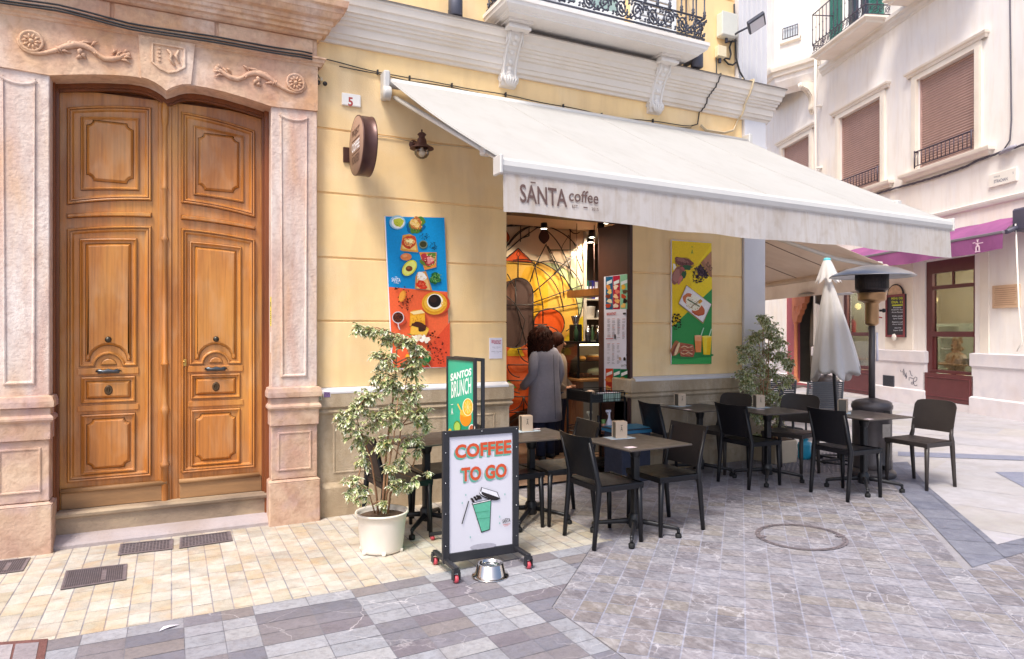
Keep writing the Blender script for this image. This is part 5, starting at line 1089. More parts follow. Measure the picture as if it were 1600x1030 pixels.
def on_case():
    z = 1.431; M('steel', '#a9a9ad', .25, .08, metal=.95); M('mug_white', '#e8e6e2', .3, .03); M('mug_red', '#b02622', .35, .05); M('bottle_green', '#2e4a30', .3, .1); M('black_plastic', '#141417', .45, .08, 10)
    def it(nm, lb, cat, parts, x, y, grp=None):
        t = thing(nm, lb, cat, (x, y, z), group=grp)
        for n, m, fn in parts: b = MB(); fn(b); b.build(n, m, t)
    def shaker(x, y): return [('body', 'steel', lambda m: m.lathe([(0, 0), (.035, 0), (.042, .12), (.042, .13), (0, .13)], (x, y, z), 14)), ('cap', 'steel', lambda m: m.lathe([(.04, .13), (.03, .16), (.012, .175), (.012, .19), (0, .192)], (x, y, z), 14))]
    it('shaker', 'steel shaker on top of the display case, left of its pair', 'shaker', shaker(4.78, 1.4), 4.78, 1.4); it('shaker', 'steel shaker on top of the display case, next to the mug', 'shaker', shaker(4.93, 1.38), 4.93, 1.38)
    def mug(x, y, m_): return [('cup', m_, lambda m: m.lathe([(0, 0), (.04, 0), (.045, .08), (.042, .08), (.038, .01)], (x, y, z), 16)), ('handle', m_, lambda m: m.tube([(x+.04+.025*math.sin(t), y-.01, z+.04-.028*math.cos(t)) for t in [PI*k/8 for k in range(9)]], .006, 6))]
    it('mug', 'white mug on the display case beside the red container', 'mug', mug(5.10, 1.36, 'mug_white'), 5.1, 1.36)
    it('container', 'red container at the right end of the display case top', 'container', [('tub', 'mug_red', lambda m: m.lathe([(0, 0), (.06, 0), (.075, .09), (.07, .09)], (5.28, 1.38, z), 16)), ('lid', 'mug_red', lambda m: m.lathe([(.078, .09), (.078, .1), (0, .105)], (5.28, 1.38, z), 16))], 5.28, 1.38)
    it('bottle', 'dark bottle standing between shakers and mural on the case', 'bottle', [('glass', 'bottle_green', lambda m: m.lathe([(0, 0), (.03, 0), (.03, .12), (.012, .17), (.012, .2), (0, .2)], (4.66, 1.5, z), 12)), ('cap', 'black_plastic', lambda m: m.lathe([(.014, .2), (.014, .225), (0, .226)], (4.66, 1.5, z), 12))], 4.66, 1.5)
    it('coffee_grinder', 'black coffee grinder behind the shakers', 'grinder', [('body', 'black_plastic', lambda m: m.box(4.70, 4.82, 1.6, 1.74, z, z+.22, bev=.01)), ('hopper', 'steel', lambda m: m.lathe([(.03, .22), (.06, .32), (.06, .33), (0, .335)], (4.76, 1.67, z), 14))], 4.76, 1.67)
on_case()
def shelves():
    r = thing('wall_shelves', 'dark shelving behind the counter with three lit boards', 'shelves', (5.9, 3.2, .03)); a = MB(); a.box(5.3, 6.9, 3.30, 3.33, .9, 2.6); a.build('back_board', 'interior_dark', r)
    M('shelf_pale', '#b9b0a2', .5, .05)
    for z in (1.38, 1.75, 2.05): a = MB(); a.box(5.3, 6.9, 3.02, 3.30, z, z+.02); a.build('shelf', 'shelf_pale', r)
    rd = random.Random(4); cols = [('binder', '#2b2f8a', 'blue'), ('binder', '#6b4aa0', 'violet'), ('binder', '#3a3a44', 'black'), ('binder', '#d8d8dc', 'white'), ('binder', '#2f6b5a', 'green')]
    x = 5.75; grp = 'binders standing on the top shelf'
    for k in range(8):
        nm, c, w = cols[(k*3+1) % 5]; M('binder_'+w, c, .5, .05); t = thing('binder', 'upright office binders on the top shelf behind the counter', 'binder', (x, 3.1, 2.07), group=grp)
        m = MB(); m.box(x, x+.055, 3.06, 3.28, 2.071, 2.071+.27+.02*(k % 2), bev=.004); m.build('cover', 'binder_'+w, t); m = MB(); m.box(x+.012, x+.043, 3.057, 3.0595, 2.18, 2.27); m.build('label', 'paper', t); x += .06
    t = thing('bucket', 'white bucket on the middle shelf behind the counter', 'bucket', (5.93, 3.15, 1.77)); m = MB(); m.lathe([(0, 0), (.08, 0), (.1, .18), (.105, .185), (.095, .18), (.078, .01)], (5.93, 3.15, 1.771), 18); m.build('pail', 'mug_white', t); m = MB(); m.tube([(5.93+.1*math.cos(a), 3.15-.03, 1.95-.06*math.sin(a)) for a in [PI*k/10 for k in range(11)]], .003, 5); m.build('handle', 'steel', t)
    for k, x in enumerate((6.08, 6.17, 6.25, 6.33, 6.42)):
        t = thing('jar', 'glass jars in a row on the middle shelf behind the counter', 'jar', (x, 3.12, 1.771), group='jars on the middle shelf'); m = MB(); m.lathe([(0, 0), (.032, 0), (.036, .02), (.034, .11), (.025, .13)], (x, 3.12, 1.771), 12); m.build('glass', 'shelf_pale' if k % 2 else 'steel', t); m = MB(); m.lathe([(.028, .13), (.028, .15), (0, .152)], (x, 3.12, 1.771), 12); m.build('lid', 'dark_metal', t)
    M('bottle_blue', '#2b5f8c', .3, .1)
    for k, x in enumerate((5.72, 5.8, 5.88, 5.97, 6.06, 6.15, 6.25)):
        t = thing('bottle', 'dark bottles in a row on the lowest shelf behind the counter', 'bottle', (x, 3.12, 1.401), group='bottles on the lowest shelf'); m = MB(); m.lathe([(0, 0), (.03, 0), (.032, .14), (.014, .19), (.014, .24), (0, .24)], (x, 3.12, 1.401), 12); m.build('glass', ['black_plastic', 'bottle_blue', 'black_plastic', 'bottle_green'][k % 4], t); m = MB(); m.lathe([(.016, .24), (.016, .26), (0, .261)], (x, 3.12, 1.401), 12); m.build('cap', 'shelf_pale', t)
shelves()
def hanging():
    r = thing('hanging_shelf', 'wooden tray shelf hung by cords over the counter', 'hanging shelf', (5.0, 1.6, 2.0)); M('plank_wood', '#a86f3e', .5, .2, 6, stretch=(6, 6, .6))
    a = Vector((W(886, 470, 2.0)[0], 2.0, 2.02)); b = Vector((W(947, 455, 1.1)[0], 1.1, 2.02)); d = (b-a).normalized(); n = Vector((-d.y, d.x, 0))
    m = MB()
    for off in (0, .28):
        p, q = a+n*off, b+n*off; m.add([tuple(v) for v in (p, q, q+n*.02, p+n*.02)]+[(v[0], v[1], v[2]+.09) for v in (p, q, q+n*.02, p+n*.02)], [(0, 1, 2, 3), (4, 5, 6, 7), (0, 1, 5, 4), (1, 2, 6, 5), (2, 3, 7, 6), (3, 0, 4, 7)])
    m.quad(tuple(a), tuple(b), tuple(b+n*.28), tuple(a+n*.28)); m.build('tray', 'plank_wood', r)
    c = MB()
    for t in (.25, .8):
        for off in (0.01, .29): p = a+(b-a)*t+n*off; c.tube([(p.x, p.y, 2.1), (p.x, p.y, 3.0)], .005, 5)
    c.build('cord', 'logo_brown', r)
hanging()
def lamps():
    M('lamp_glow', '#fff2da', .5, 0, emit=14.)
    for i, (px, py, Y) in enumerate(((925, 371, 2.2), (939, 357, 1.6))):
        X, Z = W(px, py, Y); t = thing('ceiling_spotlight', 'lit ceiling spotlight over the counter, %s one' % ['farther and lower', 'nearer and higher'][i], 'ceiling lamp', (X, Y, Z))
        m = MB(); m.lathe([(.0, .1), (.045, .1), (.05, 0), (.045, -.004)], (X, Y, Z), 16); m.tube([(X, Y, Z+.1), (X, Y, 3.0)], .008, 6); m.build('shade', 'dark_metal', t)
        m = MB(); m.lathe([(0, 0), (.043, 0)], (X, Y, Z), 16); m.build('bulb', 'lamp_glow', t)
        l = bpy.data.lights.new('spotlight_lamp', 'SPOT'); l.energy = 55; l.color = (1, .84, .64); l.spot_size = R(120); l.shadow_soft_size = .05; lo = bpy.data.objects.new('spotlight_lamp', l); COL.objects.link(lo); lo.location = (X, Y, Z-.02)
    X, Z = W(850, 338, 1.7); t = thing('ceiling_spotlight', 'warm spotlight aimed at the upper part of the mural', 'ceiling lamp', (X, 1.7, 2.9)); m = MB(); m.lathe([(.0, .08), (.04, .08), (.045, 0)], (X, 1.7, 2.88), 14); m.build('shade', 'dark_metal', t); m = MB(); m.lathe([(0, 0), (.04, 0)], (X, 1.7, 2.883), 14); m.build('bulb', 'lamp_glow', t)
    for dx in (-.3, .7):
        l = bpy.data.lights.new('mural_lamp', 'SPOT'); l.energy = 19; l.color = (1, .84, .64); l.spot_size = R(110); l.shadow_soft_size = .05; lo = bpy.data.objects.new('mural_lamp', l); COL.objects.link(lo); lo.location = (X+dx, 1.45, 2.86); lo.rotation_euler = (R(25), 0, 0)
lamps()
for X, Y, lb in ((3.9, .7, 'near the doorway'), (4.8, 1.0, 'above the customers'), (5.6, 2.6, 'in front of the shelves')):  # spotlights added out of view to brighten the dim cafe interior
    t = thing('ceiling_spotlight', 'added ceiling spotlight brightening the cafe %s' % lb, 'ceiling lamp', (X, Y, 2.9)); m = MB(); m.lathe([(.0, .1), (.045, .1), (.05, 0), (.045, -.004)], (X, Y, 2.89), 16); m.build('shade', 'dark_metal', t)
    m = MB(); m.lathe([(0, 0), (.043, 0)], (X, Y, 2.89), 16); m.build('bulb', 'lamp_glow', t)
    l = bpy.data.lights.new('spotlight_lamp', 'SPOT'); l.energy = 38; l.color = (1, .86, .68); l.spot_size = R(150); l.spot_blend = 1; l.shadow_soft_size = .08; lo = bpy.data.objects.new('spotlight_lamp', l); COL.objects.link(lo); lo.location = (X, Y, 2.87)
def menu():
    X = DX1-.0225; r = thing('menu_board', 'tall menu poster with price lists between food pictures on the brown door jamb', 'menu', (X, .3, .9))
    def pl(x, y, o):
        d = ray(x); s = (X+o)/d[0]; return (X+o, -6+s*d[1], EYE-(y-HY)*s/F)
    zt, zb = 2.18, .87; ya, yb = .50, .075
    m = MB(); m.box(X-.004, X-.0005, yb, ya, zb, zt); m.build('board', 'paper', r)
    d = Dec(lambda x, y, o: pl(x, y, -.0045+o)); s = 1/4.905; q = lambda x, y: (930+x*s, 420+y*s); Z = lambda pts: [q(*p) for p in pts]
    def bx(x0, x1, y0, y1, sl, c): d.poly(Z([(x0, y0), (x1, y0-sl), (x1, y1), (x0, y1)]), c)
    bx(80, 135, 62, 313, 4, '#0d5c86'); bx(136, 190, 56, 311, 5, '#b01a3c'); bx(191, 253, 48, 309, 8, '#8fc7a4')
    for (cx, cy, cs) in ((105, 0, ['#d98b3d', '#e9c374', '#7c3a28', '#e8d9b6', '#c2472a']), (163, 0, ['#f0d9c4', '#e07a6a', '#f1c79c', '#e7b06a', '#f0d9c4']), (222, 0, ['#e9b03a', '#5a4a34', '#c2472a', '#1d1a16', '#f0c06a'])):
        for i, c in enumerate(cs): d.blob(*q(cx+(i % 2)*12-6, 140+i*36), 3.6, 3.6, c, i+int(cx), 0, .3)
    for x0, x1 in ((88, 128), (142, 184), (198, 246)): d.poly(Z([(x0, 100), (x1, 82), (x1, 108), (x0, 126)]), '#dfe6ea')
    d.text('BREAKFAST', q(88, 358), q(160, 352), 20*s, '#c0504a', bold=.03); d.line([q(212, 345), q(235, 343)], 14*s, '#3a3a3e')
    rd = random.Random(3)
    for cx in (92, 128, 166, 206):
        for i in range(22):
            y = 385+i*7.2
            if rd.random() < .85: d.line([q(cx, y), q(cx+14+12*rd.random(), y-1)], 2.6*s, '#c0504a' if i % 9 == 0 else '#8d8a94', lift=False)
        for i in range(20):
            y = 575+i*8
            if (cx < 200) and rd.random() < .8: d.line([q(cx, y), q(cx+12+12*rd.random(), y-1)], 2.6*s, '#c0504a' if i % 10 == 0 else '#8d8a94', lift=False)
    d.line([q(82, 537), q(136, 536)], 6*s, '#c0504a'); d.ell(*q(152, 520), 1.2, 4, '#3a3a3e'); d.blob(*q(190, 690), 1.8, 3, '#c9a58a', 3); d.blob(*q(224, 692), 1.8, 3.2, '#2a2422', 4); d.blob(*q(244, 660), 1.2, 2.6, '#2a2422', 5); d.text('SANTA', q(198, 752), q(240, 748), 16*s, '#4a4650')
    bx(80, 137, 765, 965, 0, '#cf4626'); bx(138, 195, 767, 975, 0, '#11835f'); bx(196, 252, 770, 985, 0, '#0e6a3c')
    for (cx, cs) in ((108, ['#e07a35', '#b5301e', '#e8a35e', '#7c2a18']), (166, ['#e9c030', '#2e5532', '#f0a53e', '#e07a35']), (224, ['#b5803e', '#e8cf8a', '#c2472a', '#e9b43a'])):
        for i, c in enumerate(cs): d.blob(*q(cx+(i % 2)*14-7, 850+i*34), 4.4, 4, c, i+int(cx), 0, .35)
    for x0, x1 in ((86, 130), (143, 188), (200, 246)): d.poly(Z([(x0, 800), (x1, 782), (x1, 806), (x0, 824)]), '#efe9e4')
    d.build('print', r)
menu()
# ---------------------------------------------------------------- the white building across the side street (local x = along its front, y = into it)
wb = thing('white_building', 'white building across the side street with brown roller shutters and dark red shop windows', 'building', (O2[0], O2[1], 0), A2)
def wth(name, label, cat, loc=(0, 0, 0), group=None):
    p = (O2[0]+U2[0]*loc[0]+N2[0]*loc[1], O2[1]+U2[1]*loc[0]+N2[1]*loc[1], loc[2]); r = thing(name, label, cat, p, A2, group); r['_l'] = loc; return r
def wp(mb, name, mat, r):                                  # build a mesh given in the white building's frame under thing r
    l = r['_l'] if '_l' in r else (0, 0, 0); mb.v = [(v[0]-l[0], v[1]-l[1], v[2]-l[2]) for v in mb.v]; return mb.build(name, mat, r, world=False)
WOPS = [(-1.30, .02, .62, 2.97), (-4.2, -2.95, .62, 2.62), (-1.5, .05, 4.92, 6.75), (-4.31, -2.7, 4.92, 6.83), (-7.2, -5.72, 4.92, 6.86), (-7.03, -5.5, .16, 2.7), (-4.2, -3.1, 8.45, 10.6), (-1.25, .0, 8.45, 10.6)]
def wbody():
    mb = MB(); quadwall(mb, -16, 5.5, -.2, 13, 0, WOPS, .22); mb.quad((-16, .01, 13), (5.5, .01, 13), (5.5, 10, 13), (-16, 10, 13)); mb.quad((5.5, 0, -.2), (5.5, 10, -.2), (5.5, 10, 13), (5.5, 0, 13)); mb.build('wall', 'plaster_white', wb, False)
    p = MB(); prof = [(0, 1.17), (.03, 1.165), (.06, 1.15), (.06, .93), (.04, .915), (.035, .90), (.035, .37), (.06, .35), (.065, .34), (.065, -.2)]
    for a, b in ((.02, 5.5), (-2.85, -1.30), (-5.5, -4.2), (-16, -7.03)): p.molding([(a, .1), (a, 0), (b, 0), (b, .1)] if b < 5 else [(a, .1), (a, 0), (b, 0)], prof)
    M('plinth_white', '#dcd6da', .75, .06, 4, .2, 60, stain=[('#cbb8ae', .4, 1.5), ('#b9b6c4', .35, 3)]); p.build('plinth', 'plinth_white', wb, False)
    s = MB(); s.molding([(-5.0, 0), (5.5, 0)], [(0, 3.80), (.04, 3.82), (.05, 3.86), (.055, 3.90), (0, 3.92)]); s.molding([(-5.1, 0), (5.5, 0)], [(0, 8.16), (.03, 8.18), (.04, 8.22), (.09, 8.26), (.1, 8.32), (.13, 8.34), (.13, 8.42), (0, 8.45)]); s.build('string_course', 'trim_white', wb, False)
    d = MB(); d.box(-2.55, -1.65, -.02, -.001, 1.17, 3.3); d.build('pilaster', 'trim_pale', wb, False); d = MB(); d.box(.16, .36, -.02, -.001, 1.17, 3.3); d.build('pilaster', 'trim_pale', wb, False)
    # window surrounds, shutters and window railings
    M('shutter_brown', '#b5968e', .55, .08, 6); M('rail_dark', '#4d4350', .5, .1, 10, metal=.3)
    for (u0, u1, z0, z1) in ((-1.5, .05, 4.92, 6.75), (-4.31, -2.7, 4.92, 6.83), (-7.2, -5.72, 4.92, 6.86)):
        m = MB(); t = .16
        for a, b in ((u0-t, u0), (u1, u1+t)): m.box(a, b, -.045, -.001, z0-.05, z1+.1); m.box(a+.03 if a < u0-.01 else a+.02, b-.02 if a < u0-.01 else b-.03, -.055, -.046, z0-.02, z1+.02)
        m.box(u0, u1, -.045, -.001, z1, z1+.1); m.molding([(u0-t-.06, .0), (u0-t-.06, -.001), (u1+t+.06, -.001), (u1+t+.06, 0)], [(.045, z1+.105), (.06, z1+.12), (.07, z1+.16), (.1, z1+.18), (.11, z1+.22), (0, z1+.24)])
        m.molding([(u0-t-.14, .0), (u0-t-.14, -.001), (u1+t+.14, -.001), (u1+t+.14, 0)], [(0, z0-.22), (.06, z0-.2), (.08, z0-.15), (.14, z0-.12), (.15, z0-.07), (.15, z0-.05), (0, z0-.04)]); m.build('window_surround', 'trim_pale', wb, False)
        m = MB(); n = int((z1-z0)/.052)
        for k in range(n): zz = z0+.01+k*(z1-z0-.02)/n; m.prism([(.085, zz), (.062, zz+.004), (.056, zz+.022), (.062, zz+.04), (.085, zz+.044)], u0+.01, u1-.01, axis='x')
        sh = m.build('roller_shutter', 'shutter_brown', wb, False)
        m = MB(); m.box(u0, u1, .09, .1, z0, z1); m.box(u0, u0+.03, .04, .09, z0, z1); m.box(u1-.03, u1, .04, .09, z0, z1); m.build('guide', 'shutter_brown', sh, False)
        m = MB(); m.tube([(u0+.01, -.09, z0+.33), (u1-.01, -.09, z0+.33)], .014, 6); m.tube([(u0+.01, -.09, z0+.04), (u1-.01, -.09, z0+.04)], .010, 6)
        for x in (u0+.01, u1-.01): m.tube([(x, -.09, z0), (x, -.09, z0+.36)], .014, 6); m.tube([(x, -.09, z0+.33), (x, 0, z0+.33)], .01, 6)
        for k in range(1, 14): m.tube([(u0+(u1-u0)*k/14, -.09, z0+.04), (u0+(u1-u0)*k/14, -.09, z0+.33)], .009, 5)
        m.build('window_railing', 'rail_dark', wb, False)
wbody()
def wbalcony(u0, u1, zs, door, first):
    m = MB(); Y = -.62
    m.molding([(u0+.1, 0), (u0+.1, Y+.1), (u1-.1, Y+.1), (u1-.1, 0)], [(-.02, zs-.14), (.02, zs-.13), (.03, zs-.08), (.08, zs-.06), (.1, zs-.04), (.1, zs), (0, zs+.005)]); m.quad((u0+.1, 0, zs-.135), (u1-.1, 0, zs-.135), (u1-.1, Y+.1, zs-.135), (u0+.1, Y+.1, zs-.135)); m.quad((u0, 0, zs+.002), (u1, 0, zs+.002), (u1, Y, zs+.002), (u0, Y, zs+.002)); b = m.build('balcony', 'trim_pale', wb, False)
    f = MB(); path = [(u0+.04, 0), (u0+.04, Y+.04), (u1-.04, Y+.04), (u1-.04, 0)]
    for a, c in zip(path, path[1:]):
        for z in (zs+.03, zs+.24, zs+1.0): f.tube([(*a, z), (*c, z)], .014, 4)
        L = math.hypot(c[0]-a[0], c[1]-a[1]); n = max(2, round(L/.16)); 
        for i in range(n):
            P = lambda q, v: (a[0]+(c[0]-a[0])*(i+q)/n, a[1]+(c[1]-a[1])*(i+q)/n, zs+.135+v)
            f.tube([P(.5+.38*math.cos(t)*(1-t/12), .085*math.sin(t)*(1-t/12)) for t in [k*.6 for k in range(15)]], .008, 4); f.tube([P(0, -.09), P(.5, .02), P(1, .09)], .007, 4)
    f.build('railing_frame', 'rail_dark', b, False)
    pts = [(u0+.04, Y/2)]+[(u0+.04+(u1-u0-.08)*k/14, Y+.04) for k in range(15)]+[(u1-.04, Y/2)]
    for x, y in pts: q = MB(); q.lathe([(.010, zs+.24), (.018, zs+.28), (.010, zs+.32), (.009, zs+.6), (.016, zs+.63), (.009, zs+.66), (.009, zs+1.0)], (x, y, 0), 6); q.build('baluster', 'rail_dark', b, False)
    a, c = door; M('shutter_green', '#3f7f72', .5, .08, 6); M('pane_dark', '#3c4348', .15, .1, 2)
    g = MB(); g.box(a, c, .12, .13, zs, 10.6); g.build('pane', 'pane_dark', wb, False)
    g = MB(); 
    for x in (a, (a+c)/2-.03, c-.06): g.box(x, x+.06, .08, .115, zs, 10.6)
    g.build('door_frame', 'white_paint', wb, False)
    for x0, x1 in ((a-.5, a-.01), (c+.01, c+.5)):
        g = MB(); g.box(x0, x0+.05, -.05, -.01, zs+.05, 10.5); g.box(x1-.05, x1, -.05, -.01, zs+.05, 10.5)
        for k in range(36): g.box(x0+.05, x1-.05, -.045, -.02, zs+.08+k*.06, zs+.12+k*.06)
        g.build('shutter', 'shutter_green', wb, False)
wbalcony(-4.6, -2.35, 8.48, (-4.2, -3.1), 1); wbalcony(-1.75, .5, 8.48, (-1.25, 0), 0)
def bay():
    poly = [(-5.25, 0), (-5.3, -.12), (-5.45, -.2), (-6.2, -.75), (-7.2, -.75), (-7.9, -.2), (-8.1, 0)]
    m = MB(); path = list(reversed(poly)); m.molding(path, [(-.35, 8.1), (-.12, 8.2), (-.02, 8.38), (.0, 8.5), (.05, 8.52), (.06, 8.6), (.12, 8.64), (.14, 8.72), (.14, 8.8), (.02, 8.84), (0, 8.86), (0, 13)]); m.build('bay', 'plaster_white', wb, False)
    k = MB(); k.molding(path, [(.0, 8.5), (.055, 8.515), (.065, 8.6), (.125, 8.635), (.145, 8.72), (.145, 8.8), (.02, 8.845)]); k.build('bay_cornice', 'trim_pale', wb, False)
    for uc in (-5.55,):
        c = MB(); pr = [(0, 7.35), (-.05, 7.38), (-.09, 7.5), (-.07, 7.65), (-.1, 7.8), (-.2, 7.95), (-.36, 8.03), (-.38, 8.14), (0, 8.14)]
        c.prism(pr, uc-.11, uc+.11, axis='x')
        for dx in (-.06, 0, .06): c.tube([(uc+dx, y-.01, z) for y, z in pr[1:8]], .018, 5)
        c.build('bracket', 'trim_pale', wb, False)
    a = Vector((-5.5, -.236)); b = Vector((-6.2, -.75)); d = (b-a).normalized(); n = Vector((-d.y, d.x))*-1
    if n.y > 0: n = -n
    w = MB(); P = lambda t, o, z: (a.x+d.x*t+n.x*o, a.y+d.y*t+n.y*o, z)
    M('bay_glass', '#cfd6de', .2, .05); w.add([P(.2, .01, 9.45), P(.62, .01, 9.45), P(.62, .01, 10.5), P(.2, .01, 10.5)], [(0, 1, 2, 3)]); w.build('bay_window', 'bay_glass', wb, False)
    f = MB()
    for q in [(.2, .62, 9.75)]: f.tube([P(q[0], .05, q[2]), P(q[1], .05, q[2])], .012, 5); f.tube([P(q[0], .05, 9.47), P(q[1], .05, 9.47)], .012, 5)
    for k in range(7): f.tube([P(.2+.07*k, .05, 9.45), P(.2+.07*k, .05, 9.76)], .008, 5)
    f.build('bay_railing', 'rail_dark', wb, False)
    s = MB(); s.add([P(.12, .0, 9.33), P(.7, .0, 9.33), P(.7, .08, 9.36), P(.12, .08, 9.36), P(.12, .08, 9.42), P(.7, .08, 9.42), P(.12, 0, 9.43), P(.7, 0, 9.43)], [(0, 1, 2, 3), (3, 2, 5, 4), (4, 5, 7, 6)]); s.build('bay_sill', 'trim_pale', wb, False)
bay()
r = wth('drainpipe', 'pale drainpipe running down the white building beside the bay', 'pipe', (-5.18, -.06, 4)); m = MB(); m.tube([(-5.17, -.16, 13), (-5.17, -.16, 1.2)], .035, 8); wp(m, 'tube', 'plaque_white', r)
m = MB(); [m.box(-5.22, -5.12, -.17, 0, z, z+.04) for z in (2.5, 4.2, 5.8, 7.4)]; wp(m, 'clip', 'plaque_white', r)
# shop windows
def shopfront():
    M('maroon', '#5e2a2c', .45, .1, 5, coat=.1); M('maroon_dark', '#3d1a1e', .45, .1, 5)
    gl = glass('shop_glass', '#f2f3ee', .02, .85)
    def panelled(m, u0, u1, z0, z1, y): m.box(u0, u1, y, y+.05, z0, z1); m.relief([(u0+.07, z0+.07), (u1-.07, z0+.07), (u1-.07, z1-.07), (u0+.07, z1-.07)], [(0, y-.0005), (.006, y-.012), (.018, y-.012), (.026, y-.002)])
    # door-like window, right
    m = MB(); m.box(-1.30, -1.13, .03, .12, .2, 2.97); m.box(-.13+.06, .02, .03, .12, .2, 2.97) if False else m.box(-.05, .018, .03, .12, .2, 2.97); m.box(-1.13, -.05, .03, .12, 2.72, 2.97); m.box(-1.13, -.05, .04, .11, 2.40, 2.47); m.box(-1.13, -.05, .02, .12, 1.46, 1.56); m.box(-1.13, -.05, .02, .12, .74, .80)
    m.box(-1.13, -1.08, .05, .11, .80, 1.46); m.box(-.62, -.60, .05, .10, 2.47, 2.72)
    fr = m.build('shop_window', 'maroon', wb, False); g = MB(); g.box(-1.13, -.05, .075, .078, .80, 2.72); g.build('pane', gl, fr, False)
    m = MB(); panelled(m, -1.30, .018, .2, .735, -.035); m.box(-1.31, .03, -.01, .1, .02, .195); m.build('stall_riser', 'maroon', wb, False)
    # wider window, left
    m = MB(); m.box(-4.2, -4.08, .03, .12, .62, 2.62); m.box(-3.0, -2.95, .03, .12, .62, 2.62); m.box(-4.08, -3.0, .03, .12, 2.5, 2.62); m.box(-4.08, -3.0, .02, .12, 1.46, 1.54); m.box(-4.08, -3.0, .02, .12, .68, .76)
    fr = m.build('shop_window', 'maroon', wb, False); g = MB(); g.box(-4.08, -3.0, .075, .078, .76, 2.5); g.build('pane', gl, fr, False)
    m = MB(); panelled(m, -4.2, -2.95, .1, .675, -.035); m.build('stall_riser', 'maroon', wb, False)
    m = MB(); m.box(-4.2, -2.86, -.03, .2, -.1, .095); m.build('threshold', 'plinth_white', wb, False); m = MB(); m.box(-1.31, .03, -.03, -.011, -.1, .19); m.build('threshold', 'plinth_white', wb, False)
    # room behind
    M('room_wall', '#a8a08c', .8, .06, 3); M('room_floor', '#6b5a48', .6, .1, 3)
    m = MB(); m.quad((-5, 3.2, 0), (2, 3.2, 0), (2, 3.2, 3.3), (-5, 3.2, 3.3)); m.quad((-5, .23, 0), (-5, 3.2, 0), (-5, 3.2, 3.3), (-5, .23, 3.3)); m.quad((2, .23, 0), (2, 3.2, 0), (2, 3.2, 3.3), (2, .23, 3.3)); m.quad((-5, .23, 3.3), (2, .23, 3.3), (2, 3.2, 3.3), (-5, 3.2, 3.3)); quadwall(m, -5, 2, 0, 3.3, .2205, [(o[0], o[1], o[2], o[3]) for o in WOPS[:2]], .001)
    m.build('room', 'room_wall', wb, False); m = MB(); m.quad((-5, .23, .15), (2, .23, .15), (2, 3.2, .15), (-5, 3.2, .15)); m.build('room_floor', 'room_floor', wb, False)
    l = bpy.data.lights.new('cafe_globe_lamp', 'POINT'); l.energy = 190; l.color = (1, .93, .8); l.shadow_soft_size = .12
    for u, y in ((-.9, 1.6), (-3.6, 1.5)):
        lo = bpy.data.objects.new('globe_lamp_light', l); COL.objects.link(lo); lo.location = (O2[0]+U2[0]*u+N2[0]*y, O2[1]+U2[1]*u+N2[1]*y, 2.7)
    M('globe_glow', '#ffe9a8', .4, 0, emit=2.2)
    for (px, py, y, lb) in ((1339, 479, .9, 'left'), (1457, 469, .9, 'right')):
        u, z = B(px, py, y); r = wth('globe_lamp', 'glowing round globe lamp seen through the %s shop window' % lb, 'lamp', (u, y, z)); m = MB(); m.ball((u, y, z), .10, 16, 12); wp(m, 'globe', 'globe_glow', r); m = MB(); m.tube([(u, y, z+.1), (u, y, 3.28)], .008, 6); wp(m, 'stem', 'dark_metal', r)
shopfront()
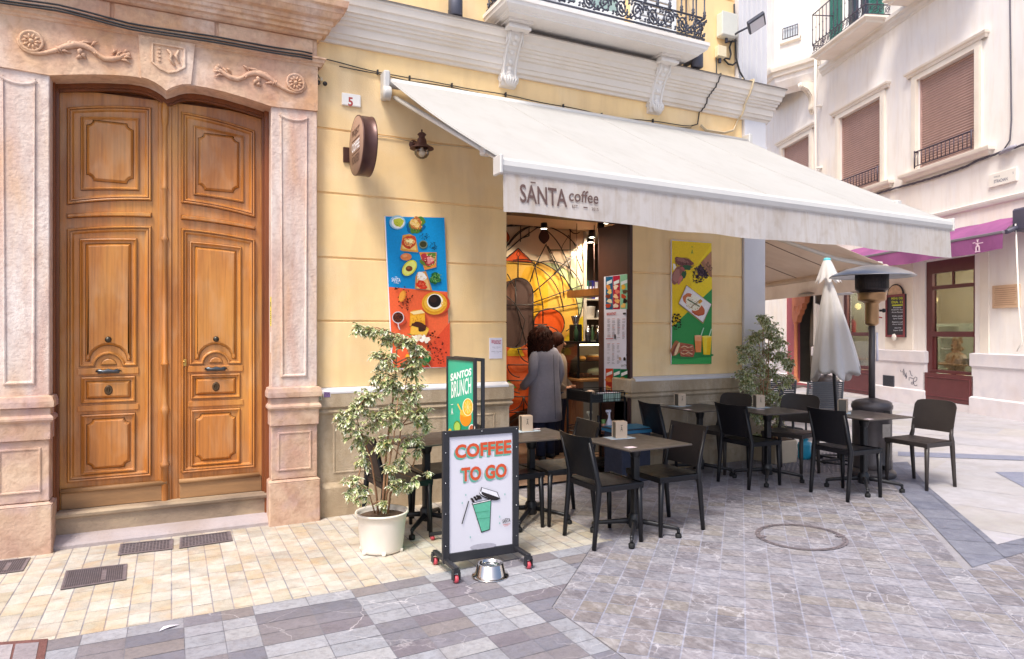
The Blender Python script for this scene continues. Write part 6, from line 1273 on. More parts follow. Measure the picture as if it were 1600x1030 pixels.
def inside_shop():
    y = 1.9; u0, z0 = B(1462, 505, y); r = wth('fridge', 'glass door drinks fridge glowing pale behind the right shop window', 'fridge', (u0, y, .16)); w = .75
    m = MB(); m.box(u0, u0+.06, y, y+.5, .16, 1.75); m.box(u0+w-.06, u0+w, y, y+.5, .16, 1.75); m.box(u0+.06, u0+w-.06, y, y+.5, 1.68, 1.75); m.box(u0+.06, u0+w-.06, y, y+.5, .16, .25); m.box(u0+.06, u0+w-.06, y+.4, y+.5, .25, 1.68); M('fridge_white', '#a9b8a8', .4, .05, emit=.25); wp(m, 'cabinet', 'fridge_white', r)
    m = MB(); [m.box(u0+.06, u0+w-.06, y+.06, y+.4, z, z+.015) for z in (.55, .85, 1.15, 1.42)]; wp(m, 'shelf', 'white_paint', r)
    # seated customer
    y = .75; u, z = B(1494, 540, y)
    r = wth('person', 'seated person with curly light hair in a cream top behind the shop window', 'person', (u, y, .4)); body = Skin(); W_ = lambda a, b, c: (u+a, y+b, c)
    hz = z-.02
    body.chain([(W_(0, 0, .55), .15), (W_(0, 0, .8), .13), (W_(0, -.0, 1.02), .15), (W_(.0, -.0, 1.13), .07), (W_(.0, -.0, 1.2), .05), (W_(.02, 0, 1.3), .085), (W_(.02, 0, 1.38), .07)]); body.chain([(W_(0, 0, 1.02), .08), (W_(-.16, -.02, 1.06), .06), (W_(-.2, -.05, .85), .045), (W_(.05, -.16, .9), .035), (W_(.15, -.16, 1.1), .025)], 2); body.chain([(W_(0, 0, 1.02), .08), (W_(.16, .02, 1.06), .06), (W_(.22, -.04, .86), .045), (W_(.3, -.14, 1.0), .03)], 2)
    l = (u, y, .4); body.build('body', 'skin_light', r, shift=l)
    t = MB(); t.lathe([(.17, .55), (.16, .8), (.17, .98), (.12, 1.1), (.06, 1.14)], (u, y, 0), 18, sc=(1.15, .75)); t.tube([W_(-.15, -.02, 1.06), W_(-.21, -.05, .84), W_(.03, -.17, .9)], [.07, .055, .045], 10); t.tube([W_(.15, .02, 1.06), W_(.23, -.04, .86), W_(.28, -.12, .97)], [.07, .055, .045], 10); M('top_cream', '#e2d2be', .8, .05); wp(t, 'top', 'top_cream', r)
    h = MB(); rd = random.Random(2)
    for k in range(46):
        a = rd.random()*6.28; e = rd.random(); R_ = .10; px = math.cos(a)*R_*(.6+.5*e); py = math.sin(a)*R_*(.6+.5*e)+.03
        if py < -.04 and e > .1: continue
        h.ball(W_(px, py, 1.43-.26*e), .035, 6, 5)
    M('hair_blond', '#a88458', .7, .2, 30); wp(h, 'hair', 'hair_blond', r)
    z = .88; tu = u+.15
    r = wth('cafe_table', 'wooden table behind the right shop window', 'table', (tu, .5, .15)); m = MB(); m.box(tu-.5, tu+.5, .3, .85, z, z+.03, bev=.005); wp(m, 'table_top', 'counter_wood', r); m = MB(); m.box(tu-.03, tu+.03, .55, .61, .15, z); m.box(tu-.25, tu+.25, .4, .75, .15, .18); wp(m, 'pedestal', 'dark_metal', r)
    for nm, lb, px, mt, s in (('napkin_box', 'white napkin box on the table behind the right shop window', 1497, 'paper', 'b'), ('water_glass', 'blue glass on the table behind the right shop window, nearer the white box', 1507, 'bottle_blue', 'g'), ('water_glass', 'blue glass on the table behind the right shop window, nearer the frame', 1514, 'bottle_blue', 'g')):
        uu = B(px, 570, .45)[0]; r = wth(nm, lb, 'glass' if s == 'g' else 'box', (uu, .45, z+.03)); m = MB()
        if s == 'g': m.lathe([(0, 0), (.03, 0), (.038, .12), (.034, .12), (.028, .01)], (uu, .45, z+.031), 12)
        else: m.box(uu-.04, uu+.04, .41, .49, z+.031, z+.13, bev=.005)
        wp(m, 'body', mt, r)
    u = B(1340, 560, .8)[0]; r = wth('cafe_table', 'wooden table behind the left shop window', 'table', (u, .8, .15)); m = MB(); m.box(u-.3, u+.45, .5, 1.0, .86, .89); wp(m, 'table_top', 'counter_wood', r); m = MB(); [m.box(a-.02, a+.02, b-.02, b+.02, .15, .86) for a in (u-.27, u+.42) for b in (.53, .97)]; wp(m, 'leg', 'counter_wood', r)
    u, z = B(1332, 510, .5); r = wth('fire_extinguisher', 'red fire extinguisher behind the left shop window', 'extinguisher', (u, .5, z-.2)); m = MB(); m.lathe([(0, -.22), (.075, -.22), (.08, -.2), (.08, .1), (.05, .16), (.02, .18)], (u, .5, z), 16); wp(m, 'cylinder', 'mug_red', r); m = MB(); m.tube([(u, .5, z+.18), (u, .5, z+.23), (u+.06, .5, z+.25)], .012, 6); m.tube([(u-.02, .46, z+.2), (u-.08, .45, z+.1), (u-.07, .45, z-.08)], .009, 6); wp(m, 'hose', 'black_plastic', r)
    u0, z0 = B(1322, 445, .6); r = wth('wall_sign', 'small red and white sign behind the left shop window', 'sign', (u0, .6, z0)); m = MB(); m.box(u0-.12, u0+.16, .6, .61, z0-.12, z0+.1); wp(m, 'board', 'paper', r); m = MB(); [m.box(u0-.08+k*.075, u0-.03+k*.075, .596, .5995, z0-.06+.02*(k % 2), z0+.06) for k in range(3)]; wp(m, 'print', 'mug_red', r)
# skinned bodies
class Skin:
    def __init__(s): s.v = []; s.e = []; s.r = []
    def find(s, p):
        for i, q in enumerate(s.v):
            if (Vector(q)-Vector(p)).length < 1e-4: return i
        s.v.append(tuple(p)); s.r.append(.05); return len(s.v)-1
    def chain(s, pts, _=0):
        last = None
        for p, r in pts:
            n = len(s.v); i = s.find(p)
            if i == n: s.r[i] = r
            if last is not None: s.e.append((last, i))
            last = i
    def build(s, name, mat, parent, shift=None, sub=2):
        me = bpy.data.meshes.new(name); me.from_pydata([tuple(v[k]-(shift[k] if shift else 0) for k in range(3)) for v in s.v], s.e, [])
        o = bpy.data.objects.new(name, me); COL.objects.link(o); md = o.modifiers.new('skin', 'SKIN'); me.skin_vertices[0].data[0].use_root = True
        for d, r in zip(me.skin_vertices[0].data, s.r): d.radius = (r, r)
        md.use_smooth_shade = True; sb = o.modifiers.new('sub', 'SUBSURF'); sb.levels = sub; sb.render_levels = sub
        dg = bpy.context.evaluated_depsgraph_get(); m2 = bpy.data.meshes.new_from_object(o.evaluated_get(dg)); bpy.data.objects.remove(o); m2.materials.clear(); m2.materials.append(M(mat) if isinstance(mat, str) else mat); m2.name = name
        q = bpy.data.objects.new(name, m2); COL.objects.link(q); q.parent = parent
        if shift is None and parent.type == 'EMPTY': q.location = -Vector(parent.location)
        return q
M('skin_light', '#d9a585', .5, .05); inside_shop()
def red_front():
    M('red_wall', '#a0525a', .6, .08, 4, stain=('#c4626a', .3, 3)); M('arch_orange', '#b9714f', .6, .1, 6, .2, 60); M('niche_grey', '#6d675f', .7, .15, 3)
    m = MB(); m.box(-7.03, -6.62, .02, .2, .16, 2.7); m.box(-7.04, -5.5, -.02, .2, -.1, .155); w = m.build('red_surround', 'red_wall', wb, False)
    m = MB(); m.lathe([(.09, .16), (.09, .22), (.065, .26), (.055, .3), (.05, 1.75), (.07, 1.79), (.055, 1.82)], (-6.47, -.0, 0), 16); m.prism([(-6.56, 1.82), (-6.38, 1.82), (-6.34, 1.9), (-6.3, 2.0), (-6.2, 2.06), (-6.17, 2.16), (-6.08, 2.2), (-6.06, 2.32), (-5.95, 2.36), (-5.92, 2.5), (-5.8, 2.55), (-5.78, 2.7), (-6.62, 2.7), (-6.62, 1.98)], -.04, .1); 
    m.relief([(-6.5, 2.1), (-6.3, 2.1), (-6.2, 2.3), (-6.5, 2.3)], [(0, -.0405), (.01, -.055), (.03, -.055), (.04, -.042)]); m.build('arch_column', 'arch_orange', wb, False)
    m = MB(); m.quad((-7.1, .9, -.1), (-5.4, .9, -.1), (-5.4, .9, 2.8), (-7.1, .9, 2.8)); m.quad((-5.45, .2, -.1), (-5.45, .9, -.1), (-5.45, .9, 2.8), (-5.45, .2, 2.8)); m.quad((-7.08, .2, -.1), (-7.08, .9, -.1), (-7.08, .9, 2.8), (-7.08, .2, 2.8)); m.quad((-7.1, .2, 2.75), (-5.4, .2, 2.75), (-5.4, .9, 2.75), (-7.1, .9, 2.75)); m.quad((-7.1, .2, .1), (-5.4, .2, .1), (-5.4, .9, .1), (-7.1, .9, .1)); m.lathe([(.0, .2), (.25, .2), (.42, .6), (.46, 1.3), (.42, 2.0), (.3, 2.5), (0, 2.7)], (-5.95, .42, 0), 18, sc=(1, .4)); m.build('niche', 'niche_grey', wb, False)
    m = MB(); m.box(-5.5, -5.25, -.03, -.001, 1.2, 3.0); m.build('pilaster', 'plaster_white', wb, False)
red_front()
def purple():
    M('awning_purple', '#97578c', .75, .07, 3, .12, 120, trans=.2, stain=('#c06fa8', .4, 2)); M('rail_grey', '#77707a', .5, .08)
    off = -.55; uw = 1.12; r = wth('purple_awning', 'magenta awning folded out over the dark red shop windows', 'awning', (uw, 0, 3.5)); zw, zb = 3.53, B(1568, 363, off)[1]+.03
    ub = B(1569, 365, off)[0]; m = MB(); n = 30
    for o in (0, .004): m.add([(-6+(((uw if j == 0 else ub) +6)*i/n), -.04+(off+.04)*j, (zw-(zw-zb)*j)-o-.02*abs(math.sin(i*.9))*(j == 0)) for i in range(n+1) for j in (0, 1)], [(2*i, 2*i+2, 2*i+3, 2*i+1) for i in range(n)])
    wp(m, 'fabric', 'awning_purple', r)
    m = MB(); m.box(-6, ub, off-.03, off+.03, zb-.05, zb, bev=.01); wp(m, 'front_bar', 'rail_grey', r)
    v = MB(); V = lambda i, j: (-6+(ub+6)*i/60, off-.02+.02*j*math.sin(i*.8)*.6, zb-.05-(.26+.012*math.sin(i*.5))*j); v.add([V(i, j) for i in range(61) for j in (0, 1)], [(2*i, 2*i+2, 2*i+3, 2*i+1) for i in range(60)]); wp(v, 'valance', 'awning_purple', r)
    e = MB(); M('logo_pink', '#e3c6d8', .7, .05); cu, cz = B(1528, 384, off-.04); Y = off-.045
    for (a, b, c, d_) in ((-.06, -.11, .06, -.09), (-.05, -.085, -.02, -.02), (.02, -.085, .05, -.02), (-.04, -.02, .04, .0), (-.02, 0, .02, .05), (-.05, .03, .05, .045), (-.11, .05, -.05, .065), (.05, .03, .12, .045), (-.015, .06, .015, .1), (-.03, .095, .03, .105)): e.box(cu+a, cu+c, Y-.002, Y, cz+b, cz+d_)
    wp(e, 'emblem', 'logo_pink', r)
    k = MB(); k.box(uw+.05, uw+.42, -.3, 0, 3.22, 3.6, bev=.03); k.tube([(uw+.1, -.1, 3.35), (ub+.02, off+.02, zb-.03)], .04, 6); M('bracket_dark', '#4c4a5c', .5, .15); wp(k, 'bracket', 'bracket_dark', r)
    r = wth('crank_rod', 'thin white crank rod hanging from the end of the magenta awning', 'rod', (1.1, -.3, 2)); m = MB(); a = B(1587, 350, -.3); b = B(1592, 480, -.25); c_ = B(1597, 535, -.2); d2 = B(1589, 549, -.2); m.tube([(a[0], -.3, a[1]), (b[0], -.25, b[1]), (c_[0], -.2, c_[1]), (d2[0], -.2, d2[1])], .012, 6); wp(m, 'rod', 'plaque_white', r)
purple()
def wfix():
    off = -.03
    r = wth('chalkboard', 'tall chalkboard menu in a red frame with an arched top on the white pillar', 'chalkboard', (-2.15, 0, 1.45)); M('chalk_black', '#2e2c33', .6, .08); M('frame_red', '#7d3538', .5, .1)
    m = MB(); m.box(-2.46, -1.83, -.055, -.021, 1.44, 2.36); wp(m, 'board', 'chalk_black', r); m = MB()
    for a in ((-2.46, -2.41, 1.44, 2.36), (-1.88, -1.83, 1.44, 2.36), (-2.41, -1.88, 1.44, 1.49), (-2.41, -1.88, 2.31, 2.36)): m.box(a[0], a[1], -.075, -.056, a[2], a[3], bev=.004)
    wp(m, 'frame', 'frame_red', r); m = MB(); m.prism([(-2.15+.24*math.cos(t), 2.362+.2*math.sin(t)) for t in [PI*k/12 for k in range(13)]], -.06, -.022); M('board_arch', '#c9a584', .5, .25, 12); wp(m, 'crest', 'board_arch', r)
    m = MB(); m.tube([(-2.15+.25*math.cos(t), -.05, 2.362+.21*math.sin(t)) for t in [PI*k/12 for k in range(13)]], .016, 6); wp(m, 'crest_rim', 'chalk_black', r)
    d = Dec(planeB(-.056)); s = 1/10.3; q = lambda x, y: (1385+x*s, 440+y*s)
    d.text('MENU DEL', q(80, 292), q(272, 286), 36*s, '#c9cf2a', bold=.03); d.text('DIA 12', q(84, 352), q(272, 350), 40*s, '#c9cf2a', bold=.03); d.line([q(90, 384), q(265, 378)], 2, '#c9cf2a')
    rows = [('Ensalada', 110, 240, 425), ('Gazpacho Sopa', 80, 278, 462), ('Arroz Pescado', 84, 274, 500), ('Pollo asado', 95, 264, 562), ('Carne Tortilla', 105, 260, 602), ('Postre o cafe', 92, 276, 658), ('Pan y bebida', 100, 272, 696), ('Sangria', 132, 240, 755), ('Tapas 2,50', 108, 264, 795)]
    for t, a, b, y in rows: d.text(t, q(a, y+6), q(b, y+2), 22*s, '#cfd3dc', .1, .02)
    l = r['_l']; d.mb.v = [(v[0]-l[0], v[1]-l[1], v[2]-l[2]) for v in d.mb.v]; d.mb.build('chalk_writing', 'print', r, False)
    m = MB(); m.lathe([(0, -.1), (.06, -.098), (.075, -.085), (.07, -.076), (0, -.076)], (-2.15, 0, 1.44), 14, axis='y', jit=lambda a, h: 1+.06*math.sin(6*a)); wp(m, 'seal', 'plaque_white', r)
    r = wth('street_plaque', 'cream tiled street name plaque high on the white wall', 'plaque', (.66, 0, 4.2)); m = MB(); m.box(.37, .97, -.03, 0, 4.13, 4.36, bev=.004); wp(m, 'tile', 'plaque_white', r)
    d = Dec(planeB(-.0305)); s = 1/25.75; q = lambda x, y: (1540+x*s, 260+y*s); d.text('CALLE', q(330, 470), q(570, 420), 70*s, '#8c8d94', bold=.02); d.text('STRACHAN', q(330, 690), q(880, 560), 130*s, '#77788a', bold=.02); d.text('5', q(1080, 310), q(1130, 300), 90*s, '#8c8d94'); l = r['_l']; d.mb.v = [(v[0]-l[0], v[1]-l[1], v[2]-l[2]) for v in d.mb.v]; d.mb.build('lettering', 'print', r, False)
    r = wth('stone_plaque', 'beige stone memorial plaque on the white wall right of the shop window', 'plaque', (.74, 0, 2)); m = MB(); m.box(.45, 1.03, -.03, 0, 1.97, 2.37, bev=.005); M('plaque_stone', '#cfae8f', .7, .1, 6, .2); wp(m, 'slab', 'plaque_stone', r); m = MB()
    M('engraving', '#b08c70', .8, .05)
    for k in range(9): m.box(.5+.01*(k % 3), .98-.02*((k*2) % 3), -.0325, -.0305, 2.02+k*.036, 2.032+k*.036)
    wp(m, 'engraving', 'engraving', r)
    r = wth('wall_vent', 'square grey metal vent cover low on the white pillar', 'vent', (-2.38, 0, .35)); m = MB(); m.box(-2.58, -2.2, -.05, -.036, .36, .60); wp(m, 'plate', 'spot_grey', r); m = MB(); [m.box(-2.56, -2.22, -.054, -.0505, .375+k*.022, .384+k*.022) for k in range(10)]; wp(m, 'slats', 'dark_metal', r)
    r = wth('graffiti', 'dark scribbled graffiti tag on the white pillar plinth', 'graffiti', (-1.8, 0, .5)); d = Dec(planeB(-.0375)); s = 1/14.7; q = lambda x, y: (1400+x*s, 560+y*s)
    for pts in ([(100, 270), (120, 320), (150, 290), (170, 390), (175, 240), (210, 430), (235, 330), (230, 470), (250, 400)], [(300, 300), (320, 280), (345, 380), (380, 410)], [(300, 510), (300, 440), (340, 450), (410, 470), (440, 430), (480, 440), (480, 490), (450, 530), (410, 540), (400, 480), (405, 560), (370, 600), (345, 580), (370, 540), (400, 560), (420, 620), (450, 632), (490, 610)]): d.line([q(*p) for p in pts], 1.0, '#55566a')
    l = r['_l']; d.mb.v = [(v[0]-l[0], v[1]-l[1], v[2]-l[2]) for v in d.mb.v]; d.mb.build('paint', 'print', r, False)
    r = wth('wall_cable', 'dark cable dropping down the white wall to a twisted bundle at the right edge', 'cable', (.85, 0, 5)); m = MB(); m.tube([(.83, -.02, 12), (.83, -.02, 7.2), (.86, -.02, 5.2), (.84, -.03, 4.85), (.72, -.04, 4.72)], .012, 6)
    for k in range(3): m.tube([(u, -.03-.012*math.cos(u*9+k*2), 4.68+.015*math.sin(u*9+k*2)-(.03 if u < 0 else 0)*1+.02*math.sin(u*1.7)) for u in [-4.6+j*.15 for j in range(62)]], .011, 5)
    wp(m, 'wire', 'cable_grey' if 'cable_grey' in MATS else M('cable_grey', '#5f5b66', .6, .1), r)
    r = wth('cable_splice', 'grey taped cable splice under the dark wall cable', 'cable splice', (.9, -.04, 4.7)); m = MB(); m.tube([(.65, -.06, 4.66), (.78, -.07, 4.69), (.9, -.07, 4.7), (1.0, -.06, 4.72)], [.02, .04, .045, .02], 8); M('tape_grey', '#9a97a4', .4, .15, 12); wp(m, 'wrap', 'tape_grey', r)
wfix()
# ---------------------------------------------------------------- furniture
M('chair_black', '#131318', .40, .10, 9, .05, 300, spec=.35); M('chair_brown', '#3a3432', .42, .10, 9, .05, 300, spec=.35); M('table_metal', '#1c1c20', .42, .1, 9); M('table_top', '#4c443f', .38, .08, 6, stain=('#5a5048', .3, 3)); M('rubber', '#101012', .7, .05)
def chair(name, label, mat, kind):
    r = thing(name, label, 'chair'); w = .20 if kind == 0 else .205; H = .80 if kind == 0 else .825; zs = .45
    lean = lambda z: -.165-.085*((z-zs)/(H-zs))**1.2 if z > zs else -.165-.045*((zs-z)/zs)
    for sy in (-1, 1):
        l = MB(); l.tube([(lean(z)+(0), sy*(w+.004-.012*(z > zs)), z) for z in (0, .12, .25, .36, .44, .5, .56 if kind else H-.03)], [.0165, .018, .020, .022, .023, .019, .014 if kind else .012], 8, flat=1.1); l.build('rear_leg', mat, r, False)
        l = MB(); l.tube([(.205, sy*(w+.002), 0), (.2, sy*w, .2), (.192, sy*(w-.004), .42)], [.0155, .019, .023], 8); l.build('front_leg', mat, r, False)
    s = MB(); nx, ny = 8, 8; top = lambda x, y: zs+.004-.012*math.cos(y/w*1.3)*(1-abs(x)/.25)+.012*max(0, x-.1)/.1*-1; W2 = w+.012
    g = [(-.17+.385*i/nx, -W2+2*W2*j/ny) for i in range(nx+1) for j in range(ny+1)]
    def rx(x, y): 
        k = max(0, abs(y)-W2+.04)/.04; return (x*(1-.05*k*(x > .1)), y)
    for o in (0, -.016): s.add([(*rx(x, y), top(x, y)+o) for x, y in g], [(i*(ny+1)+j, (i+1)*(ny+1)+j, (i+1)*(ny+1)+j+1, i*(ny+1)+j+1) for i in range(nx) for j in range(ny)], 0, None, True)
    s.molding([(-.17, W2), (.215, W2), (.215, -W2), (-.17, -W2)][::-1], [(-.003, zs-.004), (.004, zs-.002), (.006, zs-.012), (.002, zs-.045), (-.012, zs-.045), (-.012, zs-.01)], closed=True); s.build('seat', mat, r, False)
    b = MB(); nz, nv = 10, 12; zb = .49 if kind == 0 else .525
    def P(i, j, o):
        v = -1+2*j/nv; t = i/nz; z = zb+(H-zb)*t; y = (w+.008)*v
        if kind:
            cr = .05; 
            if t > .8: y *= 1-(.0 if abs(v) < .5 else 1)*.10*((t-.8)/.2)**2; z -= .018*abs(v)**6*((t-.6)/.4 if t > .6 else 0)
        else: z += .008*abs(v)**2*t; y *= 1+.03*t
        return (lean(z)-.028*(1-v*v)*(.6+.4*t)+o, y, z)
    for o in (0, .011): b.add([P(i, j, o) for i in range(nz+1) for j in range(nv+1)], [(i*(nv+1)+j, (i+1)*(nv+1)+j, (i+1)*(nv+1)+j+1, i*(nv+1)+j+1) for i in range(nz) for j in range(nv)], 0, None, True)
    for seq in ([(0, j) for j in range(nv+1)], [(nz, j) for j in range(nv+1)], [(i, 0) for i in range(nz+1)], [(i, nv) for i in range(nz+1)]):
        n = len(seq); b.add([P(i, j, o) for o in (0, .011) for i, j in seq], [(k, k+1, n+k+1, n+k) for k in range(n-1)])
    b.build('backrest', mat, r, False); return r
c0 = chair('chair', 'x', 'chair_black', 0); c1 = chair('chair', 'x', 'chair_brown', 1)
GC = 'chairs at the cafe tables'; used = set()
def put_chair(kind, x, y, rz, label):
    p = c1 if kind else c0; loc = (x, y, gz(x))
    if kind not in used:
        used.add(kind); p.location = loc; p.rotation_euler = (0, 0, R(rz)); p['label'] = label; p['group'] = GC; return p
    return dup(p, loc, R(rz), label, GC)
put_chair(0, 2.905, -1.70, 0, 'black chair seen from behind, pushed in at the nearest table from the left')
put_chair(0, 3.50, -1.695, 180, 'black chair at the right side of the nearest table, facing the lettered sign')
put_chair(0, 2.93, -1.06, 174, 'black chair with bluish sheen just behind the nearest table, right of the woman\'s legs')
put_chair(0, 2.44, -1.03, 3, 'black chair mostly hidden behind the coffee sign, its top beside the green brunch sign')
put_chair(0, 1.57, -.82, 4, 'black chair behind the leaves of the potted plant')
put_chair(0, 2.03, -.66, 180, 'black chair between the potted plant and the green brunch sign')
put_chair(0, 4.60, -.42, -8, 'black chair tight against the right jamb of the doorway')
put_chair(1, 5.40, -.33, 186, 'rounded brown chair against the stone dado under the yellow and green poster')
put_chair(0, 5.155, -.955, 0, 'black chair seen from behind at the table below the yellow and green poster')
put_chair(1, 5.92, -.80, 196, 'rounded brown chair in front of the corner plant')
put_chair(0, 5.58, -1.72, -3, 'black chair seen from behind at the last table, left of the patio heater')
put_chair(1, 6.62, -1.76, 178, 'rounded brown chair standing alone right of the patio heater')
def table():
    r = thing('cafe_table', 'x', 'table'); h = .715
    m = MB(); m.box(-.30, .30, -.30, .30, h-.012, h, bev=.003); m.build('table_top', 'table_top', r, False)
    m = MB(); m.box(-.027, .027, -.027, .027, .09, h-.03, bev=.006); m.build('column', 'table_metal', r, False)
    m = MB(); m.box(-.16, .16, -.02, .02, h-.032, h-.0125); m.box(-.02, .02, -.16, .16, h-.033, h-.013); m.lathe([(.05, h-.06), (.04, h-.1), (.03, h-.12)], (0, 0, 0), 12); m.build('top_bracket', 'table_metal', r, False)
    m = MB(); m.lathe([(.0, .06), (.045, .06), (.05, .07), (.05, .15), (.035, .17)], (0, 0, 0), 14); m.build('hub', 'table_metal', r, False)
    for k in range(4):
        a = R(45+90*k); c, s = math.cos(a), math.sin(a); f = MB(); f.tube([(c*.03, s*.03, .11), (c*.12, s*.12, .10), (c*.30, s*.30, .075), (c*.325, s*.325, .065)], [.024, .021, .017, .017], 8, flat=.8); f.tube([(c*.322, s*.322, .07), (c*.322, s*.322, .035)], .012, 8); f = f.build('foot', 'table_metal', r, False)
        w = MB(); w.lathe([(0, 0), (.022, 0), (.024, .01), (.024, .03), (.016, .036)], (c*.322, s*.322, 0), 12); w.build('glide', 'rubber', f, False)
    return r
tb = table(); TH = .715; first = [1]
def put_table(x, y, rz, label):
    loc = (x, y, gz(x))
    if first[0]: first[0] = 0; tb.location = loc; tb.rotation_euler = (0, 0, R(rz)); tb['label'] = label; tb['group'] = 'square cafe tables'; return
    dup(tb, loc, R(rz), label, 'square cafe tables')
TB = [(3.17, -1.75, 4, 'nearest square table, between two black chairs in front of the doorway'), (2.66, -1.02, 0, 'square table half hidden behind the coffee sign, in front of the mural'), (1.84, -.76, 6, 'square table behind the potted plant under the food poster'), (5.02, -.40, 0, 'square table against the stone wall right of the doorway'), (5.42, -.95, -4, 'square table below the yellow and green poster, third from the heater wall'), (5.92, -1.66, -3, 'last square table, next to the patio heater')]
for t in TB: put_table(*t)
# napkin holders, mats and cards
def holder():
    r = thing('napkin_holder', 'x', 'napkin holder'); m = MB(); m.box(-.045, .045, -.035, .035, .006, .125, bev=.004); m.build('case', 'steel_case', r, False)
    m = MB(); m.box(-.049, .049, -.041, -.0355, 0, .128, bev=.002); m.box(-.049, .049, .0355, .041, 0, .128, bev=.002); m.box(-.049, .049, -.035, .035, .126, .131, bev=.002); m.build('front_plate', 'holder_plate', r, False)
    m = MB(); vs, fs = text2d('A', 0, .0); m.add([(-.009+.018*u, -.0418, .055+.04*v) for u, v in vs], fs); m.box(-.008, .008, -.0425, -.0415, .100, .104); m.build('mark', 'ink_black', r, False); return r
M('steel_case', '#7d7870', .3, .08, 12, metal=.7); M('holder_plate', '#cdb59c', .45, .06, 8)
HL = ['napkin holder with pale plate on the table half hidden by the coffee sign', 'napkin holder with pale plate on the nearest table', 'napkin holder with pale plate on the table against the wall', 'napkin holder with pale plate on the table in front of the corner plant', 'napkin holder with pale plate on the last table by the heater']
ML = [h.replace('napkin holder with pale plate', 'pale blue paper mat under the holder') for h in HL]; KL = [h.replace('napkin holder with pale plate', 'small pinkish card near the corner') for h in HL]
TH3 = [TB[1], TB[0], TB[3], TB[4], TB[5]]
hp0 = holder(); M('mat_blue', '#c3d3dc', .7, .04); M('card_pink', '#dccbd0', .6, .04)
for i, (px, py, cx, cy) in enumerate(((814, 671, 826, 667), (967, 684, 985, 700), (1058, 634, 1074, 641), (1179, 636, 1188, 640), (1317, 645, 1347, 656))):
    x, y, _ = G(px, py, TH); t = TH3[i]; x = max(t[0]-.22, min(t[0]+.22, x)); y = max(t[1]-.2, min(t[1]+.2, y)); z = gz(t[0])+TH; rz = [-8, -12, -4, -15, 30][i]
    mt = thing('paper_mat', ML[i], 'mat', (x, y, z), R(rz+8), 'paper mats on the tables'); m = MB(); m.box(-.11, .11, -.07, .07, .0005, .0018); m.build('sheet', 'mat_blue', mt, False)
    if i == 0: hp0.location = (x, y, z+.002); hp0.rotation_euler = (0, 0, R(rz)); hp0['label'] = HL[0]; hp0['group'] = 'napkin holders on the tables'
    else: dup(hp0, (x, y, z+.002), R(rz), HL[i], 'napkin holders on the tables')
    x, y, _ = G(cx, cy, TH); x = max(t[0]-.26, min(t[0]+.26, x)); y = max(t[1]-.26, min(t[1]+.26, y)); k = thing('table_card', KL[i], 'card', (x, y, z), R(5), 'small cards on the tables'); m = MB(); m.box(-.04, .04, -.028, .028, .0005, .0015); m.build('sheet', 'card_pink', k, False)

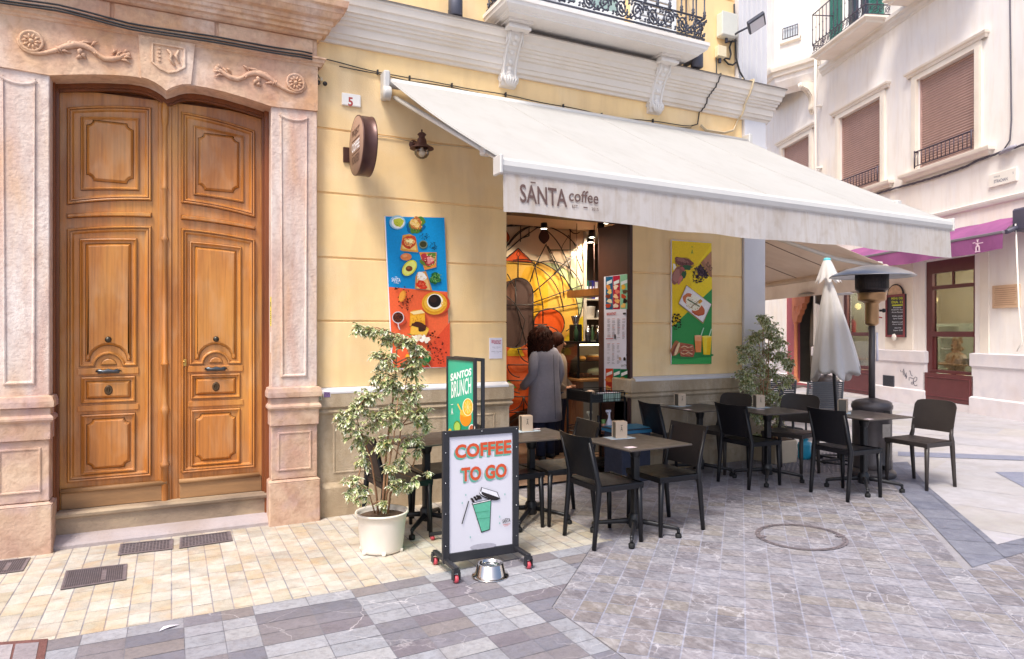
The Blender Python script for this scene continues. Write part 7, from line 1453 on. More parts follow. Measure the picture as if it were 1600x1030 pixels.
# ---------------------------------------------------------------- coffee sign, brunch sign, bowl
M('frame_black', '#26262b', .5, .1, 12); M('wheel_red', '#c24a56', .45, .06); M('board_grey', '#cfcdd6', .5, .02)
def caster(m_, w_, x, y, dz=0):
    z = gz(x); m_.box(x-.022, x+.022, y-.018, y+.018, z+.065, z+.085); m_.box(x-.024, x-.019, y-.02, y+.02, z+.02, z+.07); m_.box(x+.019, x+.024, y-.02, y+.02, z+.02, z+.07)
    w_.lathe([(0, x-.012), (.018, x-.013), (.025, x-.009), (.026, x), (.025, x+.009), (.018, x+.013), (0, x+.012)], (0, y, z+.0265), 18, axis='x')
def coffee_sign():
    X0, X1, Y, Z0, Z1 = 1.585, 2.14, -1.80, .035, .90; r = thing('coffee_sign', 'black framed wheeled board with red lettering reading COFFEE TO GO', 'sign', ((X0+X1)/2, Y, gz(1.85)))
    m = MB(); f = .045
    for a in ((X0, X0+f, Z0, Z1), (X1-f, X1, Z0, Z1), (X0+f, X1-f, Z0, Z0+.06), (X0+f, X1-f, Z1-.04, Z1)): m.box(a[0], a[1], Y-.014, Y+.014, a[2], a[3], bev=.002)
    m.build('frame', 'frame_black', r)
    m = MB(); m.box(X0+f+.001, X1-f-.001, Y-.004, Y+.004, Z0+.061, Z1-.041); m.build('panel', 'board_grey', r)
    s = MB()
    for x in (X0+.018, X1-.018):
        for z in (.15, .36, .56, .76, .885): s.ball((x, Y-.0145, z), .005, 8, 5)
    s.ball(((X0+X1)/2, Y-.0145, .885), .005, 8, 5); s.build('screws', 'steel', r)
    b = MB(); w = MB()
    for x in (X0+.02, X1-.02):
        b = MB(); b.box(x-.016, x+.016, Y-.2, Y+.2, gz(x)+.075, gz(x)+.10, bev=.003); ws = [MB(), MB()]; [caster(b, w, x, Y+s_*.19) for s_, w in zip((-1, 1), ws)]; b.build('base_bar', 'frame_black', r); [w.build('wheel', 'wheel_red', r) for w in ws]
    d = Dec(planeY(Y-.0045)); s = 1/3.964; q = lambda x, y: (690+x*s, 660+y*s)
    def big(t, a, b, h):
        for dx, dy, c in ((10, 6, '#b9b5c0'), (-6, 10, '#67ab97'), (-5, 7, '#67ab97'), (-3, 5, '#67ab97'), (-8, 12, '#5fa390')): d.text(t, (q(*a)[0]+dx*s, q(*a)[1]+dy*s), (q(*b)[0]+dx*s, q(*b)[1]+dy*s), h*s, c, .0, .035)
        d.text(t, q(*a), q(*b), h*s, '#c8502f', 0, .035)
    big('COFFEE', (84, 226), (432, 192), 86); big('TO GO', (122, 370), (404, 340), 88)
    # plain takeaway cup with its lid lifted, straw and beans
    d.ell(*q(258, 768), 82*s, 18*s, '#aaa7b2', -6)
    d.poly([q(*p) for p in ((188, 500), (308, 474), (300, 666), (246, 684))], '#1f2420'); d.poly([q(*p) for p in ((193, 504), (304, 480), (296, 662), (249, 677))], '#5fae92'); d.poly([q(*p) for p in ((186, 502), (310, 474), (310, 486), (190, 514))], '#2a2e2a'); d.poly([q(*p) for p in ((192, 503), (306, 478), (305, 483), (193, 508))], '#e8e6ea')
    for x, y in ((196, 488), (214, 478), (206, 466), (228, 472), (222, 458), (240, 468), (188, 476), (234, 460)): d.ell(*q(x, y), 10*s, 7*s, '#231d1c', 25)
    d.ell(*q(296, 452), 66*s, 26*s, '#1f1f22', 18); d.ell(*q(290, 448), 58*s, 19*s, '#e2e0e6', 18); d.ell(*q(296, 452), 52*s, 17*s, '#2b2526', 18); d.poly([q(*p) for p in ((246, 402), (346, 432), (364, 478), (350, 470), (240, 428))], '#1f1f22'); d.poly([q(*p) for p in ((250, 406), (342, 434), (356, 466), (246, 428))], '#dddbe2')
    d.line([q(168, 488), q(126, 630)], 6*s, '#1f1f22'); d.line([q(210, 560), q(296, 548)], 3*s, '#3f8a70'); d.line([q(216, 600), q(298, 590)], 3*s, '#3f8a70')
    for x, y in ((128, 500), (150, 450), (392, 446), (360, 585), (360, 625), (178, 712)): d.ell(*q(x, y), 4*s, 7*s, '#8fb8b4')
    d.text('SANTA', q(378, 626), q(426, 616), 24*s, '#2b2a2e', bold=.02); d.line([q(392, 598), q(404, 596)], 3*s, '#2b2a2e'); d.line([q(380, 636), q(424, 628)], 3*s, '#c8502f'); d.line([q(388, 644), q(414, 639)], 2*s, '#c8502f')
    d.build('print', r)
coffee_sign()
def brunch_sign():
    X, Y0, Y1, Z0, Z1 = 1.90, -1.62, -1.08, .06, 1.365; r = thing('brunch_sign', 'tall green framed board reading SANTOS BRUNCH behind the coffee sign', 'sign', (X, (Y0+Y1)/2, gz(X))); f = .022
    m = MB()
    for dx in (0, .06):
        for a in ((Y0, Y0+f), (Y1-f, Y1)): m.box(X+dx-.012, X+dx+.012, a[0], a[1], Z0, Z1, bev=.002)
        for a in ((Z0, Z0+f), (Z1-f, Z1)): m.box(X+dx-.012, X+dx+.012, Y0+f, Y1-f, a[0], a[1])
    for y in (Y0+f/2, (Y0+Y1)/2, Y1-f/2): m.box(X+.012, X+.048, y-.008, y+.008, Z1-.012, Z1-.004)
    m.build('frame', 'frame_black', r)
    for dx in (0,): m = MB(); m.box(X+dx-.004, X+dx+.004, Y0+f+.001, Y1-f-.001, Z0+f+.001, Z1-f-.001); M('board_green', '#2fae8c', .5, .03); m.build('panel', 'board_green', r)
    b = MB(); w = MB()
    for y in (Y0+.02, Y1-.02): b = MB(); w = MB(); b.box(X-.15, X+.2, y-.014, y+.014, gz(X)+.035, gz(X)+.055); [w.lathe([(0, -.012), (.016, -.01), (.017, 0), (.016, .01), (0, .012)], (X+dx, y, gz(X)+.0175), 14, axis='y') for dx in (-.13, .18)]; b.build('base_bar', 'frame_black', r); w.build('wheel', 'wheel_red', r)
    def pl(x, y, o): d_ = ray(x); s_ = (X-.0045+o)/d_[0]; return (X-.0045+o, -6+s_*d_[1], EYE-(y-HY)*s_/F)
    d = Dec(pl); s = 1/2.3944; q = lambda x, y: (500+x*s, 490+y*s)
    d.text('SANTOS', q(488, 254), q(566, 231), 28*s, '#f3f6f2', .05, .04); d.text('BRUNCH', q(491, 318), q(566, 298), 62*s, '#f3f6f2', .05, .01)
    d.text('A', q(490, 378), q(498, 377), 24*s, '#f3f6f2', bold=.02); d.line([q(490, 341), q(498, 340)], 2.5*s, '#f3f6f2')
    d.poly([q(*p) for p in ((530, 400), (580, 440), (580, 445), (500, 445))], '#1f8f70')
    d.ell(*q(545, 388), 22*s, 34*s, '#e88a1e'); d.ell(*q(545, 372), 21*s, 14*s, '#f4b93a'); d.ell(*q(553, 350), 20*s, 33*s, '#f6e6b8'); d.ell(*q(553, 350), 17*s, 30*s, '#f4a61c'); d.ell(*q(553, 350), 14*s, 25*s, '#f8bf3e')
    for k in range(8): a = PI*k/4; d.line([q(553, 350), q(553+14*math.cos(a), 350+25*math.sin(a))], 1.6*s, '#f9e0a0')
    d.line([q(515, 338), q(535, 380)], 5*s, '#f2c14a'); d.ell(*q(513, 425), 14*s, 24*s, '#5c8a2a'); d.ell(*q(513, 425), 11*s, 19*s, '#a8c85a'); d.ell(*q(486, 440), 6*s, 10*s, '#e9c030'); d.ell(*q(568, 430), 12*s, 16*s, '#e8ded2'); d.ell(*q(568, 430), 9*s, 12*s, '#b5603e'); d.build('print', r)
brunch_sign()
def bowl():
    x, y, z = G(766, 900); r = thing('dog_bowl', 'shiny steel pet bowl on the ground in front of the coffee sign', 'bowl', (x, y, z)); m = MB(); z += .0015; M('chrome', '#c9c5c0', .12, .04, metal=1.)
    m.lathe([(.0, .05), (.05, .048), (.066, .062), (.072, .083), (.078, .086), (.083, .082), (.098, .02), (.116, .006), (.122, .003), (.12, 0), (.0, .0005)], (x, y, z), 40); m.build('body', 'chrome', r)
    m = MB(); m.lathe([(.0, .068), (.0685, .068)], (x, y, z), 30); m.build('water', glass('water', '#e8eef2', .02, .6), r)
bowl()

# ---------------------------------------------------------------- plants
M('bark', '#a47a5a', .8, .2, 20, .3, 80); M('pot_white', '#e5ddd2', .55, .05, 4, stain=('#c2b39c', .45, 2.5, (1, 1, .5))); M('soil', '#5b4636', .9, .3, 40, .6, 80)
GR = [hexc(c) for c in ('#83995c', '#8fa364', '#6c8550', '#9aa968', '#7b8f5c')]; CR = [hexc(c) for c in ('#e6e5be', '#edebd0', '#d9d9a8', '#dcd4a2', '#f2f0de')]; RC = [hexc(c) for c in ('#a39d68', '#948a50', '#ae9f66')]
def leaf(mb, p, d, up, L, rd):
    d = d.normalized(); sd = d.cross(up); 
    if sd.length < 1e-3: sd = d.orthogonal()
    sd.normalize(); nn = sd.cross(d); w = L*.27; dr = -.22*L
    g = GR[rd.randrange(5)]; c = CR[rd.randrange(5)] if rd.random() < .85 else RC[rd.randrange(3)]
    P = lambda t, s, b=0: p+d*(L*t)+sd*(w*s)+nn*(b*L)+Vector((0, 0, dr*t*t))
    c_ = [P(0, 0), P(.3, 0), P(.65, 0), P(1.0, 0)]; i = .5+.34*rd.random()
    for sg in (-1, 1):
        inn = [P(.22, sg*i, .03), P(.55, sg*i*1.1, .04)]; out = [P(.18, sg*.85, .06), P(.5, sg*1.0, .09), P(.82, sg*.5, .05)]
        mb.add([c_[0], c_[1], c_[2], c_[3], *inn, *out], [(1, 4, 0), (1, 2, 5, 4)], 0, g)
        mb.add([c_[0], c_[2], c_[3], *inn, *out], [(0, 3, 5), (3, 4, 6, 5), (4, 1, 7, 6), (1, 2, 7)], 0, c)
def plant(name, label, base, pot, stems, clusters, seed, n, L=.062, droop=.5):
    rd = random.Random(seed); r = thing(name, label, 'plant', base); pot(r)
    tr = MB(); tips = []
    for s in stems:
        pts = [Vector(p) for p in s[0]]; tr.tube(pts, [s[1]*(1-.7*i/(len(pts)-1)) for i in range(len(pts))], 7); tips.append(pts)
    allp = [p for pts in tips for k in range(len(pts)-1) for p in (pts[k].lerp(pts[k+1], .0), pts[k].lerp(pts[k+1], .5))] + [pts[-1] for pts in tips]
    lf = MB()
    for (cx, cy, cz, rx, ry, rz, wgt) in clusters:
        c = Vector((cx, cy, cz)); near = min([p for p in allp if p.z < cz+.03] or allp, key=lambda p: (p-c).length)
        mid = near.lerp(c, .5)+Vector((0, 0, .03)); tr.tube([near, mid, c], [.006, .0045, .003], 5)
        m = int(n*wgt); tw = max(3, m//9)
        for t in range(tw):
            a = rd.random()*6.28; q = rd.random()**.5; e = rd.uniform(-1, 1); end = c+Vector((math.cos(a)*rx*q*math.sqrt(1-e*e*.8), math.sin(a)*ry*q*math.sqrt(1-e*e*.8), e*rz))
            st = c.lerp(end, .15); dd = (end-st); ln = max(dd.length, .04); tr.tube([st, st.lerp(end, .5)+Vector((0, 0, .012)), end+Vector((0, 0, -droop*.04))], [.0022, .0018, .0012], 4)
            for k in range(m//tw+1):
                u = rd.uniform(.1, 1.08); p = st.lerp(end, u)+Vector((0, 0, .012*math.sin(PI*min(u, 1)))); az = rd.random()*6.28
                d = Vector((math.cos(az), math.sin(az), -droop+rd.uniform(-.5, .45)))+dd.normalized()*.5
                leaf(lf, p+Vector((rd.uniform(-.008, .008), rd.uniform(-.008, .008), rd.uniform(-.01, .01))), d, Vector((rd.uniform(-.4, .4), rd.uniform(-.4, .4), 1)), L*rd.uniform(.65, 1.2), rd)
    tr.build('stem', 'bark', r); lf.build('foliage', 'leaf', r); return r
def pot1(r):
    x, y, z = BX_, BY_, gz(BX_); m = MB(); m.lathe([(0, .008), (.145, .008), (.15, .02), (.152, .03), (.172, .22), (.182, .27), (.190, .272), (.194, .28), (.190, .288), (.18, .287), (.172, .27), (.17, .24), (0, .24)], (x, y, z), 36)
    for a in (R(200), R(260), R(320), R(20), R(100), R(150)): m.ball((x+.15*math.cos(a), y+.15*math.sin(a), z+.014), .017, 10, 6)
    m.build('pot', 'pot_white', r); m = MB(); m.lathe([(0, .252), (.171, .25)], (x, y, z), 24); m.build('soil', 'soil', r)
BX_, BY_ = 1.37, -1.13
def P1(px, py, dy=0.):                                   # a photo point on the plant, at depth offset dy from the pot's centre
    Y = BY_+dy; X, Z = W(px, py, Y); return (X, Y, Z)
stems1 = [([P1(597, 803), P1(600, 760), P1(604, 700, .02), P1(612, 640, .03), P1(618, 590, .03), P1(620, 545, .02), P1(616, 522)], .011), ([P1(591, 803, .03), P1(588, 770, .05), P1(580, 720, .04), P1(566, 680, .0), P1(556, 650, -.03)], .009), ([P1(606, 804, .03), P1(614, 740, .06), P1(624, 690, .08), P1(630, 640, .08), P1(634, 600, .06)], .008), ([P1(602, 804, -.03), P1(606, 740, -.06), P1(616, 680, -.08), P1(622, 620, -.05)], .009), ([P1(586, 803, -.04), P1(578, 775, -.08), P1(560, 745, -.12)], .006), ([P1(612, 735, .03), P1(640, 745, .0), P1(658, 752, -.03)], .004), ([P1(614, 700, .0), P1(645, 730, .0), P1(668, 742, .02)], .004)]
cl1 = [(585, 520, 0, .11, .13, .035, 1.0), (562, 515, 0, .07, .08, .03, .5), (612, 530, .04, .12, .14, .05, 1.1), (640, 540, .0, .10, .12, .05, .9), (658, 548, .0, .06, .08, .03, .4), (600, 562, -.04, .13, .14, .06, 1.2), (640, 578, .02, .12, .14, .06, 1.2), (655, 562, 0, .08, .1, .05, .6), (610, 600, .0, .13, .15, .07, 1.3), (646, 615, .0, .11, .13, .07, 1.1), (588, 590, 0, .08, .1, .05, .6), (575, 620, -.02, .11, .12, .05, .9), (560, 640, 0, .12, .12, .06, 1.1), (542, 655, -.04, .09, .1, .05, .8), (535, 668, -.05, .06, .07, .04, .4), (590, 655, -.03, .13, .13, .07, 1.2), (620, 650, -.05, .12, .13, .07, 1.1), (652, 650, .02, .11, .12, .06, 1.0), (664, 668, .04, .07, .1, .05, .6), (560, 680, -.04, .1, .1, .06, .8), (600, 695, -.06, .11, .1, .06, .8), (640, 690, .0, .11, .1, .05, .8), (655, 702, .04, .06, .08, .04, .4), (570, 720, -.08, .07, .08, .05, .5), (632, 722, -.04, .08, .08, .05, .6), (608, 735, -.08, .06, .07, .04, .4), (550, 760, -.14, .08, .07, .05, .55), (566, 775, -.12, .07, .06, .04, .4), (543, 772, -.14, .04, .05, .03, .2), (645, 752, -.02, .06, .07, .04, .4), (668, 742, .0, .03, .04, .03, .15), (600, 790, -.1, .05, .05, .035, .25), (630, 762, -.04, .05, .06, .04, .3), (616, 760, -.1, .05, .05, .05, .3), (528, 650, -.04, .03, .04, .03, .12)]
plant('potted_plant', 'tall variegated ficus in a round white pot left of the coffee sign', (BX_, BY_, gz(BX_)), pot1, stems1, [(*P1(a, b, c), rx*1.05, ry*.9, rz*1.4, w) for a, b, c, rx, ry, rz, w in cl1], 11, 175, .042)
PX_, PY_ = 6.30, -.24
def pot2(r):
    x, y, z = PX_, PY_, gz(PX_); m = MB(); M('planter_beige', '#cdbba2', .7, .08, 5, .2); m.box(x-.17, x+.17, y-.17, y+.17, z, z+.26, bev=.01); m.build('planter', 'planter_beige', r); m = MB(); m.box(x-.15, x+.15, y-.15, y+.15, z+.26, z+.265); m.build('soil', 'soil', r)
rd = random.Random(9); z0 = gz(PX_)+.26
def P2(px, py, dy=0.): X, Z = W(px, py, PY_+dy); return (X, PY_+dy, Z)
stems2 = [([(PX_+a, PY_+b, z0), P2(1192+a*60, 650, b), P2(1193+a*150, 590, b), P2(1192+a*180, 540, b)], .010) for a, b in ((-.03, 0), (.03, .03), (0, -.04), (.05, -.02))]
cl2 = [(1193, 500, .09, .05), (1200, 515, .15, .08), (1180, 525, .12, .06), (1215, 532, .14, .07), (1170, 548, .14, .06), (1198, 552, .2, .09), (1222, 560, .13, .07), (1182, 575, .2, .09), (1210, 585, .2, .09), (1165, 588, .12, .06), (1228, 595, .10, .06), (1190, 610, .22, .1), (1216, 618, .16, .08), (1172, 622, .14, .07), (1200, 640, .22, .09), (1222, 645, .12, .07), (1180, 650, .16, .07), (1206, 668, .17, .07), (1190, 685, .12, .05), (1168, 600, .1, .05), (1232, 570, .06, .05), (1160, 560, .06, .04)]
plant('potted_plant', 'bushy variegated ficus in a square planter against the corner pilaster', (PX_, PY_, gz(PX_)), pot2, stems2, [(*P2(a, b, (k % 3-1)*.07-.03), s*1.15, min(s*1.1, .16), q*1.35, 1.15) for k, (a, b, s, q) in enumerate(cl2)], 5, 210, .046)
def bag():
    x, y = 6.72, -.30; r = thing('blue_bag', 'crumpled turquoise bag on the ground beside the corner planter', 'bag', (x, y, .04)); M('bag_blue', '#2f9fc0', .35, .2, 8, .6, 12)
    m = MB(); m.lathe([(0, 0), (.07, 0), (.082, .03), (.08, .1), (.088, .17), (.078, .2), (.05, .205)], (x, y, .041), 28, jit=lambda a, h: 1+.07*math.sin(5*a+h*20)+.04*math.sin(11*a-h*40), sc=(1, .8)); m.build('sack', 'bag_blue', r)
    m = MB(); m.lathe([(.05, .205), (.03, .22), (.045, .245)], (x, y, .041), 18, jit=lambda a, h: 1+.15*math.sin(7*a)); m.build('knot', 'bag_blue', r)
bag()

# ---------------------------------------------------------------- patio heater and folded umbrella
def heater():
    x, y, z = 6.58, -1.27, .046; r = thing('patio_heater', 'dark patio heater with wide silver reflector between the last table and the lone chair', 'heater', (x, y, z)); M('heater_grey', '#565051', .4, .12, 8, metal=.35); M('reflector', '#a3a3a8', .32, .08, 5, metal=.8); M('bronze_metal', '#b08c66', .3, .12, 10, metal=.8)
    def L(n, mt, prof, seg=32, par=r): m = MB(); m.lathe(prof, (x, y, z), seg); return m.build(n, mt, par, par is r)
    L('base', 'heater_grey', [(0, 0), (.215, 0), (.228, .012), (.23, .04), (.222, .06), (.2, .07), (.195, .085), (0, .09)]); L('tank_housing', 'heater_grey', [(.19, .09), (.192, .10), (.192, .175), (.188, .18), (.188, .70), (.196, .705), (.198, .74), (.19, .755), (.188, .77), (.15, .79), (.09, .80), (.045, .815), (0, .82)])
    p = MB(); p.tube([(x, y, z+.8), (x, y, z+1.62)], .032, 16); p.build('pole', 'heater_grey', r)
    L('valve_housing', 'bronze_metal', [(.035, 1.57), (.06, 1.585), (.066, 1.60), (.066, 1.80), (.09, 1.82), (.13, 1.835), (.135, 1.85), (.135, 1.90), (.15, 1.915)])
    g = L('burner_screen', 'burner_dark' if M('burner_dark', '#3a3233', .4, .15, 20, metal=.5) else 0, [(.128, 1.90), (.128, 1.93), (.132, 1.935), (.15, 1.94), (.155, 1.96), (.155, 2.14), (.15, 2.15)])
    m = MB(); 
    for k in range(36): a = 2*PI*k/36; m.tube([(x+.158*math.cos(a), y+.158*math.sin(a), z+1.95), (x+.158*math.cos(a), y+.158*math.sin(a), z+2.14)], .002, 4)
    for h in (1.97, 2.02, 2.07, 2.12): m.tube([(x+.158*math.cos(2*PI*k/36), y+.158*math.sin(2*PI*k/36), z+h) for k in range(37)], .002, 4)
    m.build('mesh', 'dark_metal', r)
    L('reflector', 'reflector', [(.0, 2.205), (.1, 2.20), (.25, 2.165), (.38, 2.11), (.405, 2.09), (.41, 2.085), (.408, 2.08), (.38, 2.10), (.25, 2.15), (.1, 2.185), (0, 2.19)], 48)
    m = MB()
    for k in range(3): a = 2*PI*k/3+.5; m.tube([(x+.13*math.cos(a), y+.13*math.sin(a), z+2.13), (x+.13*math.cos(a), y+.13*math.sin(a), z+2.18)], .006, 6)
    m.build('standoff', 'dark_metal', r)
    m = MB(); fx, fy = -FW[0], -FW[1]; sx, sy = RT; Q = lambda a, b, h: (x+fx*b+sx*a, y+fy*b+sy*a, z+h); m.tube([Q(.08, .0, 1.73), Q(.115, .0, 1.73)], .012, 8); m.ball(Q(.125, 0, 1.73), .022, 10, 8); m.build('control_knob', 'black_plastic', r); m = MB(); m.tube([Q(.07, .01, 1.66), Q(.1, .01, 1.655)], .007, 6); m.build('igniter', 'mug_red', r)
    # label plate and red cloth window on the housing, wrapped on the cylinder
    def patch(a0, a1, z0, z1, rr): 
        m = MB(); n = 8; b = math.atan2(fy, fx); m.add([(x+rr*math.cos(b+a0+(a1-a0)*i/n), y+rr*math.sin(b+a0+(a1-a0)*i/n), z+h) for i in range(n+1) for h in (z0, z1)], [(2*i, 2*i+2, 2*i+3, 2*i+1) for i in range(n)]); return m
    patch(.05, .62, .42, .56, .1895).build('label_plate', 'label_tin' if M('label_tin', '#a39a92', .6, .15, 30) else 0, r)
    m = patch(.10, .58, .60, .695, .1895); m.build('vent_window', 'ink_black', r); m = patch(.16, .5, .615, .66, .1905); m.build('red_strip', 'mug_red', r)
    m = MB(); m.tube([(x+.03, y-.035, z+1.5), (x+.03, y-.04, z+1.2)], .012, 6); m.build('tag', 'paper', r)
    m = MB(); 
    for a in (1.2, -1.9): m.box(x+.19*math.cos(a)-.02, x+.19*math.cos(a)+.02, y+.19*math.sin(a)-.02, y+.19*math.sin(a)+.02, z+.10, z+.14)
    m.build('latch', 'dark_metal', r)
heater()
def umbrella():
    M('umbrella_cloth', '#f3efed', .85, .04, 3, .15, 60, trans=.3, stain=('#cfc3b4', .4, 2, (1, 1, .4))); M('cap_blue', '#5fc3cf', .4, .05)
    bx, by = 6.92, -.62; tx, ty = 6.78, -.56; zt = 2.40; r = thing('parasol', 'folded cream parasol with a turquoise cap behind the tables', 'parasol', (bx, by, .04))
    A = lambda z: Vector((tx+(bx-tx)*(1-z/zt)**1, ty+(by-ty)*(1-z/zt), z))
    m = MB(); m.tube([A(.08), A(1.4), A(2.38)], .019, 12); m.build('pole', 'frame_black', r)
    rd = random.Random(6); ph = [rd.random()*6 for _ in range(6)]; NS = 96; lv = 26
    def rad(a, t, z): 
        base = .02+.215*(t**.75)
        f = 1+.26*t**.6*math.cos(8*a+1.2*math.sin(t*2)+ph[0])*(.6+.4*math.sin(a*2+ph[1]))+.10*t**.5*abs(math.sin(6*a+ph[2]+1.5*t))
        return base*f
    c = MB(); vs = []
    for i in range(lv+1):
        t = i/lv; 
        for k in range(NS):
            a = 2*PI*k/NS; z = 2.17-(1.12+.03*math.cos(8*a+ph[0])+.05*math.sin(3*a+ph[3])+.03*math.sin(a))*t; o = A(z); q = rad(a, t, z); vs.append((o.x+q*math.cos(a)+.02*t, o.y+q*math.sin(a), z))
    c.add(vs, [(i*NS+k, i*NS+(k+1) % NS, (i+1)*NS+(k+1) % NS, (i+1)*NS+k) for i in range(lv) for k in range(NS)], 0, None, True)
    # turned in hem
    o = len(c.v)-NS; c.add([tuple(Vector(v).lerp(A(v[2]+.1), .35)+Vector((0, 0, .10))) for v in c.v[o:o+NS]], [])
    for k in range(NS): c.f.append([o+k, o+(k+1) % NS, o+NS+(k+1) % NS, o+NS+k]); c.mi.append(0); c.c.append((1, 1, 1)); c.sm.append(True)
    c.build('canopy', 'umbrella_cloth', r)
    h = MB(); vs = []
    for i in range(9):
        t = i/8
        for k in range(NS):
            a = 2*PI*k/NS; z = 2.385-(.24+.03*math.cos(8*a+ph[4]))*t; o_ = A(z); q = (.035+.085*t**.8)*(1+.2*t*math.cos(8*a+ph[4])); vs.append((o_.x+q*math.cos(a), o_.y+q*math.sin(a), z))
    h.add(vs, [(i*NS+k, i*NS+(k+1) % NS, (i+1)*NS+(k+1) % NS, (i+1)*NS+k) for i in range(8) for k in range(NS)], 0, None, True); h.build('vent_flap', 'umbrella_cloth', r)
    t = A(2.38); m = MB(); m.lathe([(.04, 2.375), (.042, 2.395), (.03, 2.405), (0, 2.41)], (t.x, t.y, 0), 16); m.build('cap', 'cap_blue', r)
    b = MB(); 
    for sx, sy in ((1, 0), (0, 1)): b.box(bx-.27*sx-.02*sy, bx+.27*sx+.02*sy, by-.27*sy-.02*sx, by+.27*sy+.02*sx, .07+.002*sx, .09+.002*sx)
    b.lathe([(.03, .08), (.03, .3), (.024, .3)], (bx, by, 0), 14)
    for dx, dy in ((.25, 0), (-.25, 0), (0, .25), (0, -.25)): b.lathe([(0, .045), (.02, .045), (.02, .07)], (bx+dx, by+dy, 0), 10)
    b.tube([(bx+.3*math.cos(a), by+.3*math.sin(a), .075) for a in [2*PI*k/32 for k in range(33)]], .012, 6); b.build('stand', 'frame_black', r)
umbrella()
# further seats beyond the corner
def wicker(): 
    r = thing('slatted_chair', 'x', 'chair'); M('wicker_dark', '#2f323a', .6, .15, 10); w = .24
    for sy in (-1, 1): m = MB(); m.tube([(-.2, sy*w, 0), (-.2, sy*w, .42), (-.26, sy*w, .84)], .014, 6); m.tube([(.2, sy*w, 0), (.2, sy*w, .42)], .014, 6); m.build('leg', 'wicker_dark', r, False)
    m = MB(); m.box(-.21, .22, -w, w, .41, .44); m.build('seat', 'wicker_dark', r, False); m = MB()
    for k in range(13): z = .48+k*.028; m.box(-.205-.06*(z-.42)/.42-.008, -.205-.06*(z-.42)/.42+.008, -w, w, z, z+.022)
    m.build('backrest', 'wicker_dark', r, False); return r
wc = wicker(); wc.location = (7.95, .55, .045); wc.rotation_euler = (0, 0, R(66)); wc['label'] = 'dark slatted chair beyond the corner, directly below the folded parasol'; wc['group'] = 'slatted chairs beyond the corner'
dup(wc, (7.55, 1.0, .045), R(75), 'dark slatted chair beyond the corner, next to the bushy corner plant', 'slatted chairs beyond the corner')
dup(tb, (8.05, 1.25, .045), R(20), 'small square table beyond the corner between two slatted chairs', 'square cafe tables')
def base2():
    d = ray(1290); s = 11.3; x, y = s*d[0], -6+s*d[1]; r = thing('second_heater', 'farther dark heater with round tank, standing behind the folded parasol', 'heater', (x, y, .04)); 
    m = MB(); m.lathe([(0, .0), (.24, 0), (.24, .03), (.2, .05), (.2, .68), (.22, .69), (.2, .75), (.05, .80), (0, .8)], (x, y, .045), 24); m.build('tank_housing', 'heater_grey', r); m = MB(); m.tube([(x, y, .8), (x, y, 1.9)], .032, 10); m.lathe([(.03, 1.7), (.09, 1.75), (.09, 2.0), (.16, 2.03), (.16, 2.2)], (x, y, 0), 16); m.build('pole', 'heater_grey', r); m = MB(); m.lathe([(0, 2.3), (.2, 2.27), (.42, 2.18), (.42, 2.17), (.2, 2.25), (0, 2.28)], (x, y, 0), 32); m.build('reflector', 'reflector', r)
base2()

# ---------------------------------------------------------------- service trolley and things at the doorway
def trolley():
    x0, x1, y0, y1 = 3.96, 4.40, .08, .55; zt = .92; z = .03; r = thing('service_trolley', 'black wire service trolley at the right of the doorway', 'trolley', ((x0+x1)/2, (y0+y1)/2, z)); M('wire_black', '#17171a', .5, .1)
    m = MB(); 
    for x in (x0, x1):
        for y in (y0, y1): m = MB(); m.box(x-.009, x+.009, y-.009, y+.009, z+.03, zt); m.build('post', 'wire_black', r)
    for i, zz in enumerate((.80, .45, .12)):
        m = MB(); m.box(x0, x1, y0, y1, zz, zz+.006)
        for a in ((x0, x1, y0, y0+.006), (x0, x1, y1-.006, y1), (x0, x0+.006, y0, y1), (x1-.006, x1, y0, y1)):
            for h in (.03, .09, .115) if i == 0 else (.03, .06): m.box(a[0], a[1], a[2], a[3], zz+h, zz+h+.006)
        if i == 0:
            for k in range(16): m.box(x0+k*.0285, x0+k*.0285+.003, y0, y0+.003, zz, zz+.115); m.box(x0, x0+.003, y0+k*.03, y0+.003+k*.03, zz, zz+.115)
        if i == 0: m.box(x0+.007, x0+.011, y0+.007, y1-.007, zz+.007, zz+.112); m.box(x0+.011, x0+.2, y1-.012, y1-.008, zz+.007, zz+.112); m.box(x0+.012, x0+.16, y0+.004, y0+.006, zz+.007, zz+.085)
        m.build('basket', 'wire_black', r)
    m = MB(); [m.lathe([(0, y_-.01), (.028, y_-.01), (.028, y_+.01), (0, y_+.01)], (x, 0, z+.029), 12, axis='y') for x in (x0, x1) for y_ in (y0, y1)]; m.build('wheel', 'rubber', r)
    M('mint', '#a9c2b4', .5, .05)
    for k in range(3):
        t = thing('plastic_tub', 'pale green plastic tubs side by side in the top basket of the trolley', 'tub', (4.14+k*.085, .13, .807), group='tubs in the trolley basket'); x = 4.14+k*.085; m = MB(); m.prism([(x-.036, .808), (x+.036, .808), (x+.04, .89), (x-.04, .89)], .09, .17); m.build('tub', 'mint', t); m = MB(); m.box(x-.041, x+.041, .085, .175, .8905, .897); m.build('rim', 'paper', t)
    t = thing('paper_napkin', 'crumpled beige napkin in the top basket of the trolley', 'napkin', (4.1, .3, .83)); m = MB(); m.ball((4.08, .28, .895), .05, 12, 8, sc=(1.3, .9, .4)); m.ball((4.12, .33, .90), .03, 10, 6, sc=(1.2, .9, .5)); M('napkin_beige', '#dcbfa6', .8, .1, 20, .5, 30); m.build('sheet', 'napkin_beige', t)
trolley()
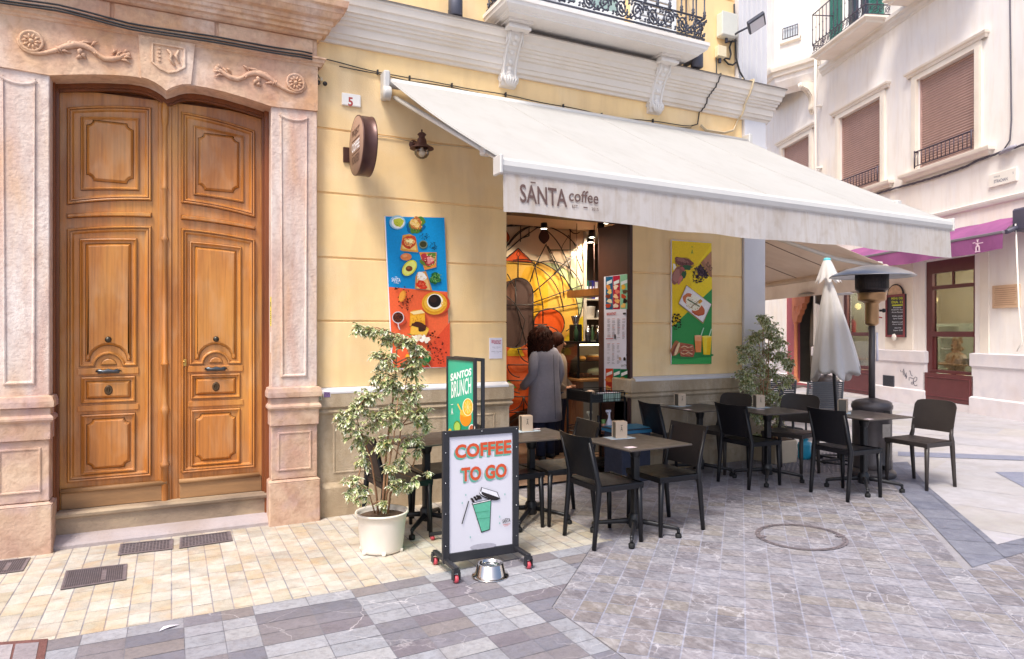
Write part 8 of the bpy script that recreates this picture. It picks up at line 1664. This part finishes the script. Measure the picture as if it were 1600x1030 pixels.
def bottles():
    def b(nm, lb, x, y, z, mt, prof, top, tm, cat='bottle'):
        t = thing(nm, lb, cat, (x, y, z)); m = MB(); m.lathe(prof, (x, y, z), 16); m.build('body', mt, t); m = MB(); top(m, x, y, z); m.build('cap', tm, t)
    spray = lambda m, x, y, z: (m.lathe([(.012, .19), (.012, .225)], (x, y, z), 10), m.box(x-.045, x+.02, y-.011, y+.011, z+.225, z+.25, bev=.004), m.tube([(x-.03, y, z+.225), (x-.02, y, z+.195)], .004, 5))
    M('spray_white', '#c9c4ae', .4, .05); M('soap_pink', '#c98a72', .35, .05); M('lid_green', '#6f9a52', .4, .05)
    zz = .457
    b('spray_bottle', 'white spray bottle on the middle level of the trolley, left side', 3.99, .13, zz, 'spray_white', [(0, 0), (.038, 0), (.042, .02), (.04, .1), (.014, .17), (.012, .2)], spray, 'spray_white')
    b('bottle', 'slim black bottle on the trolley beside the left spray bottle', 4.09, .13, zz, 'black_plastic', [(0, 0), (.028, 0), (.03, .1), (.014, .14), (.012, .18)], lambda m, x, y, z: m.lathe([(.015, .18), (.015, .2), (0, .2)], (x, y, z), 10), 'black_plastic')
    b('bottle', 'pinkish bottle with green cap on the middle level of the trolley', 4.16, .14, zz, 'soap_pink', [(0, 0), (.03, 0), (.033, .02), (.03, .09), (.02, .11)], lambda m, x, y, z: m.lathe([(.022, .11), (.024, .15), (0, .155)], (x, y, z), 12), 'lid_green')
    b('spray_bottle', 'white spray bottle on the trolley nearest the menu board', 4.25, .16, zz, 'paper', [(0, 0), (.036, 0), (.04, .1), (.014, .16), (.012, .2)], spray, 'paper')
    x0, x1, y0, y1 = 4.06, 4.42, -.34, -.02; z = gz(4.2)
    t = thing('storage_bin', 'tall dark blue grey fabric bin in front of the trolley', 'bin', ((x0+x1)/2, -.22, z)); M('bin_blue', '#2b3042', .8, .12, 12, .2, 90); m = MB(); m.box(x0, x1, y0, y1, z, z+.5, bev=.008); m.build('bin', 'bin_blue', t)
    m = MB(); m.box(x0+.13, x0+.134, y0-.002, y0-.0003, z+.02, z+.48); m.build('seam', 'ink_black', t)
    t = thing('blue_tray', 'bright blue shallow tray resting on the dark fabric bin', 'tray', ((x0+x1)/2, -.22, z+.5)); M('tray_blue', '#2a6a8e', .4, .15, 20); m = MB()
    zt = z+.501; m.box(x0-.03, x1+.06, y0-.02, y1, zt, zt+.01)
    for a in ((x0-.03, x1+.06, y0-.02, y0-.01), (x0-.03, x1+.06, y1-.01, y1), (x0-.03, x0-.02, y0-.01, y1-.01), (x1+.05, x1+.06, y0-.01, y1-.01)): m.box(*a, zt+.0101, zt+.035)
    m.build('tray', 'tray_blue', t); m = MB(); m.box(x0-.04, x1+.07, y0-.03, y1+.005, zt+.0355, zt+.043, bev=.003); m.build('rim', 'ink_black', t); m = MB(); m.box(x0-.015, x1+.045, y0-.005, y1-.015, zt+.0435, zt+.049); m.build('cloth', 'tray_blue', t)
bottles()
def doormat():
    t = thing('doormat', 'dark mat lying inside the doorway', 'mat', (3.7, .5, .03)); m = MB(); m.box(3.2, 4.3, .35, .95, .031, .04, bev=.003); m.build('pile', 'mat_dark', t); m = MB()
    for a in ((3.18, 4.32, .33, .349), (3.18, 4.32, .951, .97), (3.18, 3.199, .349, .951), (4.301, 4.32, .349, .951)): m.box(*a, .031, .037)
    m.build('border', 'rubber', t)
doormat()

# ---------------------------------------------------------------- people
M('skin', '#c98f70', .5, .05); M('coat_grey', '#95919d', .9, .08, 30, .35, 160, stain=('#8f8b97', .35, 40)); M('jeans', '#232840', .85, .12, 20, .2, 120); M('hair_brown', '#331a13', .7, .3, 40, .2, 60, stain=('#55291b', .5, 12), spec=.12); M('shoe_dark', '#1d1c20', .5, .1)
def woman():
    x, y, z = 3.93, 1.03, .04; r = thing('person', 'woman with curly brown hair in a grey coat, seen from behind in the doorway', 'person', (x, y, z))
    yaw = R(18); c, s = math.cos(yaw), math.sin(yaw); Q = lambda a, b, h: (x+a*c-b*s, y+a*s+b*c, z+h)        # a right, b forward (away from the street)
    b = Skin(); b.chain([(Q(0, 0, .88), .115), (Q(0, 0, 1.0), .105), (Q(0, .0, 1.12), .11), (Q(0, .0, 1.25), .12), (Q(0, .0, 1.32), .06), (Q(-.02, .01, 1.38), .048), (Q(-.035, .035, 1.46), .078), (Q(-.035, .03, 1.535), .07)])
    for sg in (-1, 1): b.chain([(Q(0, 0, .88), .115), (Q(sg*.085, 0, .82), .082), (Q(sg*.095, -.0, .48), .055), (Q(sg*.10, .02*sg-.02, .10), .038), (Q(sg*.105, .02*sg-.02, .04), .035), (Q(sg*.115, .14+.02*sg, .03), .026)])
    for sg in (-1, 1): b.chain([(Q(0, 0, 1.25), .12), (Q(sg*.155, .0, 1.26), .055), (Q(sg*.21, -.03, 1.02), .04), (Q(sg*.20, .12 if sg < 0 else .04, .86 if sg < 0 else .80), .03), (Q(sg*.19, .17 if sg < 0 else .07, .85 if sg < 0 else .74), .026)])
    b.build('body', 'skin', r)
    def hand(px, py, pz, dx, dy, dz):
        m = MB(); d = Vector((dx, dy, dz)).normalized(); sd = d.cross(Vector((0, 0, 1))); sd = sd.normalized() if sd.length > .1 else Vector((1, 0, 0))
        o = Vector(Q(px, py, pz)); m.tube([o, o+d*.045, o+d*.08], [.022, .032, .028], 10, flat=.55)
        for k, L in enumerate((.058, .066, .062, .048)): f = o+d*.078+sd*(.022-.0145*k); m.tube([f, f+d*L*.5, f+d*L*.85+Vector((0, 0, -.012)), f+d*L*.95+Vector((0, 0, -.026))], [.008, .0078, .0068, .005], 6)
        m.tube([o+sd*.02+d*.02, o+sd*.04+d*.05, o+sd*.042+d*.075], [.010, .009, .006], 6); m.build('hand', 'skin', r)
    hand(.19, .07, .735, .05, .2, -1); hand(-.19, .17, .85, .3, 1, -.1)
    # coat: one garment, open hem, shaped by rings (height, half width, half depth, forward offset)
    rings = [(.47, .235, .165, -.005), (.475, .240, .17, -.005), (.60, .232, .16, -.005), (.75, .222, .152, -.005), (.88, .212, .148, -.005), (1.0, .198, .135, -.005), (1.1, .196, .132, -.005), (1.2, .203, .13, -.01), (1.27, .200, .118, -.012), (1.315, .165, .10, -.012), (1.34, .105, .082, -.005), (1.355, .075, .07, .0), (1.40, .073, .07, .002), (1.41, .083, .08, .0), (1.37, .10, .093, -.002), (1.345, .125, .1, -.005)]
    m = MB(); N = 40; vs = []
    for h, rx, ry, of in rings:
        for k in range(N): a = 2*PI*k/N; w = 1+(.012*math.sin(5*a+h*6)+.01*math.sin(9*a-h*9))*(h < 1.2); vs.append(Q(rx*w*math.copysign(abs(math.cos(a))**.85, math.cos(a)), ry*w*math.sin(a)+of, h))
    m.add(vs, [(i*N+k, i*N+(k+1) % N, (i+1)*N+(k+1) % N, (i+1)*N+k) for i in range(len(rings)-1) for k in range(N)], 0, None, True)
    m.add([Q(0, -.1, .9)]+[], [])
    for sg in (-1, 1):
        e = (Q(sg*.238, -.04, 1.02), Q(sg*.225, .13 if sg < 0 else .03, .87 if sg < 0 else .80)); m.tube([Q(sg*.10, -.005, 1.285), Q(sg*.155, -.01, 1.262), Q(sg*.195, -.02, 1.20), Q(sg*.222, -.035, 1.11), e[0], tuple((Vector(e[0])+Vector(e[1]))/2), e[1]], [.035, .055, .062, .06, .056, .052, .048], 14)
    co = m.build('coat', 'coat_grey', r); m = MB(); m.tube([Q(0, -.158+.01, 1.25-.0), Q(0, -.152, 1.1), Q(0, -.158, .9), Q(0, -.168, .75), Q(0, -.176, .5)], .0022, 5); m.build('back_seam', 'ink_black', co, False)
    m = MB()
    for sg in (-1, 1): m.tube([Q(sg*.06, 0, .90), Q(sg*.085, 0, .80), Q(sg*.09, -.002, .62), Q(sg*.095, -.0, .48), Q(sg*.10, .02*sg-.015, .25), Q(sg*.10, .02*sg-.02, .075)], [.13, .115, .09, .078, .064, .06], 16)
    m.build('jeans', 'jeans', r)
    m = MB()
    for sg in (-1, 1):
        o = .02*sg; m.tube([Q(sg*.10, -.085+o, .035), Q(sg*.10, -.06+o, .048), Q(sg*.10, 0+o, .055), Q(sg*.108, .08+o, .042), Q(sg*.112, .15+o, .03), Q(sg*.113, .175+o, .024)], [.022, .038, .042, .036, .03, .018], 12)
    m.build('shoes', 'shoe_dark', r)
    h = MB(); rd = random.Random(12); h.ball(Q(-.035, .015, 1.475), .11, 16, 12, sc=(1.0, 1., 1.12))
    for k in range(620):
        a = rd.uniform(0, 2*PI); e = rd.random(); front = math.sin(a) > .55
        if front: continue
        t0 = .035+.1*math.sqrt(e); zt = 1.60-.09*e; L = rd.uniform(.16, .30) if not front else .05
        spread = 1+.06*(1-e*.3)
        pts = []; ph = rd.random()*6; 
        for j in range(12):
            u = j/11; rr = .05+(.105)*min(1, (u*1.6+.25))*spread*(1-.12*u); zz = zt-.02-(.04+L)*u**1.1-.03*e
            pts.append(Q(-.035-.02*u+(rr+.012*math.sin(j*1.7+ph))*math.cos(a+.05*math.sin(j+ph)), .02+(rr+.012*math.cos(j*1.7+ph))*math.sin(a)*.85, zz+.006*math.cos(j*1.9+ph)))
        h.tube(pts, [.003+.0045*math.sin(PI*j/11) for j in range(12)], 4)
    h.build('hair', 'hair_brown', r)
woman()
def woman2():
    x, y, z = 4.33, 1.42, -.05; r = thing('person', 'woman with glasses mostly hidden behind the grey coated woman', 'person', (x, y, z)); yaw = R(18+180+25); c, s = math.cos(yaw), math.sin(yaw); Q = lambda a, b, h: (x+a*c-b*s, y+a*s+b*c, z+h)
    b = Skin(); b.chain([(Q(0, 0, .88), .11), (Q(0, 0, 1.05), .10), (Q(0, 0, 1.24), .11), (Q(0, 0, 1.31), .055), (Q(0, .01, 1.37), .045), (Q(0, .025, 1.44), .072), (Q(0, .02, 1.52), .068)])
    for sg in (-1, 1): b.chain([(Q(0, 0, .88), .11), (Q(sg*.08, 0, .82), .08), (Q(sg*.09, 0, .48), .052), (Q(sg*.09, 0, .05), .036), (Q(sg*.09, .12, .03), .025)]); b.chain([(Q(0, 0, 1.24), .11), (Q(sg*.15, 0, 1.25), .05), (Q(sg*.2, 0, 1.02), .038), (Q(sg*.14, .15, .9), .03), (Q(sg*.08, .22, .92), .024)])
    b.build('body', 'skin', r)
    m = MB(); N = 28; rings = [(.78, .2, .14), (.95, .18, .125), (1.1, .18, .125), (1.22, .19, .12), (1.29, .15, .1), (1.33, .08, .07)]; m.add([Q(rx*math.cos(2*PI*k/N), ry*math.sin(2*PI*k/N), h) for h, rx, ry in rings for k in range(N)], [(i*N+k, i*N+(k+1) % N, (i+1)*N+(k+1) % N, (i+1)*N+k) for i in range(len(rings)-1) for k in range(N)], 0, None, True)
    for sg in (-1, 1): m.tube([Q(sg*.13, 0, 1.25), Q(sg*.18, 0, 1.22), Q(sg*.215, 0, 1.02), Q(sg*.15, .14, .9)], [.055, .06, .052, .042], 12)
    M('coat_tan', '#9a8674', .85, .1, 30, .3, 120); m.build('coat', 'coat_tan', r)
    m = MB(); [m.tube([Q(sg*.07, 0, .86), Q(sg*.085, 0, .7), Q(sg*.09, 0, .48), Q(sg*.09, 0, .07)], [.12, .1, .072, .056], 14) for sg in (-1, 1)]; m.build('trousers', 'jeans', r)
    f = MB(); f.ball(Q(-.027, .088, 1.47), .010, 8, 6); f.ball(Q(.027, .088, 1.47), .010, 8, 6); f.build('eyes', 'ink_black', r); f = MB(); f.tube([Q(0, .09, 1.475), Q(0, .112, 1.445), Q(0, .10, 1.436)], [.007, .012, .009], 7); f.build('nose', 'skin', r); f = MB(); f.tube([Q(-.022, .088, 1.405), Q(0, .095, 1.403), Q(.022, .088, 1.405)], [.003, .007, .003], 6); M('lips', '#9c4a44', .4, .05); f.build('mouth', 'lips', r)
    f = MB()
    for sg in (-1, 1): f.tube([Q(sg*.03+.022*math.cos(t), .1, 1.47+.018*math.sin(t)) for t in [2*PI*k/14 for k in range(15)]], .002, 5)
    f.build('glasses', 'ink_black', r)
    h = MB(); rd = random.Random(3); h.ball(Q(0, -.005, 1.50), .098, 16, 12, sc=(1, 1, 1.1))
    for k in range(60):
        a = rd.uniform(PI*.95, 2.05*PI); h.tube([Q((.08+.012*math.sin(j+k))*math.cos(a), .0+.09*math.sin(a), 1.55-.045*j) for j in range(9)], .011, 5)
    h.build('hair', 'hair_brown', r)
woman2()

# small litter
r = thing('paper_scrap', 'torn pale paper scrap on the grey slabs at the lower left', 'litter', G(265, 982)); m = MB(); x, y, z = G(265, 982); m.add([(x-.05, y-.02, z+.004), (x-.0, y-.01, z+.012), (x+.05, y+.02, z+.004), (x+.0, y+.022, z+.01), (x-.03, y+.005, z+.014)], [(0, 1, 4), (1, 2, 3), (1, 3, 4)]); m.build('scrap', 'paper', r)
